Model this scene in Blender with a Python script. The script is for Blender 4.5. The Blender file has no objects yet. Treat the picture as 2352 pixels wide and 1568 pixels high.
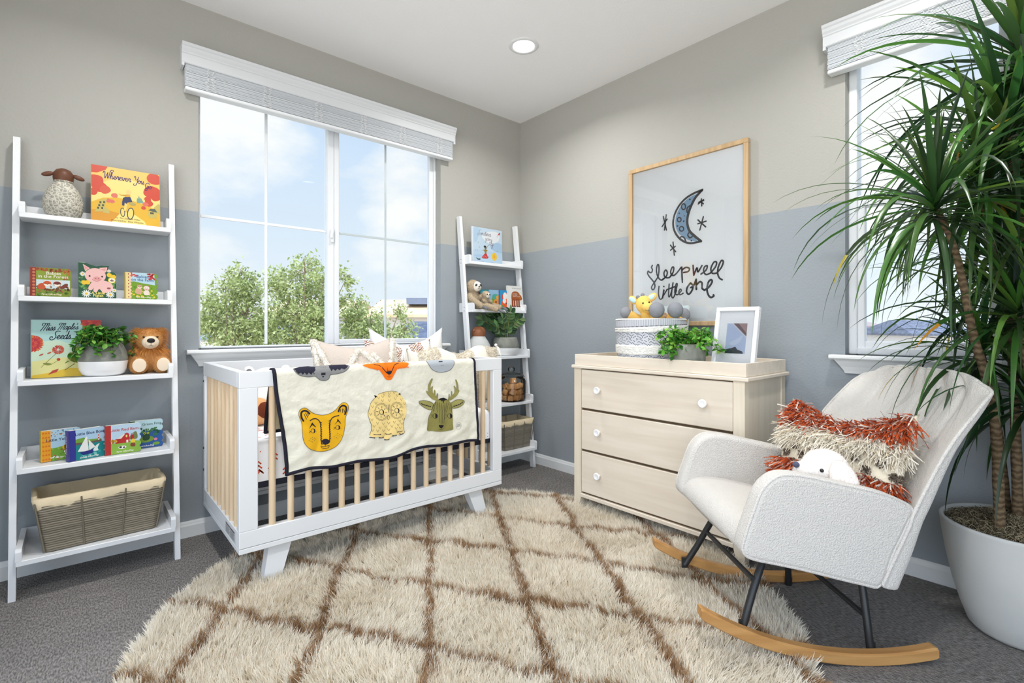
import bpy, bmesh, math, random
import numpy as np
from mathutils import Vector, Matrix, Euler
from mathutils.geometry import delaunay_2d_cdt
PI = math.pi
random.seed(7)
RNG = np.random.default_rng(11)
C = bpy.context.scene.collection
SC = bpy.context.scene

# ------------------------------------------------------------------ camera frame (used for measuring only)
CAMP = Vector((-2.725, -3.010, 1.077))
VD = Vector((.6587, .7524, 0)).normalized()      # view direction
RD = Vector((VD.y, -VD.x, 0))                     # to the right
def ray(px, py): return VD*1138 + RD*(px-1176) - Vector((0, 0, 1))*(py-750)
def PY(px, py, y):
    d = ray(px, py); return CAMP + d*((y-CAMP.y)/d.y)
def PX(px, py, x):
    d = ray(px, py); return CAMP + d*((x-CAMP.x)/d.x)
def PD(px, py, dep): return CAMP + ray(px, py)*(dep/1138)

def srgb(r, g, b):
    f = lambda c: (c/255)/12.92 if c/255 <= .04045 else ((c/255+.055)/1.055)**2.4
    return (f(r), f(g), f(b))
def hexc(h): return srgb(int(h[0:2], 16), int(h[2:4], 16), int(h[4:6], 16))

# ------------------------------------------------------------------ materials
MATS = {}
def mat(name, col=(.8, .8, .8), rough=.5, spec=.3, metal=0, bump=None, var=None, attr=False, trans=0, sheen=0, coat=0):
    """bump=(scale, strength, distance[,detail]); var=(scale, second colour, contrast lo, hi)"""
    if name in MATS: return MATS[name]
    m = bpy.data.materials.new(name); m.use_nodes = True
    nt = m.node_tree; N = nt.nodes; L = nt.links
    b = N['Principled BSDF']
    b.inputs['Base Color'].default_value = (*col, 1)
    b.inputs['Roughness'].default_value = rough
    b.inputs['Specular IOR Level'].default_value = spec
    b.inputs['Metallic'].default_value = metal
    if sheen: b.inputs['Sheen Weight'].default_value = sheen
    if coat: b.inputs['Coat Weight'].default_value = coat; b.inputs['Coat Roughness'].default_value = .1
    tc = N.new('ShaderNodeTexCoord')
    if attr:
        a = N.new('ShaderNodeAttribute'); a.attribute_name = 'Col'
        L.new(a.outputs['Color'], b.inputs['Base Color'])
    if var:
        n = N.new('ShaderNodeTexNoise'); n.inputs['Scale'].default_value = var[0]; n.inputs['Detail'].default_value = 4
        r = N.new('ShaderNodeValToRGB'); r.color_ramp.elements[0].position = var[2]; r.color_ramp.elements[1].position = var[3]
        r.color_ramp.elements[0].color = (*col, 1); r.color_ramp.elements[1].color = (*var[1], 1)
        L.new(tc.outputs['Object'], n.inputs['Vector']); L.new(n.outputs['Fac'], r.inputs['Fac'])
        L.new(r.outputs['Color'], b.inputs['Base Color'])
    if bump:
        n = N.new('ShaderNodeTexNoise'); n.inputs['Scale'].default_value = bump[0]
        n.inputs['Detail'].default_value = bump[3] if len(bump) > 3 else 3
        bp = N.new('ShaderNodeBump'); bp.inputs['Strength'].default_value = bump[1]; bp.inputs['Distance'].default_value = bump[2]
        L.new(tc.outputs['Object'], n.inputs['Vector']); L.new(n.outputs['Fac'], bp.inputs['Height']); L.new(bp.outputs['Normal'], b.inputs['Normal'])
    if trans:
        t = N.new('ShaderNodeBsdfTranslucent'); mx = N.new('ShaderNodeMixShader'); mx.inputs[0].default_value = trans
        src = b.inputs['Base Color'].links
        if src: L.new(src[0].from_socket, t.inputs['Color'])
        else: t.inputs['Color'].default_value = (*col, 1)
        L.new(b.outputs[0], mx.inputs[1]); L.new(t.outputs[0], mx.inputs[2])
        L.new(mx.outputs[0], N['Material Output'].inputs['Surface'])
    MATS[name] = m
    return m

def wood(name, c1, c2, axis=0, scale=30, stretch=.06, rough=.45, spec=.3, lo=.35, hi=.7):
    if name in MATS: return MATS[name]
    m = mat(name, c1, rough, spec); nt = m.node_tree; N = nt.nodes; L = nt.links
    tc = N.new('ShaderNodeTexCoord'); mp = N.new('ShaderNodeMapping'); s = [1., 1., 1.]; s[axis] = stretch
    mp.inputs['Scale'].default_value = s
    n = N.new('ShaderNodeTexNoise'); n.inputs['Scale'].default_value = scale; n.inputs['Detail'].default_value = 6; n.inputs['Distortion'].default_value = .6
    r = N.new('ShaderNodeValToRGB'); r.color_ramp.elements[0].position = lo; r.color_ramp.elements[1].position = hi
    r.color_ramp.elements[0].color = (*c1, 1); r.color_ramp.elements[1].color = (*c2, 1)
    L.new(tc.outputs['Object'], mp.inputs['Vector']); L.new(mp.outputs[0], n.inputs['Vector']); L.new(n.outputs['Fac'], r.inputs['Fac'])
    L.new(r.outputs['Color'], N['Principled BSDF'].inputs['Base Color'])
    return m

def paint_wall(name, up, low, split):
    """two-tone painted wall, colour boundary at a real height, orange-peel plaster"""
    m = mat(name, up, .75, .15); nt = m.node_tree; N = nt.nodes; L = nt.links
    tc = N.new('ShaderNodeTexCoord'); sp = N.new('ShaderNodeSeparateXYZ'); L.new(tc.outputs['Object'], sp.inputs[0])
    cmp_ = N.new('ShaderNodeMath'); cmp_.operation = 'GREATER_THAN'; cmp_.inputs[1].default_value = split; L.new(sp.outputs['Z'], cmp_.inputs[0])
    mx = N.new('ShaderNodeMix'); mx.data_type = 'RGBA'; mx.inputs[6].default_value = (*low, 1); mx.inputs[7].default_value = (*up, 1)
    L.new(cmp_.outputs[0], mx.inputs[0]); L.new(mx.outputs[2], N['Principled BSDF'].inputs['Base Color'])
    n = N.new('ShaderNodeTexNoise'); n.inputs['Scale'].default_value = 90; n.inputs['Detail'].default_value = 2
    bp = N.new('ShaderNodeBump'); bp.inputs['Strength'].default_value = .3; bp.inputs['Distance'].default_value = .0045
    L.new(tc.outputs['Object'], n.inputs['Vector']); L.new(n.outputs['Fac'], bp.inputs['Height']); L.new(bp.outputs['Normal'], N['Principled BSDF'].inputs['Normal'])
    return m

def glass(name, tint=(1, 1, 1), refl=1.0, base=0):
    if name in MATS: return MATS[name]
    m = bpy.data.materials.new(name); m.use_nodes = True; nt = m.node_tree; N = nt.nodes; L = nt.links
    N.remove(N['Principled BSDF'])
    t = N.new('ShaderNodeBsdfTransparent'); t.inputs[0].default_value = (*tint, 1)
    g = N.new('ShaderNodeBsdfGlossy'); g.inputs['Roughness'].default_value = .0
    f = N.new('ShaderNodeFresnel'); f.inputs[0].default_value = 1.45
    mu = N.new('ShaderNodeMath'); mu.operation = 'MULTIPLY_ADD'; mu.inputs[1].default_value = refl; mu.inputs[2].default_value = base; mu.use_clamp = True; L.new(f.outputs[0], mu.inputs[0])
    mx = N.new('ShaderNodeMixShader'); L.new(mu.outputs[0], mx.inputs[0]); L.new(t.outputs[0], mx.inputs[1]); L.new(g.outputs[0], mx.inputs[2])
    L.new(mx.outputs[0], N['Material Output'].inputs['Surface'])
    MATS[name] = m; return m

# ------------------------------------------------------------------ mesh builder
class MB:
    def __init__(s): s.v = []; s.f = []; s.m = []; s.c = []; s.sm = []
    def add(s, verts, faces, m=0, col=None, smooth=False):
        o = len(s.v); s.v.extend([tuple(p) for p in verts])
        for f in faces:
            s.f.append(tuple(o+i for i in f)); s.m.append(m); s.c.append(col); s.sm.append(smooth)
    def merge(s, o, M=None, m=None, col=None):
        k = len(s.v)
        s.v.extend([tuple(M @ Vector(p)) for p in o.v] if M else o.v)
        for f, mi, c, sm in zip(o.f, o.m, o.c, o.sm):
            s.f.append(tuple(k+i for i in f)); s.m.append(mi if m is None else m); s.c.append(c if col is None else col); s.sm.append(sm)
    def box(s, x0, y0, z0, x1, y1, z1, m=0, bev=0, col=None, M=None):
        lo = (min(x0, x1), min(y0, y1), min(z0, z1)); hi = (max(x0, x1), max(y0, y1), max(z0, z1))
        if bev <= 0:
            v = [(a, b, c) for a in (lo[0], hi[0]) for b in (lo[1], hi[1]) for c in (lo[2], hi[2])]
            f = [(0, 1, 3, 2), (4, 6, 7, 5), (0, 4, 5, 1), (2, 3, 7, 6), (0, 2, 6, 4), (1, 5, 7, 3)]
        else:
            bev = min(bev, *(0.49*(hi[i]-lo[i]) for i in range(3)))
            idx = {}; v = []
            for a in (0, 1):
                for b in (0, 1):
                    for c in (0, 1):
                        cor = [(lo, hi)[q][i] for i, q in enumerate((a, b, c))]; sg = [1-2*q for q in (a, b, c)]
                        for ax in range(3):
                            p = [cor[i]+(bev*sg[i] if i != ax else 0) for i in range(3)]
                            idx[(a, b, c, ax)] = len(v); v.append(p)
            f = []
            for ax in range(3):
                o1, o2 = [i for i in range(3) if i != ax]
                for q in (0, 1):
                    r = []
                    for (e1, e2) in ((0, 0), (0, 1), (1, 1), (1, 0)):
                        k = [0, 0, 0]; k[ax] = q; k[o1] = e1; k[o2] = e2; r.append(idx[(*k, ax)])
                    f.append(tuple(r))
                for e1 in (0, 1):
                    for e2 in (0, 1):
                        k0 = [0, 0, 0]; k0[o1] = e1; k0[o2] = e2; k1 = list(k0); k1[ax] = 1
                        f.append((idx[(*k0, o1)], idx[(*k0, o2)], idx[(*k1, o2)], idx[(*k1, o1)]))
            for a in (0, 1):
                for b in (0, 1):
                    for c in (0, 1): f.append(tuple(idx[(a, b, c, ax)] for ax in range(3)))
        if M: v = [M @ Vector(p) for p in v]
        s.add(v, f, m, col)
    def prism(s, poly, ax, a0, a1, m=0, col=None, cap=True, smooth=False):
        n = len(poly)
        def P(p, a): return {'x': (a, p[0], p[1]), 'y': (p[0], a, p[1]), 'z': (p[0], p[1], a)}[ax]
        v = [P(p, a0) for p in poly]+[P(p, a1) for p in poly]
        f = [(i, (i+1) % n, n+(i+1) % n, n+i) for i in range(n)]
        s.add(v, f, m, col, smooth)
        if cap: s.add(v, [tuple(range(n))[::-1], tuple(range(n, 2*n))], m, col)
    def tube(s, pts, r, n=8, m=0, col=None, closed=False, cap=True, flat=1.0, smooth=True):
        pts = [Vector(p) for p in pts]; k = len(pts); rs = r if isinstance(r, (list, tuple)) else [r]*k
        v = []; up = None
        for i, p in enumerate(pts):
            a = pts[(i-1) % k] if (closed or i > 0) else p; b = pts[(i+1) % k] if (closed or i < k-1) else p
            t = (b-a).normalized() if (b-a).length > 1e-9 else Vector((0, 0, 1))
            if up is None: up = Vector((0, 0, 1)) if abs(t.z) < .9 else Vector((1, 0, 0))
            x = up.cross(t)
            if x.length < 1e-6: x = Vector((1, 0, 0)).cross(t)
            x.normalize(); y = t.cross(x); up = y
            for j in range(n):
                an = 2*PI*(j+.5)/n; v.append(p+x*(rs[i]*math.cos(an))+y*(rs[i]*flat*math.sin(an)))
        f = []
        for i in range(k if closed else k-1):
            for j in range(n):
                f.append((i*n+j, i*n+(j+1) % n, ((i+1) % k)*n+(j+1) % n, ((i+1) % k)*n+j))
        s.add(v, f, m, col, smooth)
        if cap and not closed: s.add(v, [tuple(range(n))[::-1], tuple(range((k-1)*n, k*n))], m, col)
    def lathe(s, prof, n=32, c=(0, 0, 0), m=0, col=None, sx=1, sy=1, smooth=True, mfun=None):
        k = len(prof); v = []
        for (r, z) in prof:
            for j in range(n):
                a = 2*PI*j/n; v.append((c[0]+sx*r*math.cos(a), c[1]+sy*r*math.sin(a), c[2]+z))
        f = [(i*n+j, i*n+(j+1) % n, (i+1)*n+(j+1) % n, (i+1)*n+j) for i in range(k-1) for j in range(n)]
        if mfun:
            for i in range(k-1): s.add(v if i == 0 else [], [], m)
            o = len(s.v)-len(v)
            for q, ff in enumerate(f):
                s.f.append(tuple(o+t for t in ff)); s.m.append(mfun(q//n)); s.c.append(col); s.sm.append(smooth)
        else: s.add(v, f, m, col, smooth)
    def ell(s, c, r, m=0, col=None, nu=16, nv=10, R=None):
        if not hasattr(r, '__len__'): r = (r, r, r)
        v = []; c = Vector(c)
        for i in range(nv+1):
            th = PI*i/nv
            for j in range(nu):
                ph = 2*PI*j/nu
                p = Vector((r[0]*math.sin(th)*math.cos(ph), r[1]*math.sin(th)*math.sin(ph), r[2]*math.cos(th)))
                v.append(c+(R @ p if R else p))
        f = [(i*nu+j, (i+1)*nu+j, (i+1)*nu+(j+1) % nu, i*nu+(j+1) % nu) for i in range(nv) for j in range(nu)]
        s.add(v, f, m, col, True)
    def grid(s, fn, nu, nv, m=0, col=None, cu=False, smooth=True, colf=None):
        v = []; U = nu if cu else nu+1
        for i in range(nv+1):
            for j in range(U): v.append(fn(j/nu, i/nv))
        o = len(s.v)
        f = []
        for i in range(nv):
            for j in range(nu):
                f.append((i*U+j, i*U+(j+1) % U if cu else i*U+j+1, (i+1)*U+(j+1) % U if cu else (i+1)*U+j+1, (i+1)*U+j))
        s.add(v, f, m, col, smooth)
        if colf:
            for q in range(len(f)): s.c[-len(f)+q] = colf(((q % nu)+.5)/nu, (q//nu+.5)/nv)
    def build(s, name, mats, parent=None, loc=None, rz=0, rot=None, weld=False):
        me = bpy.data.meshes.new(name); me.from_pydata([tuple(p) for p in s.v], [], s.f)
        if not isinstance(mats, (list, tuple)): mats = [mats]
        for q in mats: me.materials.append(q)
        me.polygons.foreach_set('material_index', s.m); me.polygons.foreach_set('use_smooth', s.sm)
        if any(c is not None for c in s.c):
            a = me.color_attributes.new('Col', 'FLOAT_COLOR', 'CORNER')
            cnt = np.array([len(f) for f in s.f]); cc = np.array([(*(c if c is not None else (1, 1, 1)), 1) for c in s.c], dtype=np.float32)
            a.data.foreach_set('color', np.repeat(cc, cnt, axis=0).ravel())
        me.update()
        if weld:
            b = bmesh.new(); b.from_mesh(me); bmesh.ops.remove_doubles(b, verts=b.verts, dist=1e-5); bmesh.ops.recalc_face_normals(b, faces=b.faces); b.to_mesh(me); b.free()
        o = bpy.data.objects.new(name, me); C.objects.link(o)
        if parent: o.parent = parent
        if loc: o.location = loc
        if rot: o.rotation_euler = rot
        elif rz: o.rotation_euler = (0, 0, rz)
        return o

def tag(o, label=None, cat=None, group=None, kind=None):
    if label: o['label'] = label
    if cat: o['category'] = cat
    if group: o['group'] = group
    if kind: o['kind'] = kind
    return o
def thing(name, label, cat, loc=(0, 0, 0), rz=0, group=None, rot=None):
    o = bpy.data.objects.new(name, None); C.objects.link(o); o.empty_display_size = .05
    o.location = loc; o.rotation_euler = rot if rot else (0, 0, rz)
    return tag(o, label, cat, group)
def struct(o): o['kind'] = 'structure'; return o
def copy_tree(o, parent=None):
    c = o.copy(); C.objects.link(c); c.parent = parent
    for ch in list(o.children): copy_tree(ch, c)
    return c
def subsurf(o, lv=2):
    md = o.modifiers.new('sub', 'SUBSURF'); md.levels = lv; md.render_levels = lv; return o
def remesh(o, vox, smooth=6):
    """one continuous skin out of overlapping forms, applied"""
    md = o.modifiers.new('r', 'REMESH'); md.mode = 'VOXEL'; md.voxel_size = vox; md.use_smooth_shade = True
    ms = o.modifiers.new('s', 'SMOOTH'); ms.iterations = smooth; ms.factor = .5
    dg = bpy.context.evaluated_depsgraph_get(); dg.update()
    me = bpy.data.meshes.new_from_object(o.evaluated_get(dg)); old = o.data
    o.modifiers.clear()
    if not me.materials:
        for q in old.materials: me.materials.append(q)
    me.polygons.foreach_set('material_index', [0]*len(me.polygons)); me.polygons.foreach_set('use_smooth', [True]*len(me.polygons))
    o.data = me; return o
def smoothstep(a, b, x):
    t = min(1, max(0, (x-a)/(b-a))); return t*t*(3-2*t)
def spline(pts, n=8, closed=False):
    """Catmull-Rom through 2-D or 3-D points"""
    P = [Vector(p) for p in pts]; k = len(P); out = []
    for i in range(k if closed else k-1):
        p0 = P[(i-1) % k] if (closed or i > 0) else P[i]; p1 = P[i]; p2 = P[(i+1) % k]
        p3 = P[(i+2) % k] if (closed or i < k-2) else p2
        for q in range(n):
            t = q/n
            out.append(.5*((2*p1)+(p2-p0)*t+(2*p0-5*p1+4*p2-p3)*t*t+(3*p1-p0-3*p2+p3)*t**3))
    if not closed: out.append(P[-1])
    return out

def blades(name, mat_, parent, root, dirn, length, width, col, bend, seg=2, loc=None, blunt=False):
    """many tapered strands as one numpy mesh. root,dirn,bend (N,3); length,width (N); col (N,3)"""
    N = len(root); dirn = dirn/np.linalg.norm(dirn, axis=1)[:, None]
    sd = np.cross(dirn, RNG.normal(size=(N, 3))); sd /= np.linalg.norm(sd, axis=1)[:, None]+1e-9
    rows = []
    for q in range(seg):
        t = q/seg; w = width*(1-.55*t*t)*.5
        p = root+dirn*(length*t)[:, None]+bend*(length*t*t)[:, None]
        rows += [p-sd*w[:, None], p+sd*w[:, None]]
    tip = root+dirn*length[:, None]+bend*length[:, None]
    if blunt: w = width*.36; rows += [tip-sd*w[:, None], tip+sd*w[:, None]]
    else: rows.append(tip)
    K = len(rows)
    V = np.stack(rows, axis=1).reshape(-1, 3)
    base = (np.arange(N)*K)[:, None]
    li = []
    for q in range(seg-1): li.append(np.array([2*q, 2*q+1, 2*q+3, 2*q+2]))
    li.append(np.array([2*seg-2, 2*seg-1, 2*seg+1, 2*seg]) if blunt else np.array([2*seg-2, 2*seg-1, 2*seg]))
    loops = np.concatenate([base+l[None, :] for l in li], axis=1).ravel()
    per = np.array([len(l) for l in li]); tot = np.tile(per, N)
    me = bpy.data.meshes.new(name)
    me.vertices.add(len(V)); me.vertices.foreach_set('co', V.astype(np.float32).ravel())
    me.loops.add(len(loops)); me.loops.foreach_set('vertex_index', loops.astype(np.int32))
    me.polygons.add(len(tot)); st = np.concatenate([[0], np.cumsum(tot)[:-1]])
    me.polygons.foreach_set('loop_start', st.astype(np.int32))
    try: me.polygons.foreach_set('loop_total', tot.astype(np.int32))
    except Exception: pass
    me.polygons.foreach_set('use_smooth', [True]*len(tot))
    a = me.color_attributes.new('Col', 'FLOAT_COLOR', 'POINT')
    cc = np.ones((N, K, 4), dtype=np.float32); cc[:, :, :3] = col[:, None, :]
    a.data.foreach_set('color', cc.ravel())
    me.materials.append(mat_); me.update(calc_edges=True)
    o = bpy.data.objects.new(name, me); C.objects.link(o)
    if parent: o.parent = parent
    if loc: o.location = loc
    return o

# ------------------------------------------------------------------ flat printed art: coloured shapes laid on a plane as thin ink layers
class Art:
    """x right, y up, in metres; each layer lies a fraction of a millimetre over the last"""
    def __init__(s, step=.00002): s.p = []; s.k = 0; s.step = step; s.hold = None
    def nk(s):
        if s.hold is not None: return s.hold
        s.k += 1; return s.k
    def poly(s, pts, col, z=None):
        s.p.append(([(p[0], p[1]) for p in pts], col, s.nk() if z is None else z))
        return s
    def same(s, items):
        s.k += 1
        for pts, col in items: s.p.append(([(p[0], p[1]) for p in pts], col, s.k))
    def rect(s, x0, y0, x1, y1, col): return s.poly([(x0, y0), (x1, y0), (x1, y1), (x0, y1)], col)
    def ell(s, cx, cy, rx, ry, col, rot=0, n=20):
        c, q = math.cos(rot), math.sin(rot)
        return s.poly([(cx+rx*math.cos(a)*c-ry*math.sin(a)*q, cy+rx*math.cos(a)*q+ry*math.sin(a)*c) for a in [2*PI*i/n for i in range(n)]], col)
    def blob(s, pts, col, n=6): return s.poly([tuple(p) for p in spline(pts, n, True)], col)
    def stroke(s, pts, w, col, taper=False, sm=0, closed=False):
        if sm: pts = [tuple(p) for p in spline([(*p, 0) for p in pts], sm, closed)]
        pts = [Vector((p[0], p[1])) for p in pts]
        if closed: pts.append(pts[0])
        kk = s.nk(); n = len(pts); L = []; R = []
        for i, p in enumerate(pts):
            a = pts[max(0, i-1)]; b = pts[min(n-1, i+1)]; t = b-a
            if t.length < 1e-9: t = Vector((1, 0))
            t.normalize(); q = Vector((-t.y, t.x)); ww = w*.5
            if taper: ww *= max(.15, math.sin(PI*min(1, max(0, (i+.35)/(n-.3)))))
            L.append(p+q*ww); R.append(p-q*ww)
        for i in range(n-1): s.p.append(([tuple(L[i]), tuple(L[i+1]), tuple(R[i+1]), tuple(R[i])], col, kk))
        if not taper:
            for e in (pts[0], pts[-1]):
                s.p.append(([(e.x+.5*w*math.cos(2*PI*i/8), e.y+.5*w*math.sin(2*PI*i/8)) for i in range(8)], col, kk))
        return s
    def text(s, t, x, y, size, col, shear=0, rot=0, align='CENTER', bold=0, sx=1.0):
        cu = bpy.data.curves.new('t', 'FONT'); cu.body = t; cu.size = size; cu.align_x = align; cu.shear = shear; cu.offset = bold*size; cu.resolution_u = 3
        o = bpy.data.objects.new('t', cu); C.objects.link(o)
        dg = bpy.context.evaluated_depsgraph_get(); dg.update(); ev = o.evaluated_get(dg); me = ev.to_mesh()
        c, q = math.cos(rot), math.sin(rot); kk = s.nk()
        for f in me.polygons:
            P = [me.vertices[i].co for i in f.vertices]
            s.p.append(([(x+sx*p.x*c-p.y*q, y+sx*p.x*q+p.y*c) for p in P], col, kk))
        ev.to_mesh_clear(); bpy.data.objects.remove(o); bpy.data.curves.remove(cu)
        return s
    def clip(s, w, h, e=.0004):
        """trim everything to the page"""
        out = []
        for pts, col, k in s.p:
            for ax, lim, sg in ((0, e, 1), (0, w-e, -1), (1, e, 1), (1, h-e, -1)):
                q = []
                for i, a in enumerate(pts):
                    b = pts[i-1]; ia, ib = sg*(a[ax]-lim) >= 0, sg*(b[ax]-lim) >= 0
                    if ia != ib:
                        t = (lim-b[ax])/(a[ax]-b[ax]); q.append((b[0]+(a[0]-b[0])*t, b[1]+(a[1]-b[1])*t))
                    if ia: q.append(a)
                pts = q
                if len(pts) < 3: break
            if len(pts) >= 3: out.append((pts, col, k))
        s.p = out; return s
    def into(s, mb, fn, m=0, maxlen=None, lift=.0002):
        """fn(x, y, h) -> 3-D point h above the printed surface"""
        for pts, col, k in s.p:
            h = lift+k*s.step
            if maxlen is None: mb.add([fn(x, y, h) for x, y in pts], [tuple(range(len(pts)))], m, col); continue
            P = [Vector((x, y)) for x, y in pts]; k0 = len(P)
            x0, x1 = min(p.x for p in P), max(p.x for p in P); y0, y1 = min(p.y for p in P), max(p.y for p in P)
            G = [Vector((x0+maxlen*(i+.5), y0+maxlen*(j+.5))) for i in range(int((x1-x0)/maxlen)+1) for j in range(int((y1-y0)/maxlen)+1)] if (x1-x0) > maxlen and (y1-y0) > maxlen else []
            cv, _, cf = delaunay_2d_cdt(P+G, [], [tuple(range(k0))], 1, 1e-6)[:3]
            mb.add([fn(v.x, v.y, h) for v in cv], [tuple(f) for f in cf], m, col, True)
PRINT = mat('printed_ink', (1, 1, 1), .35, .35, attr=True)
PRINTM = mat('printed_fabric', (1, 1, 1), .85, .1, attr=True)
# ================================================================== ROOM
WHITE = mat('white_paint', srgb(226, 228, 230), .35, .35)
VINYL = mat('white_vinyl', srgb(226, 229, 232), .4, .35)
TRIM = mat('trim_paint', srgb(226, 228, 228), .4, .35)
UP = srgb(168, 167, 161); LOW = srgb(148, 155, 160)
WALLM = paint_wall('two_tone_wall_paint', UP, LOW, 1.673)
H = 2.74; T = .16
W1 = (-2.255, -.770, .958, 2.44)        # window over the crib: x0, x1, z0, z1
W2 = (-2.835, -2.286, .945, 2.44)       # window by the plant: y0, y1, z0, z1
XL, YB = -4.1, -4.3
m = MB()
m.box(XL, 0, 0, W1[0], T, H); m.box(W1[1], 0, 0, T, T, H); m.box(W1[0], 0, 0, W1[1], T, W1[2]); m.box(W1[0], 0, W1[3], W1[1], T, H)
struct(m.build('wall_back', WALLM))
m = MB()
m.box(0, W2[1], 0, T, 0, H); m.box(0, YB, 0, T, W2[0], H); m.box(0, W2[0], 0, T, W2[1], W2[2]); m.box(0, W2[0], W2[3], T, W2[1], H)
struct(m.build('wall_right', WALLM))
m = MB(); m.box(-1.7, YB-T, 0, T, YB, H); struct(m.build('wall_front_light_block', WALLM))  # unseen part wall, width chosen to limit light from the open side
m = MB(); m.box(-3.62-T, -1.05, 0, -3.62, T, H); struct(m.build('wall_left_light_block', WALLM))  # unseen short wall added to darken the left of the window wall
m = MB(); m.box(XL, YB, H, T, T, H+.12)
struct(m.build('ceiling', mat('ceiling_paint', srgb(246, 246, 247), .8, .1, bump=(120, .2, .004))))

def carpet():
    m = mat('loop_carpet', (.2, .2, .2), .95, .05); nt = m.node_tree; N = nt.nodes; L = nt.links
    tc = N.new('ShaderNodeTexCoord'); mp = N.new('ShaderNodeMapping'); mp.inputs['Scale'].default_value = (1, .28, 1); mp.inputs['Rotation'].default_value = (0, 0, .12)
    n = N.new('ShaderNodeTexNoise'); n.inputs['Scale'].default_value = 230; n.inputs['Detail'].default_value = 3
    v = N.new('ShaderNodeTexVoronoi'); v.inputs['Scale'].default_value = 330
    n2 = N.new('ShaderNodeTexNoise'); n2.inputs['Scale'].default_value = 2.5
    r = N.new('ShaderNodeValToRGB'); r.color_ramp.elements[0].position = .36; r.color_ramp.elements[1].position = .66
    r.color_ramp.elements[0].color = (*srgb(108, 104, 102), 1); r.color_ramp.elements[1].color = (*srgb(164, 160, 156), 1)
    L.new(tc.outputs['Object'], mp.inputs['Vector']); L.new(mp.outputs[0], n.inputs['Vector']); L.new(tc.outputs['Object'], v.inputs['Vector'])
    L.new(n.outputs['Fac'], r.inputs['Fac']); L.new(r.outputs['Color'], N['Principled BSDF'].inputs['Base Color'])
    bp = N.new('ShaderNodeBump'); bp.inputs['Strength'].default_value = .7; bp.inputs['Distance'].default_value = .006
    ad = N.new('ShaderNodeMath'); ad.operation = 'ADD'; L.new(v.outputs['Distance'], ad.inputs[0]); L.new(n.outputs['Fac'], ad.inputs[1])
    L.new(ad.outputs[0], bp.inputs['Height']); L.new(bp.outputs['Normal'], N['Principled BSDF'].inputs['Normal'])
    return m
m = MB(); m.box(XL, YB, -.15, T, T, 0)
struct(m.build('floor', carpet()))

BBP = [(0, 0), (-.014, 0), (-.014, .058), (-.010, .066), (-.009, .072), (-.005, .080), (0, .080)]
m = MB(); m.prism([(p[0], p[1]) for p in BBP], 'x', XL, 0); struct(m.build('baseboard_back', TRIM))
m = MB(); m.prism([(p[0], p[1]) for p in BBP], 'y', YB, 0); struct(m.build('baseboard_right', TRIM))

GL = glass('window_glass', (.97, .985, .98), .55)
# ---- window over the crib: a thing in the wall, frame set 75 mm back from the plaster
def frame_rect(mb, a0, a1, z0, z1, w, d0, d1, ax='y', bev=.004, wb=None, wt=None):
    wb = w if wb is None else wb; wt = w if wt is None else wt
    B = (lambda p, q, r, t: mb.box(p, d0, r, q, d1, t, bev=bev)) if ax == 'y' else (lambda p, q, r, t: mb.box(d0, p, r, d1, q, t, bev=bev))
    B(a0, a0+w, z0, z1); B(a1-w, a1, z0, z1); B(a0+w, a1-w, z0, z0+wb); B(a0+w, a1-w, z1-wt, z1)
w1 = thing('window_1', None, None); w1['kind'] = 'structure'
m = MB(); frame_rect(m, W1[0], W1[1], W1[2], W1[3], .018, .060, .13, wb=.012)
m.box(-1.556, .066, W1[2]+.012, -1.516, .125, W1[3]-.018, bev=.004)
m.build('window_frame', VINYL, w1)
m = MB(); frame_rect(m, -1.514, W1[1]-.018, W1[2]+.012, W1[3]-.018, .032, .068, .104, wb=.026)
m.build('window_sash', VINYL, w1)
m = MB()
for (a, b) in ((W1[0]+.018, -1.556), (-1.482, W1[1]-.05)):
    c = -1.906 if a < -2 else -1.155
    m.box(c-.008, .088, W1[2]+.02, c+.008, .094, W1[3]-.03, bev=.002); m.box(a, .0885, 1.664, b, .0935, 1.680, bev=.002)
m.build('muntin', VINYL, w1)
m = MB(); m.box(-1.54, .048, 1.60, -1.522, .064, 1.69, bev=.005); m.box(-1.548, .04, 1.625, -1.530, .052, 1.665, bev=.005); m.build('window_latch', VINYL, w1)
m = MB(); m.box(W1[0]+.018, .100, W1[2]+.012, -1.556, .103, W1[3]-.018); m.box(-1.482, .084, W1[2]+.038, W1[1]-.05, .087, W1[3]-.05); m.build('glass', GL, w1)
def sill(mb, a0, a1, zt, ax):
    """stool with horns and a tapered crown apron"""
    prof = [(0, zt-.022), (-.012, zt-.022), (-.048, zt-.022), (-.055, zt-.015), (-.055, zt-.006), (-.050, zt), (.06, zt), (.06, zt-.022)]
    mb.prism(prof, 'x' if ax == 'y' else 'y', a0, a1)
    steps = [(.040, zt-.022, .018), (.034, zt-.034, .026), (.022, zt-.055, .040), (.016, zt-.074, .052), (.014, zt-.086, .056)]
    v = []
    for d, z, ins in steps:
        for (a, dd) in ((a0+ins, 0), (a0+ins, -d), (a1-ins, -d), (a1-ins, 0)): v.append((a, dd, z) if ax == 'y' else (dd, a, z))
    f = []
    for i in range(len(steps)-1):
        for j in range(3): f.append((i*4+j, i*4+j+1, (i+1)*4+j+1, (i+1)*4+j))
    k = (len(steps)-1)*4; f.append((k, k+1, k+2, k+3)); mb.add(v, f)
m = MB(); sill(m, -2.312, -.722, .958, 'y'); m.build('window_sill', TRIM, w1)

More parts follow.
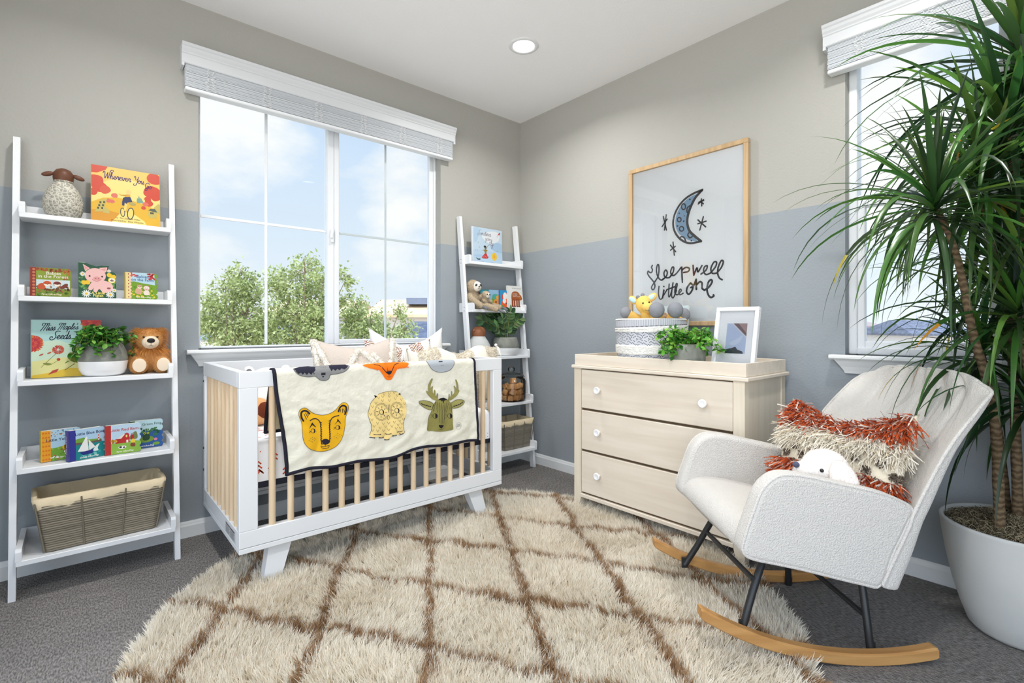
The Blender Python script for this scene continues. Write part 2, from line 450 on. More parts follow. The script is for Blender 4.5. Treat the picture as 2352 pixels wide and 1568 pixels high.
w2 = thing('window_2', None, None); w2['kind'] = 'structure'
m = MB(); frame_rect(m, W2[0], W2[1], W2[2], W2[3], .034, .050, .13, ax='x')
m.box(.06, W2[0]+.034, 1.655, .112, W2[1]-.034, 1.698, bev=.004)
m.build('window_frame', VINYL, w2)
m = MB(); frame_rect(m, W2[0]+.034, W2[1]-.034, W2[2]+.030, 1.66, .030, .058, .095, ax='x', wb=.034, wt=.022)
m.build('window_sash', VINYL, w2)
m = MB(); m.box(.10, W2[0]+.034, 1.698, .103, W2[1]-.034, W2[3]-.034); m.box(.078, W2[0]+.064, W2[2]+.062, .081, W2[1]-.064, 1.64); m.build('glass', GL, w2)
m = MB(); sill(m, -2.885, -2.232, .945, 'x'); m.build('window_sill', TRIM, w2)

# ---- faux-wood blinds drawn right up under a crown valance
def blind(name, label, a0, a1, ax, cords, seed):
    rnd = random.Random(seed)
    root = thing(name, label, 'window blind', (0, 0, 0))
    P = (lambda a, d, z: (a, -d, z)) if ax == 'y' else (lambda a, d, z: (-d, a, z))
    prof = [(0, 2.400), (.062, 2.400), (.066, 2.404), (.066, 2.446), (.070, 2.450), (.070, 2.456), (.077, 2.466), (.080, 2.478), (.086, 2.484), (.086, 2.497), (0, 2.497)]
    m = MB(); n = len(prof); v = [P(a0, d, z) for d, z in prof]+[P(a1, d, z) for d, z in prof]
    m.add(v, [(i, (i+1) % n, n+(i+1) % n, n+i) for i in range(n)]+[tuple(range(n)), tuple(range(n, 2*n))])
    for a, b in ((a0, a0+.012), (a1-.012, a1)): m.box(*P(a, 0, 2.385), *P(b, .066, 2.402))
    m.build('valance', mat('valance_white', srgb(214, 217, 220), .4, .35), root)
    i0, i1 = a0+.016, a1-.016; z0 = 2.292; nsl = 20; st = (2.402-z0)/nsl
    for k in range(nsl):
        m = MB(); j = rnd.uniform(-.0012, .0012); t = rnd.uniform(-.0006, .0006)
        m.box(*P(i0+j, .008+j, z0+k*st+t), *P(i1+j, .056+j, z0+k*st+st*.80+t), bev=.0012); m.build('slat', mat('blind_slat', srgb(204, 209, 214), .4, .35), root)
    m = MB(); m.box(*P(i0, .006, 2.270), *P(i1, .060, 2.288), bev=.004); m.build('bottom_rail', VINYL, root)
    for c in cords:
        m = MB()
        for off in (-.014, .012):
            pts = []
            for q in range(26):
                z = 2.398-q*.0045
                pts.append(P(c+off+rnd.uniform(-.006, .006)+.009*math.sin(q*2.1+off*90), .062+.004*math.sin(q*1.3)+rnd.uniform(0, .004), z+rnd.uniform(-.003, .003)))
            m.tube([tuple(p) for p in spline(pts, 3)], .0010, 5)
        m.build('ladder_cord', mat('cord', srgb(240, 240, 240), .8, .1), root)
    return root
cx = [PY(p, q, -.066).x for p, q in ((485, 180), (615, 215), (733, 250), (836, 280), (926, 307), (1010, 330))]
blind('crib_window_blind', 'raised white slatted blind under a crown valance over the crib window', -2.337, -.688, 'y', cx, 3)
cy = [PX(p, q, -.066).y for p, q in ((1975, 90), (2128, 38), (2275, 0))]
blind('plant_window_blind', 'raised white slatted blind and valance over the window behind the tall plant', -2.92, -2.212, 'x', cy, 5)

# ---- recessed ceiling light
def downlight(x, y, label=None):
    root = thing('recessed_ceiling_light', label or 'round white recessed ceiling light glowing above the room', 'ceiling light', (x, y, H))
    m = MB(); m.lathe([(.062, -.001), (.066, -.006), (.086, -.005), (.090, -.0005)], 40); m.build('trim_ring', WHITE, root)
    e = bpy.data.materials.new('lamp_lens') if 'lamp_lens' not in MATS else MATS['lamp_lens']
    if 'lamp_lens' not in MATS:
        MATS['lamp_lens'] = e; e.use_nodes = True; b = e.node_tree.nodes['Principled BSDF']
        b.inputs['Emission Color'].default_value = (1, .98, .95, 1); b.inputs['Emission Strength'].default_value = LENS
    m = MB(); m.lathe([(0, -.003), (.03, -.003), (.063, -.002)], 40); m.build('lens', e, root)
LENS = 12
downlight(-.740, -.848)
# ================================================================== LADDER SHELVES
SHZ = [.143, .493, .838, 1.182, 1.529]           # undersides
def yf(z): return -.264+.113*z                    # front face of the leaning posts
SHT = [z+.021 for z in SHZ]                       # tops
SHY = [yf(z)-.052 for z in SHZ]                   # front edges
SCREW = mat('dark_screw', srgb(70, 72, 74), .4, .5, metal=.6)
def ladder(x0, label):
    root = thing('ladder_shelf', label, 'ladder shelf', (x0, 0, 0), group='white leaning ladder shelves')
    W = .565
    for s in (0, 1):
        m = MB(); a = 0 if s == 0 else W-.022
        poly = [(yf(0)+.040, 0), (yf(0), 0), (yf(1.88), 1.88), (yf(1.88)+.040, 1.88)]
        m.prism(poly, 'x', a, a+.022)
        for z in SHZ:
            for dz in (.008, .034):
                xx = -.0006 if s == 0 else W+.0006
                c = (xx, yf(z)+.02, z+dz); m.lathe([(0, 0), (.004, 0)], 8, (0, 0, 0), 1); k = len(m.v)-16
                for i in range(16):
                    p = m.v[k+i]; m.v[k+i] = (c[0], c[1]+p[0], c[2]+p[1])
                if s == 1 or True:
                    xi = .0226 if s == 0 else W-.0226
                    m.lathe([(0, 0), (.004, 0)], 8, (0, 0, 0), 1); k = len(m.v)-16
                    for i in range(16):
                        p = m.v[k+i]; m.v[k+i] = (xi, c[1]+p[0], c[2]+dz+p[1])
        m.build('post', [WHITE, SCREW], root)
    for z, y in zip(SHZ, SHY):
        m = MB(); m.box(.0225, y, z, W-.0225, -.016, z+.021, bev=.002)
        lip = [(-.016, z+.02), (y, z+.02), (y, z+.056), (y+.004, z+.064), (y+.012, z+.067), (-.016, z+.067)]
        m.prism(lip, 'x', .0226, .041); m.prism(lip, 'x', W-.041, W-.0226)
        m.box(.041, -.028, z+.02, W-.041, -.016, z+.067)
        m.build('shelf', WHITE, root)
    return root
L1X, L2X = -2.932, -.642
ladder(L1X, 'wide white ladder shelf left of the crib, with picture books and a lined basket')
ladder(L2X, 'narrow-looking white ladder shelf in the corner behind the right end of the crib')

# ================================================================== CRIB
PINE = wood('pale_pine', srgb(224, 202, 170), srgb(206, 178, 144), axis=2, scale=40, stretch=.05)
CX0, CX1, CY0, CY1 = -2.243, -.876, -.808, -.056
crib = thing('crib', 'white baby crib with pale pine spindles and splayed legs under the window', 'crib', (CX0, CY0, 0))
CL, CW = CX1-CX0, CY1-CY0
def cb(name, *a, bev=.0025, m_=None):
    m = MB(); m.box(*a, bev=bev); return m.build(name, m_ or WHITE, crib)
TZ, BZ = .829, .253
for x0, x1 in ((0, .070), (CL-.062, CL)):
    for y0, y1 in ((0, .034), (CW-.034, CW)): cb('corner_post', x0, y0, BZ, x1, y1, TZ)
def railbox(name, x0, y0, x1, y1):
    cb(name, x0, y0, TZ, x1, y1, .896)
def bottomrail(name, x0, y0, x1, y1):
    m = MB(); m.box(x0, y0, .186, x1, y1, BZ, bev=.0025); m.box(x0, y0, .164, x1, y1, .1845, bev=.002); m.build(name, WHITE, crib)
for fn, nm in ((railbox, 'top_rail'), (bottomrail, 'bottom_rail')):
    fn(nm, 0, 0, CL, .034); fn(nm, 0, CW-.034, CL, CW); fn(nm, 0, .034, .030, CW-.034); fn(nm, CL-.030, .034, CL, CW-.034)
def slat(x, y):
    m = MB(); m.tube([(x, y, BZ-.002), (x, y, TZ+.002)], .0135, 14, cap=False); m.build('spindle', PINE, crib)
for i in range(16): slat(.128+.0742*i, .017); slat(.128+.0742*i, CW-.017)
for i in range(8):
    y = .034+(CW-.068)*(i+.75)/8.5
    slat(.015, y); slat(CL-.015, y)
for x, s in ((.17, 1), (CL-.17, -1)):
    for y, q in ((.07, 1), (CW-.07, -1)):
        m = MB(); v = []
        for z, dx, w, d in ((.166, 0, .047, .03), (0, -.045*s if s > 0 else .045, .034, .022)):
            yy = y-q*(.03 if z == 0 else 0)
            for a, b in ((-1, -1), (1, -1), (1, 1), (-1, 1)): v.append((x+dx*1.0+a*w, yy+b*d, z))
        m.add(v, [(0, 1, 5, 4), (1, 2, 6, 5), (2, 3, 7, 6), (3, 0, 4, 7), (4, 5, 6, 7), (0, 3, 2, 1)]); m.build('leg', WHITE, crib)
cb('mattress_frame', .036, .040, .405, CL-.036, CW-.040, .432, m_=mat('navy_frame', srgb(38, 40, 50), .6, .2), bev=.004)
A = Art(); A.rect(-.085, 0, .085, .046, srgb(190, 192, 196)); A.hold = 3
for i in range(2):
    x = -.08+.083*i; A.rect(x, .036, x+.075, .042, srgb(60, 60, 62))
    for r in range(6): A.rect(x, .004+r*.005, x+.060+.013*((r*7) % 3)/2, .0062+r*.005, srgb(96, 96, 100))
m = MB(); A.into(m, lambda x, y, h: (-h, .155-x, .190+y), 0, None); m.build('warning_label', PRINT, crib)
for y, z in ((CW-.02, .35), (CW-.02, .46), (CW-.02, .80)):
    m = MB(); m.ell((-.001, y, z), (.004, .006, .006), 0, None, 10, 6); m.build('bolt', SCREW, crib)

# mattress with an arrow-print sheet
MX0, MX1, MY0, MY1, MZ0, MZ1 = CX0+.036, CX1-.036, CY0+.040, CY1-.040, .432, .600
mt = thing('crib_mattress', 'crib mattress in a white fitted sheet printed with small coral arrows', 'mattress', (0, 0, 0))
SHEET = mat('white_sheet', srgb(243, 243, 244), .85, .1, bump=(14, .25, .01), attr=True)
def mat_shape(mb):
    r = .03; prof = [(0, 0), (0, .13), (.004, .147), (.012, .158), (.024, .165), (.05, .168)]
    rings = []
    for ins, z in prof:
        x0, x1, y0, y1 = MX0+ins, MX1-ins, MY0+ins, MY1-ins; ring = []
        for cx_, cy_, a0 in ((x1-r, y1-r, 0), (x0+r, y1-r, 90), (x0+r, y0+r, 180), (x1-r, y0+r, 270)):
            for q in range(7):
                a = math.radians(a0+q*15); ring.append((cx_+r*math.cos(a), cy_+r*math.sin(a), MZ0+z))
        rings.append(ring)
    n = len(rings[0]); v = [p for rr in rings for p in rr]
    f = [(i*n+j, i*n+(j+1) % n, (i+1)*n+(j+1) % n, (i+1)*n+j) for i in range(len(rings)-1) for j in range(n)]
    mb.add(v, f, 0, srgb(243, 243, 244), True); mb.add(rings[-1], [tuple(range(n))], 0, srgb(243, 243, 244))
m = MB(); mat_shape(m)
A = Art(); A.hold = 1; COR = srgb(226, 92, 62); rr = random.Random(2)
def arrows(x, y, n, sc=1.0, tilt=0):
    for k in range(n):
        yy = y-k*.020*sc; xx = x+k*tilt*.004
        for s in (-1, 1): A.stroke([(xx+s*.013*sc, yy-.013*sc), (xx, yy)], .0062*sc, COR)
for i in range(24):
    for j in range(3):
        arrows(MX0+.045+i*.056+rr.uniform(-.008, .008), MZ0+.040+j*.05+(.022 if i % 2 else 0)+rr.uniform(-.006, .006), rr.choice((1, 2, 3)), .9, rr.uniform(-1, 1))
A.p = [q for q in A.p if all(MZ0+.004 < p[1] < MZ0+.128 for p in q[0]) and all(MX0+.03 < p[0] < MX1-.03 for p in q[0])]
A.into(m, lambda x, y, h: (x, MY0-h, y), 0)
B = A; A = Art(); A.hold = 1
for i in range(24):
    for j in range(9): arrows(MX0+.06+i*.055+rr.uniform(-.01, .01), MY0+.09+j*.065+(.03 if i % 2 else 0), rr.choice((1, 2, 3)), .9)
A.p = [q for q in A.p if all(p[1] > MY0+.055 for p in q[0])]
A.into(m, lambda x, y, h: (x, y, MZ1+h), 0)
for sgn in (1,):
    A = Art(); A.hold = 1
    for i in range(10):
        for j in range(3): arrows(MY0+.05+i*.062, MZ0+.045+j*.045, rr.choice((1, 2)), .85)
    A.p = [q for q in A.p if all(MZ0+.004 < p[1] < MZ0+.128 for p in q[0]) and all(MY0+.03 < p[0] < MY1-.03 for p in q[0])]
    A.into(m, lambda x, y, h: (MX0-h, y, y*0+0) if False else (MX0-h, x, y), 0)
m.build('fitted_sheet', SHEET, mt)

# ================================================================== DRESSER
ASHX = wood('whitewashed_maple', srgb(226, 215, 199), srgb(215, 202, 184), axis=1, scale=26, stretch=.06, rough=.4)
ASHZ = wood('whitewashed_maple_upright', srgb(226, 215, 196), srgb(217, 204, 182), axis=2, scale=26, stretch=.06, rough=.4)
DX = -.500; DY0, DY1 = -2.050, -1.006         # top slab
dr = thing('dresser', 'pale wood three-drawer dresser with round white knobs against the right wall', 'dresser', (0, 0, 0))
bx0, by0, by1 = -.486, -2.030, -1.020          # body
m = MB(); m.box(DX, DY0, .831, -.016, DY1, .850, bev=.004); m.build('top_slab', ASHX, dr)
def legpost(y0, y1, s, back=False):
    xa, xb = (bx0, bx0+.045) if not back else (-.064, -.02)
    m = MB()
    m.prism([(y0, .831), (y0, .065), (y0+(.014 if s > 0 else 0), .0), (y1-(.014 if s < 0 else 0), .0), (y1, .065), (y1, .831)] if False else
            [(y0, .831), (y0, .02), (y0+.001, 0), (y0+.036, 0), (y1, .075), (y1, .831)] if s > 0 else
            [(y0, .831), (y0, .075), (y1-.036, 0), (y1-.001, 0), (y1, .02), (y1, .831)], 'x', xa, xb)
    m.build('leg_post', ASHZ, dr)
legpost(by1-.052, by1, -1); legpost(by0, by0+.052, 1); legpost(by1-.052, by1, -1, True); legpost(by0, by0+.052, 1, True)
m = MB(); m.box(bx0+.045, by0+.006, .07, -.064, by0+.018, .831); m.build('side_panel', ASHZ, dr)
m = MB(); m.box(bx0+.045, by1-.018, .07, -.064, by1-.006, .831); m.build('side_panel', ASHZ, dr)
m = MB(); m.box(-.036, by0+.052, .07, -.024, by1-.052, .831); m.build('back_panel', ASHZ, dr)
m = MB(); m.box(bx0+.030, by0+.052, .070, -.064, by1-.052, .088); m.build('bottom_panel', ASHX, dr)
m = MB(); m.box(bx0-.006, by0+.050, .072, bx0+.024, by1-.050, .094, bev=.003); m.build('base_rail', ASHX, dr)
m = MB(); m.box(bx0+.012, by0+.052, .09, bx0+.016, by1-.052, .83); m.build('gap_shade_sheet', mat('shadow_gap', srgb(90, 76, 60), .8, .1), dr)  # dark sheet behind the drawers paints the shade in their gaps
KNOB = mat('white_knob', srgb(240, 240, 240), .25, .5)
for z0, z1 in ((.599, .825), (.356, .586), (.104, .343)):
    m = MB(); m.box(bx0, by0+.055, z0, bx0+.02, by1-.055, z1, bev=.003); d = m.build('drawer', ASHX, dr)
    for y in (-1.208, -1.842):
        m = MB(); m.lathe([(.008, 0), (.008, .012), (.013, .016), (.019, .018), (.0208, .021), (.020, .028), (.016, .030), (.014, .0285), (0, .0285)], 28)
        k = m.build('knob', KNOB, d, loc=(bx0, y, (z0+z1)/2+.002), rot=(0, -PI/2, 0))
tr = thing('changing_tray', 'pale wood changing tray lying on top of the dresser', 'tray', (0, 0, .8505))
tx0, ty0, ty1 = -.487, -2.037, -1.024
for nm, a in (('front_board', (tx0, ty0, 0, tx0+.013, ty1, .062)), ('back_board', (-.048, ty0, 0, -.035, ty1, .062)),
              ('end_board', (tx0+.013, ty0, 0, -.048, ty0+.013, .062)), ('end_board', (tx0+.013, ty1-.013, 0, -.048, ty1, .062)), ('tray_floor', (tx0+.013, ty0+.013, 0, -.048, ty1-.013, .006)), ('divider', (tx0+.013, -1.20, .006, -.048, -1.19, .050))):
    m = MB(); m.box(*a, bev=.0015); m.build(nm, ASHX, tr)

# ================================================================== ROCKING CHAIR (local x to the chair's rear, y across it, z up)
BOU = mat('cream_boucle', srgb(212, 208, 202), .95, .05, bump=(240, .55, .010, 2), sheen=.2)
OAK = wood('honey_oak', srgb(198, 152, 96), srgb(170, 122, 70), axis=0, scale=26, stretch=.08, rough=.35)
BLK = mat('black_steel', srgb(34, 36, 38), .4, .5)
CH_O = CAMP+VD*1.843; CH_O.z = 0
chair = thing('rocking_chair', 'cream boucle rocking chair with black steel legs on honey oak rockers', 'rocking chair', CH_O, rz=math.atan2(RD.y, RD.x))
def rc(u): return 1.13-u          # u forward along the rocker -> local x
cpos = Vector((-.8944, -2.5287, 0)); cu = (cpos-CH_O).dot(RD)      # local x of the fit's origin
Rb = 1.0742; u0 = -.0783
def arc(u, R): return Rb-math.sqrt(R*R-(u-u0)**2)
for d0, d1 in ((-.275, -.236), (.238, .277)):
    us = [-.292+.752*q for q in (0, .004, .010, .018, .028)]+[-.292+.752*(.04+.92*i/36) for i in range(37)]+[-.292+.752*(1-q) for q in (.028, .018, .010, .004, 0)]; pr = []
    for u in us:
        e = min(1, (u-us[0])/.020+.42, (us[-1]-u)/.020+.42); th = .0375*math.sqrt(max(.05, 1-(1-min(1, e))**2))
        mid = arc(u, Rb-.019); pr.append((cu-u, mid-th/2, mid+th/2))
    m = MB(); n = len(pr); v = []
    for x, a, b in pr:
        for y, z in ((d0+.004, a), (d1-.004, a), (d1, a+.004), (d1, b-.006), (d1-.006, b), (d0+.006, b), (d0, b-.006), (d0, a+.004)): v.append((x, y, z))
    f = [(i*8+j, i*8+(j+1) % 8, (i+1)*8+(j+1) % 8, (i+1)*8+j) for i in range(n-1) for j in range(8)]
    m.add(v, f+[tuple(range(8)), tuple(range((n-1)*8, n*8))[::-1]]); m.build('rocker', OAK, chair)
def lx(px, dep): return (px-1176)*dep/1138
def lz(py, dep): return 1.077-(py-750)*dep/1138
near, far = 1.625, 2.062
def lp(px, py, dep): return (lx(px, dep), dep-1.843, lz(py, dep))
for nm, pts in (('leg', [lp(1755, 1275, near+.05), lp(1728, 1360, near), lp(1708, 1432, near-.01), (lx(1706, near-.01), near-1.853, arc(cu-lx(1706, near-.01), Rb-.019))]),
                ('leg', [lp(1978, 1325, near+.05), lp(1992, 1430, near), lp(1999, 1490, near-.01), (lx(2000, near-.01), near-1.853, arc(cu-lx(2000, near-.01), Rb-.019))]),
                ('leg', [lp(1632, 1200, far-.04), lp(1600, 1255, far), lp(1573, 1296, far+.005)]),
                ('leg', [lp(1808, 1230, far-.04), lp(1810, 1290, far), lp(1811, 1342, far+.005)])):
    p = [Vector(q) for q in pts]; m = MB(); m.tube([p[0]+(p[0]-p[1])*.8]+p, [.012]*len(p)+[.0125], 12, flat=1)
    a = p[-1]; m.box(a.x-.013, a.y-.004, a.z-.012, a.x+.013, a.y+.004, a.z+.03); m.build('leg', BLK, chair)
for a, b in ((lp(1622, 1220, far-.02), lp(1730, 1330, near+.01)), (lp(1810, 1262, far-.02), lp(1990, 1415, near+.01))):
    m = MB(); m.tube([a, b], .009, 10); m.build('cross_brace', BLK, chair)
# shell: side panels (arms)
ARM = [(.710, .395), (.722, .4424), (.745, .508), (.766, .563), (.795, .600), (.836, .620), (.90, .618), (1.006, .595), (1.136, .566), (1.20, .543), (1.242, .512),
       (1.222, .458), (1.18, .37), (1.142, .275), (1.08, .278), (.90, .322), (.80, .343), (.748, .354), (.720, .368)]
def side_panel(y0, y1):
    """outline swept across the panel with softly rounded edges"""
    out = [tuple(p)[:2] for p in spline([(*p, 0) for p in ARM], 4, True)]; n = len(out)
    c = Vector((sum(p[0] for p in out)/n, sum(p[1] for p in out)/n))
    nrm = []
    for i in range(n):
        t = Vector(out[(i+3) % n])-Vector(out[i-3]); nrm.append(Vector((t.y, -t.x)).normalized())
    if (Vector(out[0])+nrm[0]*.01-c).length < (Vector(out[0])-c).length: nrm = [-q for q in nrm]
    m = MB(); v = []; st = [(-.016, 0), (-.008, .002), (-.002, .008), (0, .017), (0, .045), (-.002, .054), (-.008, .060), (-.016, .062)]
    W = y1-y0
    for ins, t in st:
        for i in range(n): q = Vector(out[i])+nrm[i]*ins; v.append((q.x, y0+W*t/.062, q.y))
    f = [(k*n+i, k*n+(i+1) % n, (k+1)*n+(i+1) % n, (k+1)*n+i) for k in range(len(st)-1) for i in range(n)]
    m.add(v, f, 0, None, True); m.add(v, [tuple(range(n))[::-1], tuple(range((len(st)-1)*n, len(st)*n))], 0, None, True)
    o = m.build('arm', BOU, chair)
    pm = MB(); yy = y0+.006*(1 if y1 > y0 else -1)
    pm.tube([(Vector(out[i])+nrm[i]*-.003).to_3d().xzy.xyz if False else ((Vector(out[i])+nrm[i]*-.004).x, yy, (Vector(out[i])+nrm[i]*-.004).y) for i in range(n)], .0052, 8, closed=True)
    pm.build('piping', BOU, o)
side_panel(-.315, -.247); side_panel(.315, .247)
# seat cushion: profile swept across between the arms, crowned
SEAT = [(.738, .358), (.722, .375), (.728, .405), (.752, .432), (.79, .444), (.86, .442), (.98, .418), (1.10, .385), (1.20, .36), (1.21, .32), (1.12, .300), (.95, .330), (.80, .352)]
sp = spline([(*p, 0) for p in SEAT], 5, True); n = len(sp)
m = MB(); v = []; K = 16
for k in range(K+1):
    y = -.252+.504*k/K; cr = .012*(1-(2*k/K-1)**2)
    for p in sp: v.append((p.x-(cr*.8 if p.x < .8 else 0), y, p.y+(cr if p.y > .36 else 0)))
m.add(v, [(k*n+i, k*n+(i+1) % n, (k+1)*n+(i+1) % n, (k+1)*n+i) for k in range(K) for i in range(n)], 0, None, True); m.build('seat_cushion', BOU, chair)
# wing back: front surface is dished, five sewn channels fan across the head
def back_pt(u, t, side):
    """u -1..1 across, t 0..1 up; side 0 front, 1 rear"""
    edge = spl_edge(t); hw = .314-.026*smoothstep(.5, .95, t)-(.055*smoothstep(.80, 1, t)**2)
    au = abs(u); prof = (1-au**2.6)
    depth = .085*(1-.75*smoothstep(.55, 1.0, t))
    x, z = edge
    nx, nz = .90, -.43                       # rearward-down normal of the back plane
    top = .036*smoothstep(.80, 1, t)*(1-au**4)
    if side == 0:
        d = depth*prof
        ch = 0
        if t > .45:
            w = smoothstep(.45, .75, t)
            for q in (-.62, -.31, 0, .31, .62): ch += .011*w*math.exp(-((u-q)/.035)**2)
        d = d+ch-.012*(1-au**8)*smoothstep(.3, .6, t)
        return (x+nx*d-.006*top, u*hw, z+nz*d+top)
    x, z = spl_rear(t); d = depth*prof*.8+.02*prof
    return (x+nx*d, u*hw, z+nz*d+top*.9)
EDGE = [(1.135, .272), (1.180, .37), (1.222, .460), (1.240, .510), (1.338, .692), (1.45, .824), (1.500, .868), (1.524, .890)]
REAR = [(1.190, .258), (1.237, .376), (1.267, .464), (1.293, .520), (1.372, .690), (1.469, .812), (1.512, .862), (1.536, .885)]
_es = spline([(*p, 0) for p in EDGE], 12)
_er = spline([(*p, 0) for p in REAR], 12)
def _at(S_, t):
    a = t*(len(S_)-1); i = min(int(a), len(S_)-2); f_ = a-i; p = S_[i]*(1-f_)+S_[i+1]*f_; return p.x, p.y
def spl_edge(t): return _at(_es, t)
def spl_rear(t): return _at(_er, t)
m = MB(); NU, NV = 64, 44
V = [[], []]
for side in (0, 1):
    for i in range(NV+1):
        for j in range(NU+1): V[side].append(back_pt(2*j/NU-1, i/NV, side))
o0 = 0; n1 = NU+1; allv = V[0]+V[1]; off = len(V[0]); f = []
for i in range(NV):
    for j in range(NU):
        f.append((i*n1+j, i*n1+j+1, (i+1)*n1+j+1, (i+1)*n1+j)); f.append((off+i*n1+j, off+(i+1)*n1+j, off+(i+1)*n1+j+1, off+i*n1+j+1))
    f.append((i*n1, (i+1)*n1, off+(i+1)*n1, off+i*n1)); f.append((i*n1+NU, off+i*n1+NU, off+(i+1)*n1+NU, (i+1)*n1+NU))
for j in range(NU):
    f.append((NV*n1+j, NV*n1+j+1, off+NV*n1+j+1, off+NV*n1+j)); f.append((j, off+j, off+j+1, j+1))
m.add(allv, f, 0, None, True); bk = m.build('back_rest', BOU, chair); subsurf(bk, 1)
pm = MB(); pts = [back_pt(-1, .02+.96*i/30, 0) for i in range(31)]+[back_pt(-1+2*i/30, 1, 0) for i in range(1, 30)]+[back_pt(1, .98-.96*i/30, 0) for i in range(31)]
pm.tube([(p[0]+.004, p[1]*1.003, p[2]) for p in pts], .0055, 8); pm.build('piping', BOU, bk)
# ================================================================== RUG
RUGC = (-1.507, -1.415); RUGR = 1.165
rug = thing('shag_rug', 'round cream shag rug with a brown diamond lattice under crib and chair', 'rug', (RUGC[0], RUGC[1], 0))
m = MB(); m.lathe([(0, .003), (RUGR-.02, .003), (RUGR, .001)], 96); m.build('rug_backing', mat('jute', srgb(205, 190, 160), .9, .05), rug)
def pile(n):
    g = RNG
    # strands grow in tufts
    B = 9; nt = n//B
    r = RUGR*np.sqrt(g.random(nt)); a = g.random(nt)*2*np.pi
    tx, ty = r*np.cos(a), r*np.sin(a)
    keep = (tx+RUGC[0]+2.725)*VD.x+(ty+RUGC[1]+3.01)*VD.y > .9          # strands the camera never meets are left out
    tx, ty = tx[keep], ty[keep]; nt = len(tx); k = nt*B
    rep = lambda q: np.repeat(q, B)
    wx, wy = rep(tx)+RUGC[0], rep(ty)+RUGC[1]
    sw = .010*np.sin(wx*23+wy*9)+.008*np.sin(wy*31-wx*13)
    u = (wx+1.873+sw)/.445; w = (wy+.92+sw)/.70
    d1 = np.abs((u+w)-np.round(u+w)); d2 = np.abs((u-w)-np.round(u-w))
    dist = np.minimum(d1, d2)*.375                                        # metres to the nearest lattice line
    brown = dist < .0150+rep(g.normal(0, .004, nt))
    nz = rep(g.random(nt))
    cream = np.array(srgb(249, 244, 232))*np.ones((k, 3)); tanc = np.array(srgb(224, 206, 174))
    patch = .5+.5*np.sin(wx*7+1.3*np.sin(wy*5))*np.sin(wy*8+wx*3)
    q = np.clip(.50*nz*patch+.15*g.random(k), 0, 1)[:, None]; col = cream*(1-q)+tanc*q
    b1 = np.array(srgb(192, 160, 124)); b2 = np.array(srgb(146, 112, 80)); qb = (.6*nz+.4*g.random(k))[:, None]
    col = np.where(brown[:, None], b1*(1-qb)+b2*qb, col)
    an = 2.4*np.sin(wx*5.1+2*np.sin(wy*3.7))+1.9*np.sin(wy*6.3-wx*2.2)
    tilt = .20+.16*np.sin(wx*4.3-wy*3.1)
    dx, dy = np.cos(an)*tilt+rep(g.normal(0, .24, nt))+g.normal(0, .17, k), np.sin(an)*tilt+rep(g.normal(0, .24, nt))+g.normal(0, .17, k)
    X, Y = rep(tx)+g.normal(0, .0040, k), rep(ty)+g.normal(0, .0040, k)
    edge = np.clip((np.hypot(X, Y)-RUGR+.05)/.05, 0, 1); dx += edge*X/RUGR*.6; dy += edge*Y/RUGR*.6
    L = (.038+.012*rep(g.random(nt))+.006*g.random(k))
    root_ = np.stack([X, Y, np.full(k, .003)], 1); dirn = np.stack([dx, dy, np.full(k, .9)], 1)
    bend = np.stack([np.cos(an)*.08, np.sin(an)*.08, np.full(k, -.05)], 1)+g.normal(0, .10, (k, 3))
    return root_, dirn, L, np.full(k, .0034), col, bend
PILE_N = 290000
o = blades('pile', mat('shag_yarn', (1, 1, 1), .8, .1, attr=True, trans=.25), rug, *pile(PILE_N)); o['kind'] = 'stuff'
# ================================================================== SHARED BUILDERS FOR SMALL THINGS
def sample(o, n, cond=None):
    """random surface points and normals in the object's own space"""
    me = o.data; me.calc_loop_triangles(); nv = len(me.vertices)
    co = np.empty(nv*3); me.vertices.foreach_get('co', co); co = co.reshape(-1, 3)
    tri = np.empty(len(me.loop_triangles)*3, dtype=np.int32); me.loop_triangles.foreach_get('vertices', tri); tri = tri.reshape(-1, 3)
    a, b, c = co[tri[:, 0]], co[tri[:, 1]], co[tri[:, 2]]
    cr = np.cross(b-a, c-a); ar = np.linalg.norm(cr, axis=1); nn = cr/(ar[:, None]+1e-12)
    ctr = (a+b+c)/3; cm = (ctr*ar[:, None]).sum(0)/ar.sum()
    if ((ctr-cm)*nn).sum(1).dot(ar) < 0: nn = -nn
    k = RNG.choice(len(tri), n, p=ar/ar.sum()); r1 = np.sqrt(RNG.random(n))[:, None]; r2 = RNG.random(n)[:, None]
    p = a[k]*(1-r1)+b[k]*(r1*(1-r2))+c[k]*(r1*r2); q = nn[k]
    if cond is not None: z = cond(p, q); p, q = p[z], q[z]
    return p, q
FURM = mat('plush_fibre', (1, 1, 1), .85, .08, attr=True, trans=.2)
def fur(o, n, L, W, c1, c2, droop=.3, jit=.35, name='fur', cond=None, parent=None, lay=None):
    p, q = sample(o, n, cond); k = len(p); t = RNG.random(k)[:, None]
    col = np.array(c1)*(1-t)+np.array(c2)*t
    d = q+RNG.normal(0, jit, (k, 3))
    if lay is not None: d = d+lay(p)
    b = np.zeros((k, 3)); b[:, 2] = -droop; b += RNG.normal(0, .12, (k, 3))
    return blades(name, FURM, parent or o, p-q*L*.05, d, L*(.7+.6*RNG.random(k)), np.full(k, W), col, b)
CLIP_EPS = .0003
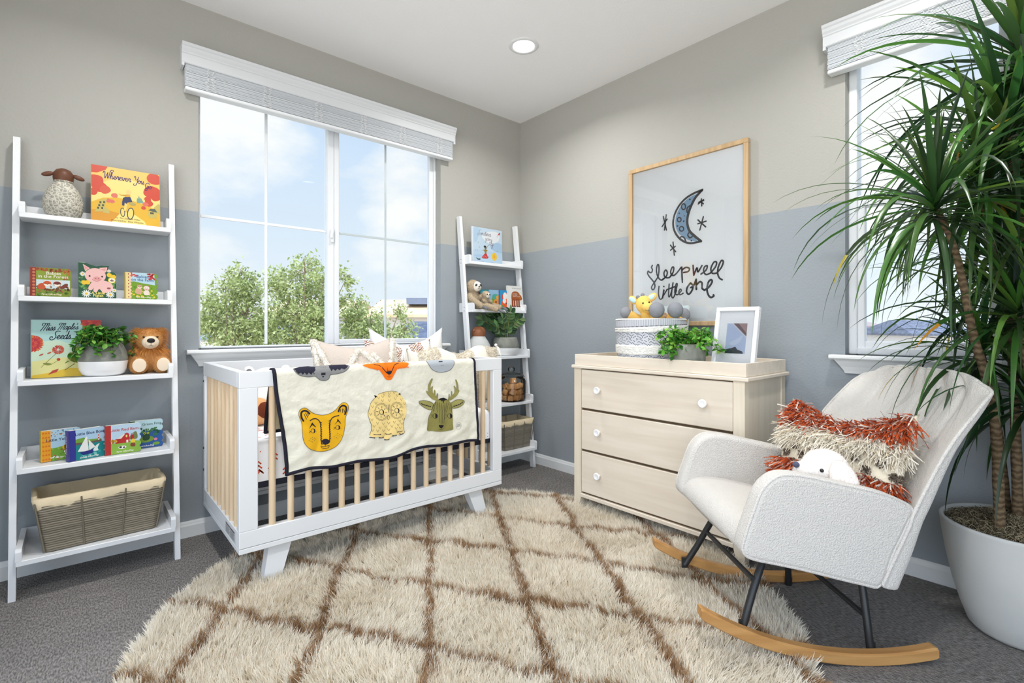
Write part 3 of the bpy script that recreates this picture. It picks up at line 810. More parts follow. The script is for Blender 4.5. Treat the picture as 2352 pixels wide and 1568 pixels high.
def cap_rounded(w, h, r, scal=0, n=6):
    """book outline; scal>0: that many soft scallops down the right edge"""
    P = [(0, 0), (w-r, 0)]
    if not scal:
        P += [(w-r+r*math.sin(a), r-r*math.cos(a)) for a in [PI/2*i/n for i in range(1, n+1)]]
        P += [(w-r+r*math.cos(a), h-r+r*math.sin(a)) for a in [PI/2*i/n for i in range(n+1)]]
    else:
        s = h/scal
        for k in range(scal):
            for i in range(1, 9):
                a = -PI/2+PI*i/9; P.append((w-.010+.010*math.cos(a)+(-.012*(1-math.cos(PI/2*abs(2*i/9-1)))*0), k*s+s/2+s/2*math.sin(a)))
        P.append((w-r, h))
    P.append((0, h))
    return P
BOOKB = mat('book_board', (1, 1, 1), .35, .35, attr=True)
PAGES = mat('book_pages', srgb(238, 234, 222), .8, .1)
def book(label, loc, w, h, th, art, spine, rz=0, tilt=6, out=None, group='picture books on the ladder shelves', spine_art=None, name='picture_book', edge=None):
    out = out or [(0, 0), (w, 0), (w, h), (0, h)]
    loc = (loc[0], loc[1], loc[2]+th*math.sin(math.radians(tilt)))
    art.clip(w, h)
    root = thing(name, label, 'book', loc, rot=(-math.radians(tilt), 0, math.radians(rz)), group=group)
    m = MB(); e = edge or spine
    m.prism(out, 'y', 0, .0022, 0, e); m.prism(out, 'y', th-.0022, th, 0, e); m.box(-.0015, 0, 0, .0015, th, h, 0, col=spine)
    art.into(m, lambda x, y, q: (x, -q, y), 0)
    if spine_art: spine_art.into(m, lambda x, y, q: (-.0015-q, th-x, y), 0)
    m.build('cover', BOOKB, root)
    cx_, cz_ = sum(p[0] for p in out)/len(out), sum(p[1] for p in out)/len(out)
    pin = [(max(.0018, p[0]-.0022 if p[0] > cx_ else p[0]), min(max(p[1], .0018), h-.0018)) for p in out]
    m = MB(); m.prism(pin, 'y', .0022, th-.0022); m.build('page_block', PAGES, root)
    return root
GLY = {
 'e': (.68, [[(0, .35), (.35, .5), (.52, .78), (.38, 1), (.15, .8), (.1, .4), (.3, .03), (.55, .1), (.75, .38)]]),
 'r': (.62, [[(0, .3), (.15, .9), (.2, 1.12), (.3, .88), (.52, .95), (.46, .4), (.55, 0), (.72, .32)]]),
 'h': (.78, [[(0, .3), (.32, 1.3), (.38, 2), (.25, 2.1), (.15, 1.5), (.1, 0)], [(.1, .4), (.3, .92), (.5, .85), (.52, .2), (.65, 0), (.85, .3)]]),
 'v': (.7, [[(0, .85), (.12, .95), (.28, .05), (.45, .25), (.58, .98), (.8, .85)]]),
 'o': (.75, [[(.35, 1), (.1, .7), (.1, .25), (.35, 0), (.6, .3), (.6, .7), (.35, 1), (.5, .86), (.8, .9)]]),
 'u': (.85, [[(0, .8), (.1, 1), (.12, .3), (.3, 0), (.5, .3), (.6, 1)], [(.6, 1), (.6, .25), (.7, 0), (.9, .3)]]),
 'i': (.42, [[(0, .3), (.15, 1), (.15, .25), (.28, 0), (.45, .3)], [(.18, 1.45), (.19, 1.5)]]),
 's': (.55, [[(0, .2), (.28, 1.05), (.32, .75), (.46, .35), (.3, 0), (.05, .12)], [(.3, 0), (.6, .3)]]),
 'a': (.82, [[(.55, .9), (.3, 1), (.05, .6), (.1, .1), (.35, .05), (.55, .5), (.6, 1)], [(.6, 1), (.6, .25), (.7, 0), (.88, .3)]]),
 'p': (.75, [[(0, .4), (.15, 1.05), (.12, -.9)], [(.12, .6), (.3, 1), (.55, .8), (.5, .2), (.25, 0), (.12, .15)], [(.3, 0), (.75, .3)]]),
 'l': (.42, [[(0, .3), (.28, 1.2), (.34, 2), (.2, 2.1), (.1, 1.4), (.12, .2), (.25, 0), (.45, .3)]]),
 'd': (.82, [[(.55, .9), (.3, 1), (.05, .6), (.1, .1), (.35, .05), (.55, .5), (.62, 2.1)], [(.62, 2.1), (.6, .25), (.7, 0), (.88, .3)]]),
 't': (.45, [[(0, .3), (.2, 1.7), (.18, .25), (.3, 0), (.46, .3)], [(-.02, 1.2), (.42, 1.26)]]),
 'm': (1.05, [[(0, .6), (.12, 1.02), (.12, 0)], [(.12, .6), (.3, 1), (.42, .85), (.42, 0)], [(.42, .6), (.6, 1), (.74, .85), (.76, .2), (.88, 0), (1.08, .3)]]),
 'y': (.82, [[(0, .9), (.1, 1), (.12, .35), (.3, .05), (.5, .35), (.58, 1)], [(.58, 1), (.55, -.4), (.35, -1), (.1, -.8), (.3, -.2), (.85, .3)]]),
 'W': (1.55, [[(-.1, 1.5), (0, 1.9), (.2, 2.0), (.3, 1.6), (.4, .4), (.5, 0), (.95, 1.8)], [(.95, 1.8), (1.0, .4), (1.12, 0), (1.32, .9), (1.42, 2.1), (1.7, 2.7), (2.1, 2.6), (2.15, 2.3)]]),
 'Y': (1.1, [[(.1, 1.7), (.02, 2.0), (.25, 2.2), (.4, 1.7), (.5, 1.1), (.75, 1.0), (1.0, 1.5)], [(1.05, 2.1), (1.0, .5), (.8, -.6), (.35, -.85), (.15, -.5), (.4, -.35)]]),
 'G': (1.2, [[(1.0, 1.55), (.85, 2.0), (.4, 1.9), (.1, 1.1), (.3, .2), (.7, .1), (1, .8), (.6, .85)], [(1, .8), (.95, -.3), (.6, -.9), (.3, -.6), (.6, -.1), (1.2, .3)]]),
 'M': (1.4, [[(-.1, 1.55), (-.3, 1.5), (-.35, 1.9), (-.05, 2.15), (.3, 1.8), (-.1, -.2)], [(.3, 1.8), (.6, 2.1), (.75, 1.7), (.5, 0)], [(.72, 1.4), (1.0, 2.1), (1.2, 1.8), (1.05, .3), (1.2, 0), (1.42, .3)]]),
 'S': (1.0, [[(1.2, 2.0), (.8, 2.1), (.45, 1.9), (.45, 1.4), (.75, .8), (.65, .1), (.2, -.2), (-.25, .1), (-.2, .6), (.1, .65), (.15, .3)]]),
 'F': (.95, [[(-.05, 1.9), (.2, 2.1), (1.0, 2.05)], [(.55, 2.05), (.5, .6), (.2, 0), (-.15, .25)], [(.2, 1.1), (.8, 1.18)]]),
 "'": (.2, [[(.12, 2.1), (.05, 1.65)]]), ' ': (.55, []),
}
def cursive(A, txt, x, y, s, col, w=.13, slant=.12, rot=0, arc=None):
    A.k += 1; A.hold = A.k
    r_ = _cursive(A, txt, x, y, s, col, w, slant, rot, arc); A.hold = None; return r_
def _cursive(A, txt, x, y, s, col, w=.13, slant=.12, rot=0, arc=None):
    """one-stroke script lettering; s = x-height in metres"""
    c, q = math.cos(rot), math.sin(rot); cx_ = 0
    for ch in txt:
        adv, st = GLY.get(ch, GLY[' '])
        for k in st:
            pts = []
            for px, py in spline([(*p, 0) for p in k], 5) if False else [(p.x, p.y) for p in spline([(*p, 0) for p in k], 5)]:
                X = (cx_+px+slant*py)*s; Y = py*s+(arc(X) if arc else 0); pts.append((x+X*c-Y*q, y+X*q+Y*c))
            A.stroke(pts, w*s, col)
        cx_ += adv
    return cx_*s
def leaf_mesh(mb, p, d, up, L, W, col, fold=.25, curl=.15):
    """one leaf: pointed oval, folded along the midrib and curled down"""
    p, d, up = Vector(p), Vector(d).normalized(), Vector(up)
    s = d.cross(up)
    if s.length < 1e-4: s = d.cross(Vector((1, 0, 0)))
    s.normalize(); n = s.cross(d)
    T = [(0, 0), (.22, .72), (.48, 1), (.76, .7), (1, 0)]; v = []
    for t, w in T:
        b = p+d*(L*t)-n*(curl*L*t*t); v += [b-s*(W*.5*w)+n*(fold*W*.5*w), b, b+s*(W*.5*w)+n*(fold*W*.5*w)]
    f = []
    for i in range(4): f += [(3*i, 3*i+1, 3*i+4, 3*i+3), (3*i+1, 3*i+2, 3*i+5, 3*i+4)]
    mb.add(v, f, 0, col, True)
LEAFM = mat('leaf', (1, 1, 1), .4, .35, attr=True, trans=.22)
STEMM = mat('stem', srgb(110, 120, 60), .6, .2)
def ivy(parent, c, rx, ry, nst, seed, L=.024, rise=.05, droop=1.0, cols=('3c7a2a', '58983a', '2c5c24', '7cb04a')):
    """trailing stems that rise from the pot mouth, arch out and hang, set with small oval leaves"""
    r = random.Random(seed); mb = MB(); ms = MB(); cc = [hexc(h) for h in cols]
    for k in range(nst):
        a = r.uniform(0, 2*PI); q = r.uniform(.55, 1.25); p0 = Vector((c[0]+.3*rx*math.cos(a), c[1]+.3*ry*math.sin(a), c[2]))
        p1 = Vector((c[0]+.75*rx*q*math.cos(a), c[1]+.75*ry*q*math.sin(a), c[2]+rise*r.uniform(.4, 1.5)))
        p2 = Vector((c[0]+1.25*rx*q*math.cos(a+.3), c[1]+1.25*ry*q*math.sin(a+.3), c[2]+rise*r.uniform(-.2, 1.2)))
        p3 = p2+Vector((.25*rx*q*math.cos(a), .25*ry*q*math.sin(a), -rise*droop*r.uniform(.2, 1.4)))
        P = spline([p0, p1, p2, p3], 6); ms.tube(P, .0011, 5)
        for i in range(3, len(P)):
            for _ in range(r.choice((1, 2, 2))):
                d = Vector((r.gauss(0, 1), r.gauss(0, 1), r.gauss(-.1, .6))); g = r.choice(cc); j = r.uniform(.85, 1.15)
                leaf_mesh(mb, P[i], d, (r.gauss(0, .4), r.gauss(0, .4)-.3, 1), L*r.uniform(.65, 1.15), L*r.uniform(.55, .8), tuple(x*j for x in g))
    mb.build('foliage', LEAFM, parent); ms.build('stems', STEMM, parent)
# ================================================================== LEFT LADDER SHELF, TOP TO BOTTOM
def ORG(r, g, b): return tuple(.78*c for c in srgb(r, g, b))
z5 = SHT[4]
t = thing('sheep_vase', 'pebbled stone sheep vase with a brown eared head on the top left shelf', 'vase', (-2.774, -.078, z5), group='stone animal vases')
PEB = mat('pebbled_stone', srgb(196, 192, 180), .85, .1)
def pebbles():
    nt = PEB.node_tree; N = nt.nodes; L = nt.links; tc = N.new('ShaderNodeTexCoord'); v = N.new('ShaderNodeTexVoronoi'); v.feature = 'DISTANCE_TO_EDGE'; v.inputs['Scale'].default_value = 78
    L.new(tc.outputs['Object'], v.inputs['Vector']); r = N.new('ShaderNodeValToRGB'); r.color_ramp.elements[0].position = .02; r.color_ramp.elements[1].position = .16
    r.color_ramp.elements[0].color = (*srgb(206, 202, 188), 1); r.color_ramp.elements[1].color = (*srgb(158, 155, 143), 1); L.new(v.outputs['Distance'], r.inputs['Fac'])
    L.new(r.outputs['Color'], N['Principled BSDF'].inputs['Base Color']); b = N.new('ShaderNodeBump'); b.inputs['Strength'].default_value = .9; b.inputs['Distance'].default_value = .006
    L.new(v.outputs['Distance'], b.inputs['Height']); L.new(b.outputs['Normal'], N['Principled BSDF'].inputs['Normal'])
pebbles()
BRN = mat('brown_glaze', srgb(98, 62, 44), .45, .3, bump=(40, .2, .004))
m = MB(); m.lathe([(0, 0), (.046, 0), (.060, .018), (.068, .045), (.069, .070), (.063, .100), (.050, .128), (.036, .148), (.030, .156), (.0, .157)], 40); m.build('body', PEB, t)
m = MB(); m.lathe([(.0, .155), (.031, .156), (.033, .163), (.030, .164)], 32); m.build('neck', PEB, t)
m = MB(); m.lathe([(.033, .163), (.0355, .178), (.033, .198), (.024, .212), (.010, .219), (0, .220)], 32)
for s in (-1, 1): m.ell((s*.050, -.004, .187), (.022, .007, .010), R=Matrix.Rotation(s*.35, 3, 'Y'))
m.build('head', BRN, t)

def tree_blob(A, x, y, r, col, sd, k=7):
    rr = random.Random(sd); A.blob([(x+r*(.85+.3*rr.random())*math.cos(2*PI*i/k), y+r*(.8+.3*rr.random())*math.sin(2*PI*i/k)) for i in range(k)], col)
w, h = .252, .262; A = Art()
A.rect(0, 0, w, h, ORG(238, 196, 100)); A.blob([(.0, .13), (.05, .19), (.13, .215), (.2, .19), (w, .14), (w, .06), (0, .06)], ORG(246, 218, 130))
A.poly([(0, 0), (w, 0), (w, .075), (.2, .10), (.14, .115), (.09, .12), (.04, .11), (0, .085)], ORG(226, 178, 48))
A.poly([(0, 0), (0, .05), (.05, .055), (.1, .045), (.09, 0)], ORG(214, 150, 40)); A.poly([(.07, 0), (.10, .045), (.125, .055), (.15, .05), (.19, .02), (.2, 0)], ORG(244, 222, 130))
RED = ORG(206, 74, 50); PNK = ORG(218, 112, 96)
A.poly([(0, h), (.058, h), (.05, .245), (.035, .235), (.02, .226), (0, .224)], RED)
for x, y, r, c in ((.012, .185, .034, RED), (.03, .16, .026, RED), (.005, .135, .018, RED), (.048, .15, .02, ORG(212, 90, 60)), (.23, .236, .032, RED), (.222, .17, .034, RED), (.235, .155, .028, RED), (.205, .13, .014, RED), (.21, .112, .016, RED), (.195, .105, .012, PNK), (.06, .10, .011, PNK), (.073, .098, .009, PNK), (.08, .128, .012, PNK), (.187, .085, .009, RED)): tree_blob(A, x, y, r, c, int(x*9e3))
A.poly([(.162, .115), (.164, .13), (.168, .128), (.171, .145), (.174, .128), (.178, .134), (.186, .118), (.188, .108), (.164, .106)], ORG(120, 158, 140))
for q in ([(.012, .04), (.03, .10), (.055, .108), (.04, .045)], [(.04, .04), (.045, .07), (.062, .055), (.062, .038)], [(.205, .055), (.208, .078), (.228, .085), (.24, .07), (.236, .04), (.21, .04)], [(.225, .09), (.245, .115), (w, .11), (w, .06)]): A.poly(q, ORG(196, 178, 96))
for x, y in ((.02, .055), (.024, .068), (.028, .082), (.034, .056), (.037, .07), (.041, .085), (.213, .06), (.22, .06)): A.rect(x, y, x+.0065, y+.009, ORG(70, 72, 50))
A.poly([(.205, .077), (.215, .085), (.232, .087), (.241, .071), (.225, .072)], ORG(84, 96, 88))
# a rider on a bicycle on the path
A.ell(.110, .052, .009, .022, ORG(62, 70, 80), .05); A.ell(.110, .052, .006, .018, ORG(238, 206, 110), .05)
A.ell(.139, .05, .013, .030, ORG(62, 70, 80), -.1); A.ell(.139, .05, .0095, .025, ORG(240, 210, 110), -.1)
A.poly([(.108, .1), (.112, .122), (.13, .135), (.14, .128), (.146, .108), (.128, .102), (.118, .085), (.108, .085)], ORG(46, 54, 92)); A.poly([(.118, .1), (.128, .09), (.122, .06), (.114, .06)], ORG(236, 206, 110))
A.ell(.133, .152, .010, .012, ORG(236, 204, 130)); A.poly([(.122, .138), (.138, .142), (.139, .132), (.124, .128), (.108, .136), (.094, .14), (.106, .130)], ORG(222, 170, 50)); A.ell(.147, .098, .012, .008, ORG(176, 160, 96))
NAV = ORG(62, 44, 112)
cursive(A, 'Wherever', .040, .206, .0158, NAV, .17, .1, -.02); cursive(A, 'You', .150, .204, .0150, NAV, .17, .1, -.06); cursive(A, 'Go', .192, .186, .0140, NAV, .17, .1, -.12)
A.text('by  Pat Zietlow Miller', .13, .020, .0105, ORG(120, 84, 40)); A.text('illustrated by  Eliza Wheeler', .128, .007, .0105, ORG(120, 84, 40))
book('yellow and red picture book with a cyclist, alone on the top left shelf', (-2.681, -.118, z5+.0005), w, h, .012, A, ORG(210, 160, 60), 0, 9)

z4 = SHT[3]
def leafspots(A, x0, y0, x1, y1, n, cols, r, sd):
    q = random.Random(sd)
    for i in range(n):
        A.hold = A.k+1+i % len(cols); A.ell(q.uniform(x0, x1), q.uniform(y0, y1), r*q.uniform(.5, 1.2), r*q.uniform(.4, .8), cols[i % len(cols)], q.uniform(0, 3), 8)
    A.hold = None; A.k += len(cols)
def animal_face(A, x, y, r, col, white, ear, dark=(.03, .02, .02)):
    for s in (-1, 1): A.poly([(x+s*r*.95, y+r*1.25), (x+s*r*.15, y+r*.65), (x+s*r*.9, y+r*.2)], ear)
    A.ell(x, y, r, r*.88, col); A.poly([(x-r*.95, y-r*.1), (x, y-r*.25), (x+r*.95, y-r*.1), (x+r*.5, y-r*.8), (x, y-r*.95), (x-r*.5, y-r*.8)], white)
    for s in (-1, 1): A.ell(x+s*r*.38, y+r*.1, r*.1, r*.12, dark, 0, 8)
    A.ell(x, y-r*.28, r*.12, r*.09, dark, 0, 8)
w, h = .128, .123; out = cap_rounded(w, h, .014, 0); A = Art()
A.poly(out, ORG(122, 140, 36)); A.rect(.018, .066, .112, .108, ORG(140, 158, 44)); leafspots(A, .02, .108, .12, .12, 16, [ORG(170, 86, 34), ORG(150, 70, 30)], .007, 1); leafspots(A, .105, .075, .122, .115, 12, [ORG(170, 86, 34), ORG(186, 110, 50)], .006, 2)
A.rect(.018, .034, .124, .072, ORG(206, 222, 224)); leafspots(A, .02, .02, .12, .044, 34, [ORG(120, 60, 30), ORG(150, 96, 50), ORG(100, 66, 34)], .007, 3); leafspots(A, .02, .002, .12, .02, 26, [ORG(130, 156, 48), ORG(96, 128, 40)], .007, 4)
A.poly([(0, 0), (.017, 0), (.017, h), (0, h)], ORG(140, 46, 34))
for i in range(9): A.ell(.0105, .008+i*.0133, .005, .0046, ORG(206, 120, 84))
A.blob([(.022, .034), (.026, .052), (.04, .056), (.046, .04), (.04, .03)], ORG(196, 84, 40)); A.blob([(.092, .036), (.1, .05), (.112, .058), (.118, .052), (.106, .036)], ORG(120, 52, 36))
animal_face(A, .052, .055, .013, ORG(200, 84, 40), ORG(244, 232, 214), ORG(232, 210, 190)); animal_face(A, .083, .055, .0125, ORG(122, 48, 34), ORG(244, 232, 214), ORG(236, 216, 200))
A.text('Babies', .072, .094, .0185, ORG(246, 240, 214), bold=.01); A.text('in the Forest', .071, .080, .0185, ORG(246, 240, 214), bold=.01); A.text('First Lift-a-Flap', .066, .006, .0105, ORG(244, 236, 190), bold=.02)
book('green and rust board book with two foxes, left on the second shelf', (-2.876, -.128, z4+.0005), w, h, .022, A, ORG(140, 46, 34), 2, 5, out, edge=ORG(170, 150, 110))

w, h = .130, .156; GRN = ORG(34, 84, 58); A = Art()
out = [(0, 0), (w, 0), (w, .108), (.122, .118), (.108, .122), (.100, .132), (.105, .147), (.075, .146), (.06, .142), (.035, .15), (.02, .158), (0, .156)]
A.poly(out, GRN); leafspots(A, .004, .02, .032, .12, 26, [ORG(70, 130, 60), ORG(110, 160, 80), ORG(46, 100, 60)], .008, 5); leafspots(A, .1, .03, .126, .11, 26, [ORG(70, 140, 60), ORG(120, 170, 80), ORG(40, 100, 56)], .008, 6)
PK = ORG(240, 190, 184); PK2 = ORG(226, 156, 152)
A.blob([(.034, .05), (.034, .035), (.044, .034), (.05, .044), (.05, .03), (.06, .024), (.07, .04), (.085, .024), (.11, .03), (.118, .048), (.11, .07), (.08, .08), (.05, .075)], PK)
A.poly([(.014, .150), (.038, .132), (.022, .118)], PK); A.poly([(.018, .144), (.033, .132), (.023, .122)], PK2); A.poly([(.070, .136), (.098, .140), (.095, .120), (.085, .112)], PK); A.poly([(.074, .13), (.094, .137), (.09, .122)], PK2)
A.ell(.057, .100, .036, .034, PK); A.ell(.062, .087, .013, .009, PK2); A.ell(.058, .087, .0016, .0022, ORG(130, 70, 70)); A.ell(.067, .087, .0016, .0022, ORG(130, 70, 70))
A.stroke([(.046, .083), (.055, .076), (.066, .076), (.077, .084)], .0016, ORG(170, 70, 70), sm=4); A.ell(.037, .097, .0034, .004, ORG(60, 34, 34)); A.ell(.080, .097, .0034, .004, ORG(60, 34, 34)); A.ell(.103, .045, .007, .004, ORG(140, 80, 74))
def daisy(A, x, y, r):
    A.k += 1; A.hold = A.k
    for i in range(12):
        a = 2*PI*i/12; A.ell(x+r*.62*math.cos(a), y+r*.62*math.sin(a), r*.4, r*.12, ORG(242, 242, 236), a, 8)
    A.hold = None; A.ell(x, y, r*.3, r*.3, ORG(230, 190, 40), 0, 10)
for q in ((.026, .018, .017), (.108, .016, .016), (.014, .105, .011), (.122, .036, .010), (.104, .124, .008)): daisy(A, *q)
for x, y in ((.105, .105), (.12, .098), (.018, .067), (.03, .068)): A.ell(x, y, .009, .010, ORG(238, 196, 52), .5)
A.ell(.114, .082, .0135, .0135, ORG(232, 214, 60)); A.ell(.114, .082, .0105, .0105, ORG(244, 240, 228)); A.ell(.114, .080, .007, .003, ORG(110, 60, 40)); A.ell(.114, .087, .002, .002, ORG(90, 60, 50))
A.text('A Little', .066, .017, .0155, ORG(246, 232, 120), bold=.015); A.text('Piglet', .066, .0055, .0165, ORG(246, 232, 120), bold=.015)
book('dark green shaped board book with a pink pig, middle of the second shelf', (-2.724, -.128, z4+.0005), w, h, .022, A, GRN, 1, 5, out, edge=ORG(180, 190, 170))

w, h = .122, .124; out = cap_rounded(w, h, .012, 5); A = Art()
A.poly(out, ORG(120, 160, 50)); A.poly([(0, .075), (.03, .082), (.07, .074), (w-.01, .068), (w-.01, .09), (w-.012, h), (0, h)], ORG(186, 216, 228)); leafspots(A, .014, .108, .04, .122, 8, [ORG(206, 70, 66), ORG(220, 100, 90)], .008, 7); leafspots(A, .085, .095, .112, .120, 12, [ORG(206, 70, 66), ORG(190, 56, 60)], .008, 8)
leafspots(A, .018, .004, .108, .06, 46, [ORG(100, 146, 40), ORG(150, 186, 70), ORG(232, 206, 70), ORG(84, 130, 40)], .005, 9)
A.rect(0, 0, .016, h, ORG(236, 214, 150))
for i in range(8): A.ell(.0165, .009+i*.0152, .0045, .007, ORG(240, 206, 170)); A.ell(.0105, .009+i*.0152, .0022, .003, ORG(150, 80, 50))
A.blob([(.034, .03), (.04, .05), (.055, .052), (.062, .035), (.05, .022)], ORG(214, 170, 140)); animal_face(A, .052, .058, .010, ORG(206, 164, 138), ORG(240, 220, 206), ORG(196, 130, 110)); A.blob([(.068, .022), (.07, .04), (.085, .042), (.088, .022)], ORG(240, 222, 210)); animal_face(A, .078, .052, .012, ORG(240, 224, 212), ORG(232, 180, 170), ORG(190, 120, 104))
for x, y in ((.03, .02), (.046, .012), (.06, .014), (.09, .03), (.1, .02), (.098, .04)): A.ell(x, y, .004, .0035, ORG(240, 206, 60))
A.text('Babies', .064, .100, .0185, ORG(80, 122, 170), bold=.008); A.text('on the Farm', .064, .085, .0175, ORG(80, 122, 170), bold=.008); A.text('First Lift-a-Flap', .066, .006, .0098, ORG(248, 244, 220), bold=.02)
SA = Art(); SA.rect(0, 0, .026, h, ORG(226, 200, 110))
book('pale blue and green board book with two farm animals, right on the second shelf', (-2.560, -.134, z4+.0005), w, h, .026, A, ORG(228, 202, 116), 8, 5, out, edge=ORG(206, 214, 190), spine_art=SA)

z3 = SHT[2]
w, h = .226, .248; A = Art()
A.rect(0, 0, w, h, ORG(176, 216, 210)); A.poly([(0, 0), (w, 0), (w, .10), (.15, .13), (.08, .16), (0, .15)], ORG(204, 226, 200)); A.poly([(0, 0), (w, 0), (w, .06), (.1, .085), (0, .07)], ORG(226, 222, 150)); A.poly([(0, 0), (w, 0), (w, .03), (.12, .038), (.05, .02), (0, .012)], ORG(226, 190, 56))
def dahlia(A, x, y, r, sd, clip=None):
    q = random.Random(sd); A.hold = A.k
    for ring, c in ((1.0, ORG(214, 120, 44)), (.9, ORG(206, 66, 50)), (.66, ORG(180, 44, 56)), (.42, ORG(210, 80, 60))):
        A.k += 1; A.hold = A.k
        n = max(6, int(26*ring))
        for i in range(n):
            a = 2*PI*i/n+q.uniform(-.1, .1); px, py = x+r*ring*.85*math.cos(a), y+r*ring*.85*math.sin(a)
            if clip and not clip(px, py): continue
            A.ell(px, py, r*.17, r*.09, c, a, 8)
    A.hold = None; A.k = A.k+0
A.poly([(w, h), (w, .195), (.205, .19), (.175, .21), (.158, .235), (.156, h)], ORG(190, 50, 54)); dahlia(A, .205, .24, .05, 1, lambda x, y: x < w-.004 and y < h-.004)
A.poly([(0, .11), (.015, .12), (.034, .14), (.034, .165), (.02, .178), (0, .182)], ORG(190, 50, 54)); dahlia(A, .002, .145, .036, 2, lambda x, y: x > .004)
dahlia(A, .083, .118, .020, 3); A.stroke([(.075, .1), (.05, .07), (.03, .045)], .0018, ORG(120, 130, 60)); A.blob([(.035, .06), (.045, .064), (.062, .058), (.05, .052)], ORG(132, 140, 60)); A.ell(.084, .076, .006, .006, ORG(190, 60, 50)); A.stroke([(.08, .07), (.06, .055)], .0014, ORG(120, 130, 60))
A.blob([(.112, .085), (.122, .105), (.15, .09), (.18, .07), (.2, .05), (.16, .055), (.13, .065)], ORG(120, 130, 30)); A.stroke([(.135, .055), (.105, .03)], .003, ORG(120, 120, 40))
for q in ((.03, .098), (.055, .105)): A.ell(q[0], q[1], .008, .003, ORG(190, 90, 60), .5)
A.poly([(.05, .012), (.065, .03), (.085, .036), (.078, .022)], ORG(196, 70, 50)); A.stroke([(.054, .014), (.082, .034)], .001, ORG(120, 50, 40))
INK = ORG(26, 38, 58)
cursive(A, 'Miss', .030, .202, .0145, INK, .18, .35); cursive(A, "Maple's", .084, .206, .0130, INK, .18, .35); cursive(A, 'Seeds', .060, .164, .0165, INK, .19, .3); A.text('ELIZA WHEELER', .19, .018, .008, ORG(120, 90, 40))
book('mint green picture book with red dahlias behind the third shelf pot', (-2.872, -.142, z3+.0005), w, h, .012, A, ORG(180, 206, 200), 3, 8)

CON = mat('grey_concrete', srgb(122, 124, 116), .75, .15, var=(24, srgb(138, 140, 132), .35, .7), bump=(60, .15, .003))
POTW = mat('white_dip', srgb(240, 240, 240), .45, .3)
SOIL = mat('potting_soil', srgb(60, 46, 34), .95, .05, bump=(120, .8, .01))
def dipped_pot(root, R, Hh, zc, rim, sy=1.0):
    prof = [(0, 0), (R*.66, 0), (R*.84, Hh*.06), (R*.95, Hh*.20), (R*.995, zc), (R, zc+.001), (R*.99, Hh*.52), (R*.93, Hh*.72), (R*.80, Hh*.90), (rim, Hh), (rim-.004, Hh), (rim-.006, Hh-.008)]
    m = MB(); m.lathe(prof[:5], 44, sy=sy); m.build('white_base', POTW, root); m = MB(); m.lathe(prof[4:], 44, sy=sy); m.build('pot', CON, root)
    m = MB(); m.lathe([(0, Hh-.010), (rim-.005, Hh-.009)], 30, sy=sy); m.build('soil', SOIL, root)
t = thing('potted_ivy', 'trailing green ivy in a wide grey pot with white base beside the plush lion', 'potted plant', (-2.640, -.136, z3), group='ivy in grey pots')
dipped_pot(t, .088, .150, .066, .058); ivy(t, (.006, 0, .148), .070, .070, 26, 4, .027, .048, 1.3)

# plush lion, sitting with both soles forward
LN1, LN2 = srgb(206, 152, 92), srgb(232, 188, 130)
t = thing('plush_lion', 'tan plush lion with an orange mane sitting at the right of the third shelf', 'plush toy', (-2.470, -.105, z3))
LION = mat('lion_cloth', srgb(206, 154, 96), .95, .05)
m = MB(); m.ell((0, .012, .062), (.052, .042, .060)); m.ell((0, -.002, .158), (.054, .046, .052)); m.ell((0, .005, .115), (.035, .03, .03))
for s in (-1, 1):
    m.ell((s*.045, -.036, .039), (.035, .052, .039)); m.ell((s*.062, 0, .078), (.017, .020, .042), R=Matrix.Rotation(-s*.35, 3, 'Y')); m.ell((s*.072, -.014, .045), (.015, .016, .018)); m.ell((s*.045, .008, .197), (.018, .010, .018))
body = m.build('body', LION, t); remesh(body, .005, 5)
fur(body, 26000, .0050, .0009, LN1, LN2, .3, .6)
m = MB(); m.ell((.0, -.040, .145), (.034, .020, .031)); m.ell((0, -.052, .140), (.022, .012, .020)); mz = m.build('muzzle', mat('muzzle_felt', srgb(226, 208, 184), .95, .05), t)
m = MB(); m.ell((0, -.061, .153), (.0155, .007, .0115)); m.tube([(0, -.064, .143), (0, -.063, .132)], .001, 6); m.tube([(-.011, -.059, .131), (-.004, -.063, .128), (0, -.0635, .131), (.005, -.063, .128), (.012, -.058, .132)], .0009, 6); m.build('nose', mat('black_felt', srgb(24, 24, 28), .6, .3), t)
for s in (-1, 1):
    m = MB(); m.ell((s*.026, -.044, .170), .0046); m.build('eye', mat('black_bead', srgb(16, 14, 14), .15, .6), t)
    m = MB(); m.ell((s*.045, -.0868, .042), (.0265, .0045, .031)); m.build('sole', mat('muzzle_felt'), t)
def mane(p, q): return ((p[:, 2] > .098) & (((p[:, 1] > -.012) | (p[:, 2] > .188) | (p[:, 2] < .118)) & (np.abs(p[:, 0]) < .09) & ~((p[:, 1] < -.02) & (p[:, 2] > .118) & (p[:, 2] < .182) & (np.abs(p[:, 0]) < .042))))
fur(body, 8000, .030, .0011, srgb(206, 130, 54), srgb(238, 180, 104), .8, .3, 'mane', mane, t, lay=lambda p: np.stack([p[:, 0]*18, np.full(len(p), -.25), np.full(len(p), .0)], 1))

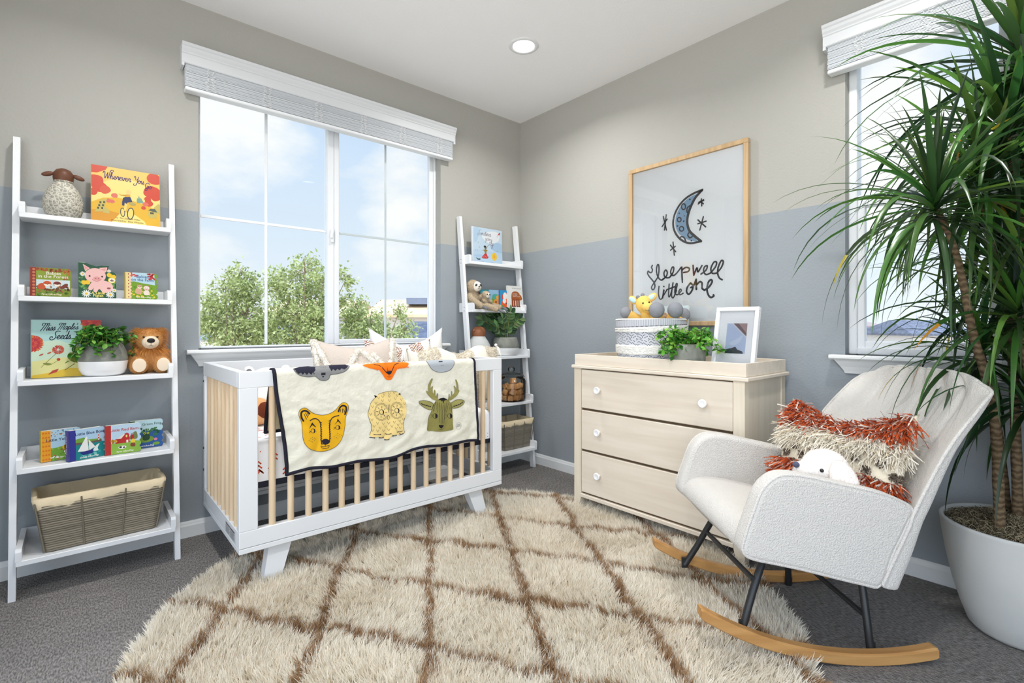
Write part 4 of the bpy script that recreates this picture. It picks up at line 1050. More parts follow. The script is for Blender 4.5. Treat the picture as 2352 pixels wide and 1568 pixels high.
z2 = SHT[1]
def bbook(label, px, y, w, h, th, rz, base, art, spine, sa=None): return book(label, (px, y, z2+.0005), w, h, th, art, spine, rz, 3, cap_rounded(w, h, .012, 5), edge=ORG(226, 228, 220), spine_art=sa)
w, h = .125, .128
def bcover(sky_, ground, gy=.06, strip=None, sw=.02):
    A = Art(); out = cap_rounded(w, h, .012, 5); A.poly(out, sky_); A.poly([(0, 0)]+[p for p in out if p[1] < gy and p[0] > .02]+[(w-.012, gy), (.08, gy+.004), (.04, gy-.002), (0, gy)], ground)
    if strip: A.rect(0, 0, sw, h, strip)
    return A
A = bcover(ORG(178, 212, 232), ORG(120, 168, 60), .055, ORG(240, 164, 40), .028)
for i in range(7):
    for j in range(3): A.ell(.005+j*.009, .01+i*.018, .0034, .0034, ORG(226, 120, 36))
leafspots(A, .03, .004, .11, .05, 40, [ORG(90, 146, 50), ORG(206, 96, 70), ORG(240, 240, 236), ORG(150, 190, 80)], .004, 11); leafspots(A, .03, .10, .11, .124, 36, [ORG(54, 60, 80), ORG(236, 150, 60)], .0026, 12)
A.ell(.078, .052, .014, .0105, ORG(232, 180, 40)); A.rect(.071, .044, .075, .060, ORG(40, 34, 30)); A.rect(.080, .043, .084, .061, ORG(40, 34, 30)); A.ell(.092, .053, .006, .007, ORG(236, 150, 50))
A.text('Little Yellow Bee', .071, .082, .0165, ORG(50, 66, 100), bold=.005); A.text('Garden Lift-a-Flap', .074, .010, .009, ORG(246, 246, 230), bold=.02)
SA = Art(); SA.rect(0, 0, .028, h, ORG(238, 206, 44)); SA.text('Little Yellow Bee', .012, .03, .012, ORG(90, 80, 40), rot=PI/2, align='LEFT')
bbook('yellow-spined garden board book with a bee, half hidden behind the blue boat book', -2.838, -.196, w, h, .028, 12, .2, A, ORG(238, 206, 44), SA)
A = bcover(ORG(178, 212, 238), ORG(30, 138, 142), .066, ORG(56, 60, 150), .022)
A.poly([(.022, .066), (.022, .088), (.05, .092), (.07, .08), (.11, .078), (.113, .064)], ORG(120, 168, 70)); A.poly([(.022, .064), (.022, .074), (.06, .07), (.113, .074), (.113, .064)], ORG(110, 96, 84)); leafspots(A, .03, .004, .105, .055, 22, [ORG(60, 166, 166), ORG(20, 110, 124), ORG(120, 196, 190)], .008, 13)
A.poly([(.028, .036), (.058, .094), (.062, .092), (.066, .032)], ORG(246, 246, 244)); A.poly([(.068, .034), (.066, .082), (.09, .046)], ORG(240, 240, 238)); A.poly([(.034, .032), (.085, .036), (.078, .020), (.046, .018)], ORG(44, 52, 130)); A.blob([(.082, .03), (.092, .05), (.105, .056), (.098, .04), (.1, .028)], ORG(232, 242, 242)); A.rect(.1, .072, .105, .098, ORG(238, 232, 226)); A.rect(.1, .078, .105, .084, ORG(190, 50, 46)); A.rect(.1, .09, .105, .095, ORG(190, 50, 46))
A.text('Little Blue Boat', .072, .103, .0165, ORG(34, 52, 100), bold=.01); A.text('Ocean Lift-a-Flap', .068, .006, .0095, ORG(246, 246, 240), bold=.02)
SA = Art(); SA.rect(0, 0, .026, h, ORG(62, 64, 156)); SA.text('Little Blue Boat', .010, .03, .012, ORG(230, 230, 240), rot=PI/2, align='LEFT', bold=.01)
bbook('blue-spined board book with a white sailing boat on the fourth shelf', -2.752, -.258, w, h, .026, 22, .2, A, ORG(62, 64, 156), SA)
A = bcover(ORG(190, 216, 236), ORG(140, 184, 70), .05, ORG(176, 44, 40), .019)
A.blob([(.08, .06), (.095, .085), (.108, .09), (.111, .06)], ORG(120, 130, 80)); A.poly([(.052, .046), (.052, .066), (.066, .086), (.074, .09), (.082, .084), (.084, .046)], ORG(190, 40, 40)); A.poly([(.04, .066), (.062, .084), (.068, .084), (.054, .066)], ORG(236, 226, 206)); A.rect(.034, .046, .053, .066, ORG(180, 36, 38)); A.rect(.072, .046, .079, .058, ORG(240, 236, 230)); A.ell(.073, .075, .003, .006, ORG(240, 220, 130)); A.rect(.088, .056, .099, .082, ORG(180, 36, 38)); A.ell(.0935, .082, .0055, .004, ORG(150, 150, 150))
leafspots(A, .021, .05, .036, .066, 10, [ORG(226, 186, 60), ORG(200, 150, 40)], .006, 14); A.ell(.096, .05, .008, .010, ORG(238, 206, 60)); A.ell(.058, .028, .014, .007, ORG(246, 244, 240)); A.ell(.052, .029, .005, .004, ORG(34, 32, 34)); A.ell(.064, .027, .004, .003, ORG(34, 32, 34)); A.blob([(.086, .034), (.09, .042), (.102, .04), (.103, .026), (.09, .026)], ORG(130, 70, 44))
A.text('Little Red Barn', .066, .100, .0165, ORG(196, 60, 50), bold=.012); A.text('Farm Lift-a-Flap', .068, .007, .0095, ORG(248, 246, 230), bold=.02)
bbook('red-spined board book with a barn and cow on the fourth shelf', -2.636, -.226, w, h, .024, 2, .2, A, ORG(176, 44, 40))
A = bcover(ORG(190, 222, 230), ORG(44, 92, 158), .076, ORG(40, 90, 54), .019); leafspots(A, .02, .066, .108, .09, 40, [ORG(44, 110, 66), ORG(34, 84, 56), ORG(80, 140, 80)], .006, 15)
A.ell(.058, .040, .032, .015, ORG(120, 160, 60)); A.blob([(.048, .04), (.048, .062), (.058, .07), (.07, .066), (.074, .042), (.06, .034)], ORG(40, 76, 50)); A.ell(.054, .068, .005, .005, ORG(190, 206, 70)); A.ell(.067, .068, .005, .005, ORG(190, 206, 70)); A.ell(.054, .068, .0024, .0024, ORG(30, 34, 30)); A.ell(.067, .068, .0024, .0024, ORG(30, 34, 30)); A.ell(.096, .058, .01, .006, ORG(50, 120, 74)); A.ell(.096, .036, .007, .006, ORG(226, 130, 160)); A.ell(.098, .016, .014, .007, ORG(120, 166, 64))
A.text('Little Green Frog', .064, .104, .0155, ORG(40, 90, 80), bold=.006); A.text('Pond Lift-a-Flap', .060, .007, .0095, ORG(246, 248, 240), bold=.02)
bbook('blue pond board book with a green frog, standing behind the red barn book', -2.548, -.170, w, h, .024, 3, .2, A, ORG(40, 90, 54))

# lined storage baskets on the bottom shelves of both ladders
SEA = mat('seagrass', srgb(120, 112, 98), .9, .05, attr=True)
LIN = mat('linen_liner', srgb(214, 198, 166), .9, .05, bump=(60, .35, .006))
def basket(label, loc, w, d, h, rz, seed, cols):
    root = thing('storage_basket', label, 'basket', loc, rz=rz, group='lined seagrass baskets'); r = random.Random(seed)
    def ring(t, o=0):
        s = .86+.14*t; hw, hd, c = w*s/2+o, d*s/2+o, .02; P = []
        for cx_, cy_, a0 in ((hw-c, hd-c, 0), (-hw+c, hd-c, 90), (-hw+c, -hd+c, 180), (hw-c, -hd+c, 270)):
            for q in range(4): a = math.radians(a0+q*30); P.append((cx_+c*math.cos(a), cy_+c*math.sin(a)))
        out_ = []
        for i in range(len(P)):
            a, b = Vector(P[i]), Vector(P[(i+1) % len(P)]); k = max(1, int((b-a).length/.02))
            for q in range(k): out_.append(tuple(a+(b-a)*(q/k)))
        return out_
    m = MB(); N_ = 22
    base = [ring(i/N_) for i in range(N_+1)]; n = min(len(q) for q in base)
    for i in range(N_+1):
        P = base[i]; z = .006+(h-.02)*i/N_; kk = len(P); g = r.uniform(.85, 1.15)
        m.tube([(p[0], p[1], z+.0007*math.sin(j*2.3+i)) for j, p in enumerate(P)], (h/N_)*.54, 6, closed=True, col=tuple(c*g for c in cols))
    for f_ in (-.5, -.17, .17, .5):
        for s in (-1, 1):
            m.tube([(f_*w*(.86+.14*i/20), s*(d*(.86+.14*i/20)/2+.005+.0012*(i % 2)), .004+(h-.02)*i/20) for i in range(21)], .0032, 6, col=tuple(c*.8 for c in cols))
    P = ring(0); m.add([(p[0], p[1], .006) for p in P], [tuple(range(len(P)))], 0, cols); m.build('woven_body', SEA, root)
    m = MB(); P0, P1, P2, P3 = ring(.86, .004), ring(1, .008), ring(1, -.008), ring(.2, -.012); k = min(len(P0), len(P1), len(P2), len(P3))
    def res(P): return [P[int(i*len(P)/64)] for i in range(64)]
    Q = [res(q) for q in (P0, P1, P2, P3)]; Z = [h*.80, h*.985, h*1.0, .03]; v = []
    for qi, (q, z) in enumerate(zip(Q, Z)):
        for i, p in enumerate(q): wv = .003*math.sin(i*1.1)+.002*math.sin(i*2.7); v.append((p[0]*(1+(wv*.6 if qi == 0 else 0)), p[1], z+(wv if qi < 2 else 0)-(.02 if qi == 1 and False else 0)))
    m.add(v, [(a*64+i, a*64+(i+1) % 64, (a+1)*64+(i+1) % 64, (a+1)*64+i) for a in range(3) for i in range(64)]+[tuple(range(192, 256))], 0, None, True); m.build('liner', LIN, root)
    return root
basket('large grey seagrass basket with a cream liner on the lowest left shelf', (-2.648, -.162, SHT[0]+.001), .430, .225, .225, math.radians(3), 1, srgb(136, 128, 112))
basket('grey seagrass basket with cream liner on the lowest shelf behind the crib', (L2X+.40, -.150, SHT[0]+.001), .300, .21, .215, 0, 2, srgb(128, 122, 110))
# ================================================================== RIGHT LADDER SHELF, TOP TO BOTTOM
w, h = .285, .262; A = Art()
A.rect(0, 0, w, h, ORG(196, 216, 232)); A.poly([(0, 0), (w, 0), (w, .1), (.19, .09), (.1, .1), (0, .09)], ORG(186, 210, 230)); A.blob([(.17, .13), (.22, .16), (.28, .155), (.28, .09), (.2, .1)], ORG(168, 198, 224)); A.blob([(.01, .05), (.08, .06), (.16, .05), (.1, .03)], ORG(170, 200, 226)); A.blob([(.02, .15), (.02, .25), (.07, .25), (.05, .17)], ORG(180, 206, 228)); A.rect(0, 0, .006, h, ORG(230, 240, 250)); A.blob([(.09, .2), (.16, .24), (.25, .24), (.25, .18), (.16, .15)], ORG(228, 232, 236))
DG = ORG(116, 110, 118)
cursive(A, 'Sometimes', .055, .205, .0185, DG, .12, .2); cursive(A, 'you', .122, .172, .0165, DG, .12, .2); cursive(A, 'Fly', .150, .135, .022, DG, .12, .2)
A.poly([(.24, .222), (.262, .246), (.27, .24), (.262, .226)], ORG(200, 70, 50)); A.stroke([(.243, .222), (.235, .212), (.24, .205)], .0016, DG)
A.poly([(.085, .04), (.115, .072), (.128, .075), (.15, .045), (.14, .035), (.10, .033)], ORG(200, 50, 52))
for i in range(9): A.ell(.1+.005*i, .042+.006*(i % 3), .0018, .0018, ORG(245, 230, 225))
A.poly([(.118, .072), (.108, .092), (.09, .094), (.112, .1), (.122, .108), (.135, .1), (.145, .098), (.132, .088), (.13, .073)], ORG(150, 130, 50)); A.ell(.121, .118, .011, .013, ORG(120, 110, 84)); A.ell(.117, .124, .011, .008, ORG(40, 42, 44)); A.stroke([(.132, .108), (.142, .13)], .003, ORG(110, 96, 74))
A.ell(.206, .055, .025, .030, ORG(238, 196, 46)); A.ell(.206, .055, .010, .013, ORG(240, 170, 60)); A.blob([(.03, .036), (.045, .022), (.065, .02), (.075, .028), (.06, .03), (.05, .028)], ORG(50, 52, 58))
for x, y in ((.055, .15), (.066, .115), (.03, .09), (.045, .09), (.235, .1)): A.ell(x, y, .003, .002, ORG(70, 80, 90))
A.text('written by', .09, .008, .008, DG); A.text('illustrated by', .19, .006, .008, DG)
book('pale blue picture book with a yellow sun, alone on the top corner shelf', (-.560, -.100, SHT[4]+.0005), w, h, .010, A, ORG(225, 235, 245), 0, 2)

# sloth with its baby
SL1, SL2 = srgb(228, 216, 196), srgb(166, 146, 120)
GREYF = mat('grey_felt', srgb(112, 114, 120), .9, .05); CREAMF = mat('cream_plush', srgb(232, 226, 214), .95, .05); SLC = mat('sloth_cloth', srgb(186, 168, 142), .95, .05)
t = thing('plush_sloth', 'mottled tan plush sloth sitting at the left of the second corner shelf', 'plush toy', (-.555, -.115, SHT[3]))
m = MB(); m.ell((0, .02, .07), (.055, .045, .072)); m.ell((-.008, .006, .168), (.046, .042, .048)); m.ell((-.004, .015, .125), (.03, .03, .03))
m.tube([(-.045, .0, .105), (-.05, -.045, .07), (-.02, -.085, .035), (.0, -.10, .018)], [.02, .02, .019, .017], 10); m.tube([(.045, .0, .105), (.085, -.02, .06), (.10, -.05, .03)], [.02, .019, .017], 10)
m.tube([(-.01, -.02, .03), (.05, -.06, .024), (.095, -.105, .012), (.115, -.135, -.004)], [.024, .024, .022, .020], 10); m.tube([(.03, -.0, .03), (.10, -.03, .03), (.165, -.06, .020), (.19, -.075, .014)], [.024, .024, .022, .020], 10)
b_ = m.build('body', SLC, t); remesh(b_, .005, 4); fur(b_, 20000, .0055, .0013, SL1, SL2, .2, .5)
m = MB(); m.ell((.006, -.026, .166), (.036, .020, .037)); m.build('face', CREAMF, t)
m = MB()
for s in (-1, 1): m.ell((.006+s*.020, -.042, .174), (.011, .005, .008), R=Matrix.Rotation(s*.6, 3, 'Y'))
m.build('eye_patch', mat('charcoal_felt', srgb(62, 62, 68), .9, .05), t)
m = MB(); m.ell((.009, -.046, .163), (.006, .005, .0055)); m.tube([(.0, -.046, .150), (.01, -.047, .147), (.02, -.045, .152)], .0009, 5); m.build('nose', mat('black_felt'), t)
for q in ((.004, -.108, .012), (.105, -.06, .022), (.122, -.15, -.012), (.205, -.085, .010)):
    m = MB()
    for k in (-1, 0, 1): m.tube([(q[0]-.006, q[1]+.008+k*.001, q[2]+.006), (q[0]+.006+k*.006, q[1]-.012, q[2]-.002), (q[0]+.016+k*.008, q[1]-.022, q[2]-.012)], [.009, .008, .004], 8)
    m.build('claws', GREYF, t)
t2 = thing('baby_plush_sloth', 'small plush baby sloth cuddled in the lap of the bigger sloth', 'plush toy', (-.490, -.165, SHT[3]+.034))
m = MB(); m.ell((0, .008, .028), (.028, .024, .032)); m.ell((0, -.004, .072), (.030, .028, .029)); m.tube([(.02, 0, .035), (.05, -.012, .022)], .011, 8); m.tube([(-.02, 0, .035), (-.03, -.025, .022)], .011, 8)
b_ = m.build('body', SLC, t2); remesh(b_, .004, 3); fur(b_, 5000, .004, .0012, SL1, SL2, .2, .5, cond=lambda p, q: ~((p[:, 1] < -.012) & (np.abs(p[:, 0]-.003) < .02) & (p[:, 2] > .05) & (p[:, 2] < .092)))
m = MB(); m.ell((.003, -.020, .069), (.021, .013, .020)); m.build('face', CREAMF, t2)
m = MB()
for s in (-1, 1): m.ell((.003+s*.011, -.031, .073), (.007, .003, .0045), R=Matrix.Rotation(s*.6, 3, 'Y'))
m.build('eye_patch', mat('charcoal_felt'), t2)
m = MB(); m.ell((.004, -.034, .066), (.0035, .003, .003)); m.build('nose', mat('black_felt'), t2)

# animal board books standing half turned, one facing out
def colour_book(label, x, y, rz, bg, blobs, spine, sp=None):
    w, h = .115, .150; A = Art(); out = cap_rounded(w, h, .02, 0); A.poly(out, bg)
    for q in blobs: A.ell(*q)
    book(label, (x, y, SHT[3]+.0005), w, h, .020, A, spine, rz, 0, out, edge=bg, spine_art=sp)
SA = Art(); SA.rect(0, 0, .02, .15, ORG(150, 54, 44))
for i in range(6): SA.ell(.010, .016+i*.024, .006, .007, ORG(236, 206, 170))
colour_book('green and teal board book standing open-edged beside the sloth on the corner shelf', -.484, -.092, -6, ORG(40, 140, 150), [(.05, .08, .04, .06, ORG(150, 170, 50)), (.06, .06, .03, .045, ORG(176, 186, 60)), (.03, .13, .02, .012, ORG(70, 170, 190)), (.055, .09, .004, .006, ORG(30, 40, 20)), (.09, .03, .02, .02, ORG(60, 120, 60))], ORG(150, 54, 44), SA)
colour_book('light blue board book with an orange and green animal, middle of the corner shelf books', -.410, -.108, -6, ORG(150, 190, 220), [(.06, .07, .04, .05, ORG(120, 170, 70)), (.07, .05, .035, .035, ORG(230, 150, 70)), (.05, .1, .025, .02, ORG(80, 170, 160)), (.06, .06, .006, .007, ORG(40, 40, 30)), (.08, .095, .02, .015, ORG(240, 170, 60)), (.03, .02, .03, .02, ORG(90, 140, 70))], ORG(170, 200, 225))
SA = Art(); SA.rect(0, 0, .02, .15, ORG(90, 80, 160)); [SA.ell(.004+.012*((i*5) % 2), .01+i*.009, .003, .003, ORG(60, 150, 190)) for i in range(15)]
colour_book('blue board book with red and white animals, beside the white board book', -.326, -.126, -6, ORG(56, 150, 200), [(.06, .10, .04, .03, ORG(230, 70, 50)), (.05, .105, .018, .03, ORG(240, 240, 236)), (.06, .045, .04, .04, ORG(236, 96, 44)), (.045, .07, .015, .02, ORG(244, 240, 230)), (.02, .02, .02, .018, ORG(80, 160, 70)), (.065, .05, .005, .006, ORG(40, 30, 30)), (.07, .1, .005, .006, ORG(40, 30, 30))], ORG(90, 80, 160), SA)
w, h = .156, .188; A = Art(); out = cap_rounded(w, h, .012, 0); A.poly(out, ORG(240, 240, 236)); BR = ORG(176, 96, 46)
A.blob([(.035, .10), (.045, .135), (.08, .146), (.115, .138), (.132, .11), (.128, .085), (.10, .075), (.06, .075), (.04, .08)], BR); A.blob([(.118, .12), (.142, .115), (.15, .092), (.138, .078), (.12, .085)], ORG(186, 108, 50))
for x in (.046, .068, .094, .116): A.rect(x-.009, .030, x+.009, .09, ORG(160, 80, 40)); A.ell(x+.003, .030, .012, .006, ORG(130, 62, 34))
A.ell(.147, .090, .005, .0045, ORG(40, 30, 26)); A.text('Bill Martin Jr / Eric Carle', .095, .166, .0095, ORG(60, 60, 60)); A.text('Brown Bear,', .050, .124, .0105, ORG(246, 240, 230), align='LEFT', bold=.01); A.text('Brown Bear,', .050, .114, .0105, ORG(246, 240, 230), align='LEFT', bold=.01); A.text('What Do You See?', .050, .104, .0098, ORG(246, 240, 230), align='LEFT', bold=.01)
book('white board book with a brown bear, at the right end of the corner shelf', (-.257, -.150, SHT[3]+.0005), w, h, .016, A, ORG(240, 240, 236), 3, 3, out)

# stone bird vase, zamioculcas in a dipped pot
t = thing('bird_vase', 'pale pebbled stone vase with a round tan bird head on the corner shelf', 'vase', (-.520, -.120, SHT[2]), group='stone animal vases')
m = MB(); m.lathe([(0, 0), (.06, 0), (.082, .025), (.090, .055), (.084, .085), (.066, .118), (.050, .140), (.046, .150), (0, .151)], 40); m.build('body', mat('pale_stone', srgb(196, 198, 196), .85, .1, bump=(90, .6, .006)), t)
m = MB(); m.lathe([(.047, .148), (.052, .170), (.050, .192), (.036, .212), (.016, .220), (0, .221)], 32); m.ell((-.052, -.012, .190), (.010, .010, .009)); m.build('head', mat('tan_glaze', srgb(142, 90, 60), .5, .3, bump=(40, .2, .004)), t)
t = thing('potted_zamioculcas', 'dark green feather-leaved plant in a grey and white pot in the corner', 'potted plant', (-.272, -.132, SHT[2]))
prof = [(0, 0), (.074, 0), (.094, .014), (.103, .058), (.1045, .060), (.100, .09), (.090, .125), (.084, .138), (.078, .138), (.074, .130)]
m = MB(); m.lathe(prof[:4], 40); m.build('white_base', POTW, t); m = MB(); m.lathe(prof[3:], 40); m.build('pot', CON, t); m = MB(); m.lathe([(0, .128), (.076, .129)], 28); m.build('soil', SOIL, t)
mb = MB(); ms = MB(); r = random.Random(12); GZ = [hexc(q) for q in ('3f5f3a', '58784c', '2f4a30', '6b8a58')]
for a, rch, up in ((-1.5, .05, .20), (2.9, .19, .14), (.4, .17, .17), (-.5, .10, .15), (1.4, .04, .20), (-2.3, .09, .15), (2.2, .10, .18), (.9, .15, .21), (3.6, .12, .09)):
    p0 = Vector((.02*math.cos(a), .02*math.sin(a), .128)); p1 = p0+Vector((rch*.35*math.cos(a), rch*.25*math.sin(a), up*.55)); p2 = p0+Vector((rch*math.cos(a), max(-.10, min(.09, rch*.6*math.sin(a))), up))
    P = spline([p0, p1, p2], 9); ms.tube(P, [.004-.002*i/len(P) for i in range(len(P))], 6)
    for i in range(4, len(P), 2):
        d = (P[i]-P[i-1]).normalized(); s = d.cross(Vector((0, -1, .3))).normalized(); L_ = .072*(1-.25*abs(i/len(P)-.6))
        for q in (-1, 1): leaf_mesh(mb, P[i], s*q+d*.75, Vector((0, -1, .25)), L_*r.uniform(.85, 1.1), L_*.50, tuple(c*r.uniform(.85, 1.15) for c in r.choice(GZ)), .2, .12)
    leaf_mesh(mb, P[-1], P[-1]-P[-2], (0, -1, .2), .06, .026, r.choice(GZ))
mb.build('foliage', LEAFM, t); ms.build('stems', STEMM, t)

# glass jar of wooden blocks
t = thing('glass_jar', 'clear lidded glass jar holding wooden blocks, partly behind the crib post', 'jar', (-.238, -.162, SHT[3-2]-0 if False else SHT[1]))
t.location = (-.238, -.162, SHZ[1]+.021)
JG = glass('jar_glass', (.93, .96, .95), 1.0)
m = MB(); m.lathe([(0, .002), (.098, .002), (.108, .012), (.110, .03), (.110, .150), (.104, .166), (.092, .176), (.092, .180)], 48); m.build('jar_body', JG, t)
m = MB(); m.lathe([(.100, .181), (.102, .186), (.096, .192), (.07, .205), (.03, .214), (.018, .218), (.018, .222), (.026, .230), (.026, .246), (.016, .256), (0, .258)], 40); m.build('lid', JG, t)
BLKW = wood('toy_block_wood', srgb(214, 160, 104), srgb(186, 126, 74), axis=0, scale=50, stretch=.2)
r = random.Random(4); spots = []
pos = [(-.05, -.05, 0), (.0, -.062, 0), (.05, -.05, 0), (-.065, .0, 0), (.065, .0, 0), (-.005, .0, 0), (-.04, .055, 0), (.04, .055, 0), (-.03, -.055, 1), (.03, -.058, 1), (.066, -.012, 1), (-.064, -.005, 1), (.0, .0, 1), (.02, .055, 1), (-.045, -.04, 2), (.01, -.055, 2), (.055, -.035, 2), (-.03, .03, 2), (.04, .03, 2), (.0, -.02, 3)]
blk = None
for i, (x, y, l) in enumerate(pos):
    loc = (t.location.x+x, t.location.y+y, t.location.z+.006+.021+l*.042); ro = (0, 0, r.uniform(0, 3)) if l == 0 else (r.uniform(-.5, .5), r.uniform(-.5, .5), r.uniform(0, 3))
    if blk is None: m = MB(); m.box(-.0195, -.0195, -.0195, .0195, .0195, .0195, bev=.003); blk = o = m.build('toy_block', BLKW)
    else: o = blk.copy(); C.objects.link(o)
    o.location = loc; o.rotation_euler = ro; tag(o, 'plain wooden toy block inside the clear glass jar', 'toy block', 'wooden blocks in the jar')

# ================================================================== DRESSER TOP AND WALL PRINT
TZ0 = .8505+.0065
KN = mat('knit_yarn', (1, 1, 1), .95, .05, attr=True)
t = thing('knit_basket', 'round knitted storage basket with grey diamonds holding a plush giraffe', 'basket', (-.262, -1.402, TZ0))
KH, KR = .262, .198; NU, NV = 200, 66; WH, LG, MG, DK = srgb(236, 234, 228), srgb(196, 198, 204), srgb(150, 152, 160), srgb(92, 94, 108); rr = random.Random(3)
def kcol(u, v):
    if v > .87: return LG if int(u*NU) % 2 else srgb(172, 174, 180)
    if v > .845: return DK if int(u*NU/2) % 2 else MG
    if v > .725 or .26 < v < .45: q = rr.random(); return tuple(c*(.80+.22*q) for c in WH)
    k = 20; a = (u*k) % 1-.5; b = (v-.587)/.14 if v > .4 else (v-.13)/.13; g = abs(a)*2*1.0; d = abs(abs(b)-(1-g)) if True else 0
    f = (abs(a)*2+abs(b)); on = abs(f-1) < .13 or abs(f-.45) < .10 or abs(f-1.45) < .12
    ck = (int(u*NU)+int(v*NV)) % 2
    return DK if (on and ck) else (LG if ck else srgb(206, 208, 214))
def kpt(u, v):
    a = 2*PI*u; R_ = KR*(1-.05*(1-v)**2)+.006*math.sin(a*2+1)
    if .725 < v < .845 or .26 < v < .45: R_ += .004+rr.uniform(0, .005)
    if v > .86: R_ += .003
    zz = KH*v+(.008*math.sin(a*1+2.4) if v > .8 else 0)
    return (R_*math.cos(a), R_*math.sin(a), zz)
m = MB(); m.grid(kpt, NU, NV, cu=True, colf=kcol); rm = [(KR+.003-.012*q/3, KH-.0) for q in range(4)]
m.lathe([(KR+.003, KH-.004), (KR-.004, KH+.003), (KR-.012, KH-.004), (KR-.016, .12), (0, .11)], 60, col=srgb(226, 224, 218)); m.build('knit_body', KN, t)

YEL = mat('giraffe_cloth', srgb(238, 196, 108), .95, .05, bump=(260, .5, .004)); GRC = mat('grey_plush', srgb(138, 140, 146), .95, .05, bump=(260, .5, .004)); BLF = mat('blue_plush', srgb(184, 218, 226), .95, .05)
t = thing('plush_giraffe', 'yellow plush giraffe with grey hooves lying in the knitted basket', 'plush toy', (-.262, -1.402, TZ0+.15))
def G(x, y, z): return (x+.262, y+1.402, z-TZ0-.15)
def GP(px, py, x): q = PX(px, py, x); return G(q.x, q.y, q.z)
m = MB(); hd = GP(1479, 699, -.34); sn = GP(1489, 706, -.372)
m.ell(hd, (.046, .046, .050)); m.ell(sn, (.036, .036, .031)); m.tube([hd, GP(1487, 725, -.32), GP(1489, 750, -.28)], [.030, .034, .044], 14)
m.ell(G(-.25, -1.42, 1.04), (.07, .09, .06))
LEG = [((1490, 745, -.25), (1437, 718, -.34), .033), ((1510, 748, -.30), (1508, 712, -.37), .043), ((1540, 748, -.25), (1551, 712, -.30), .042), ((1560, 748, -.22), (1570, 722, -.20), .036)]
for a, b, rr_ in LEG: p0, p1 = Vector(GP(*a)), Vector(GP(*b)); m.tube([p0, p0.lerp(p1, .5), p1.lerp(p0, .1)], [rr_*.85, rr_*.82, rr_*.78], 12)
b_ = m.build('body', YEL, t); remesh(b_, .006, 4)
for a, b, rr_ in LEG: m = MB(); m.ell(GP(*b), (rr_, rr_, rr_*1.02)); m.build('hoof', GRC, t)
for s, q in ((1, (1455, 689, -.32)), (-1, (1497, 683, -.32))):
    R_ = Matrix.Rotation(s*.5, 3, 'X'); m = MB(); c_ = GP(*q); m.ell(c_, (.010, .036, .021), R=R_); e = m.build('ear', YEL, t)
    m = MB(); m.ell((c_[0]-.008, c_[1], c_[2]), (.005, .026, .014), R=R_); m.build('inner_ear', BLF, e)
for q, q0 in (((1465, 682, -.32), (1468, 690, -.33)), ((1476, 677, -.32), (1477, 686, -.33))):
    m = MB(); m.tube([GP(*q0), GP(*q)], .007, 8); m.ell(GP(*q), .011); m.build('ossicone', GRC, t)
for q in ((1477, 696, -.385), (1491, 694, -.385)):
    m = MB(); m.ell(GP(*q), .0052); m.build('eye', mat('black_bead'), t)
m = MB(); m.tube([GP(1481, 711, -.405), GP(1488, 714, -.409), GP(1496, 711, -.405)], .0012, 5); m.build('mouth', mat('black_felt'), t)
A = Art(); A.rect(0, 0, .165, .20, ORG(206, 226, 232)); A.rect(.01, .02, .155, .12, ORG(190, 216, 224))
b_ = book('pale aqua book standing at the back of the knitted basket behind the giraffe', (-.150, -1.395, TZ0+.135), .165, .205, .012, A, ORG(216, 232, 236), -90, 6, group='books on the dresser')
t = thing('toy_cloth', 'striped brown and cream knitted toy peeking from the knitted basket', 'plush toy', (-.22, -1.44, TZ0+.15))
m = MB(); m.ell((-.05, -.055, .115), (.035, .03, .035)); m.ell((-.02, .10, .125), (.04, .05, .018)); m.ell((0, 0, .04), (.09, .14, .06)); b_ = m.build('body', mat('striped_knit', srgb(150, 128, 112), .95, .05, var=(60, srgb(206, 188, 170), .4, .6)), t); remesh(b_, .007, 3)

t = thing('potted_ivy', 'bushy bright green ivy in a round grey concrete pot on the changing tray', 'potted plant', (-.392, -1.700, TZ0), group='ivy in grey pots')
m = MB(); m.lathe([(0, 0), (.066, 0), (.080, .012), (.088, .05), (.089, .09), (.085, .128), (.080, .133), (.076, .128), (.074, .118)], 44); m.build('pot', CON, t); m = MB(); m.lathe([(0, .116), (.076, .117)], 28); m.build('soil', SOIL, t)
ivy(t, (0, 0, .120), .088, .100, 40, 9, .027, .062, .55, ('3f8a28', '62a83a', '2f6a22', '8cc050'))

t = thing('photo_frame', 'white framed photograph leaning back on the changing tray', 'picture frame', (-.432, -2.052, TZ0+.005), rot=(-math.radians(12.5), 0, -PI/2))
FW, FH = .210, .318       # local x runs along +y of the room reversed; front faces the room
def frame4(mb, w, h, b, d0, d1, m_=0, bev=.002):
    mb.box(0, d0, 0, w, d1, b, m_, bev); mb.box(0, d0, h-b, w, d1, h, m_, bev); mb.box(0, d0, b, b, d1, h-b, m_, bev); mb.box(w-b, d0, b, w, d1, h-b, m_, bev)
t.location = (-.365, -1.806, TZ0+.006)
m = MB(); frame4(m, FW, FH, .019, 0, .026); m.build('frame', WHITE, t)
m = MB(); m.box(.015, .019, .015, FW-.015, .024, FH-.015); m.build('backing_board', mat('white_card', srgb(232, 234, 236), .8, .1), t)
A = Art(); A.rect(0, 0, .098, .150, ORG(196, 212, 240)); A.poly([(.03, .15), (.098, .15), (.098, .085)], ORG(124, 106, 108)); A.poly([(.055, .15), (.098, .15), (.098, .10)], ORG(176, 150, 150)); A.poly([(.022, .15), (.03, .15), (.098, .085), (.098, .077)], ORG(226, 226, 234)); A.blob([(.02, .05), (.05, .07), (.08, .09), (.07, .06), (.04, .04)], ORG(214, 226, 246))
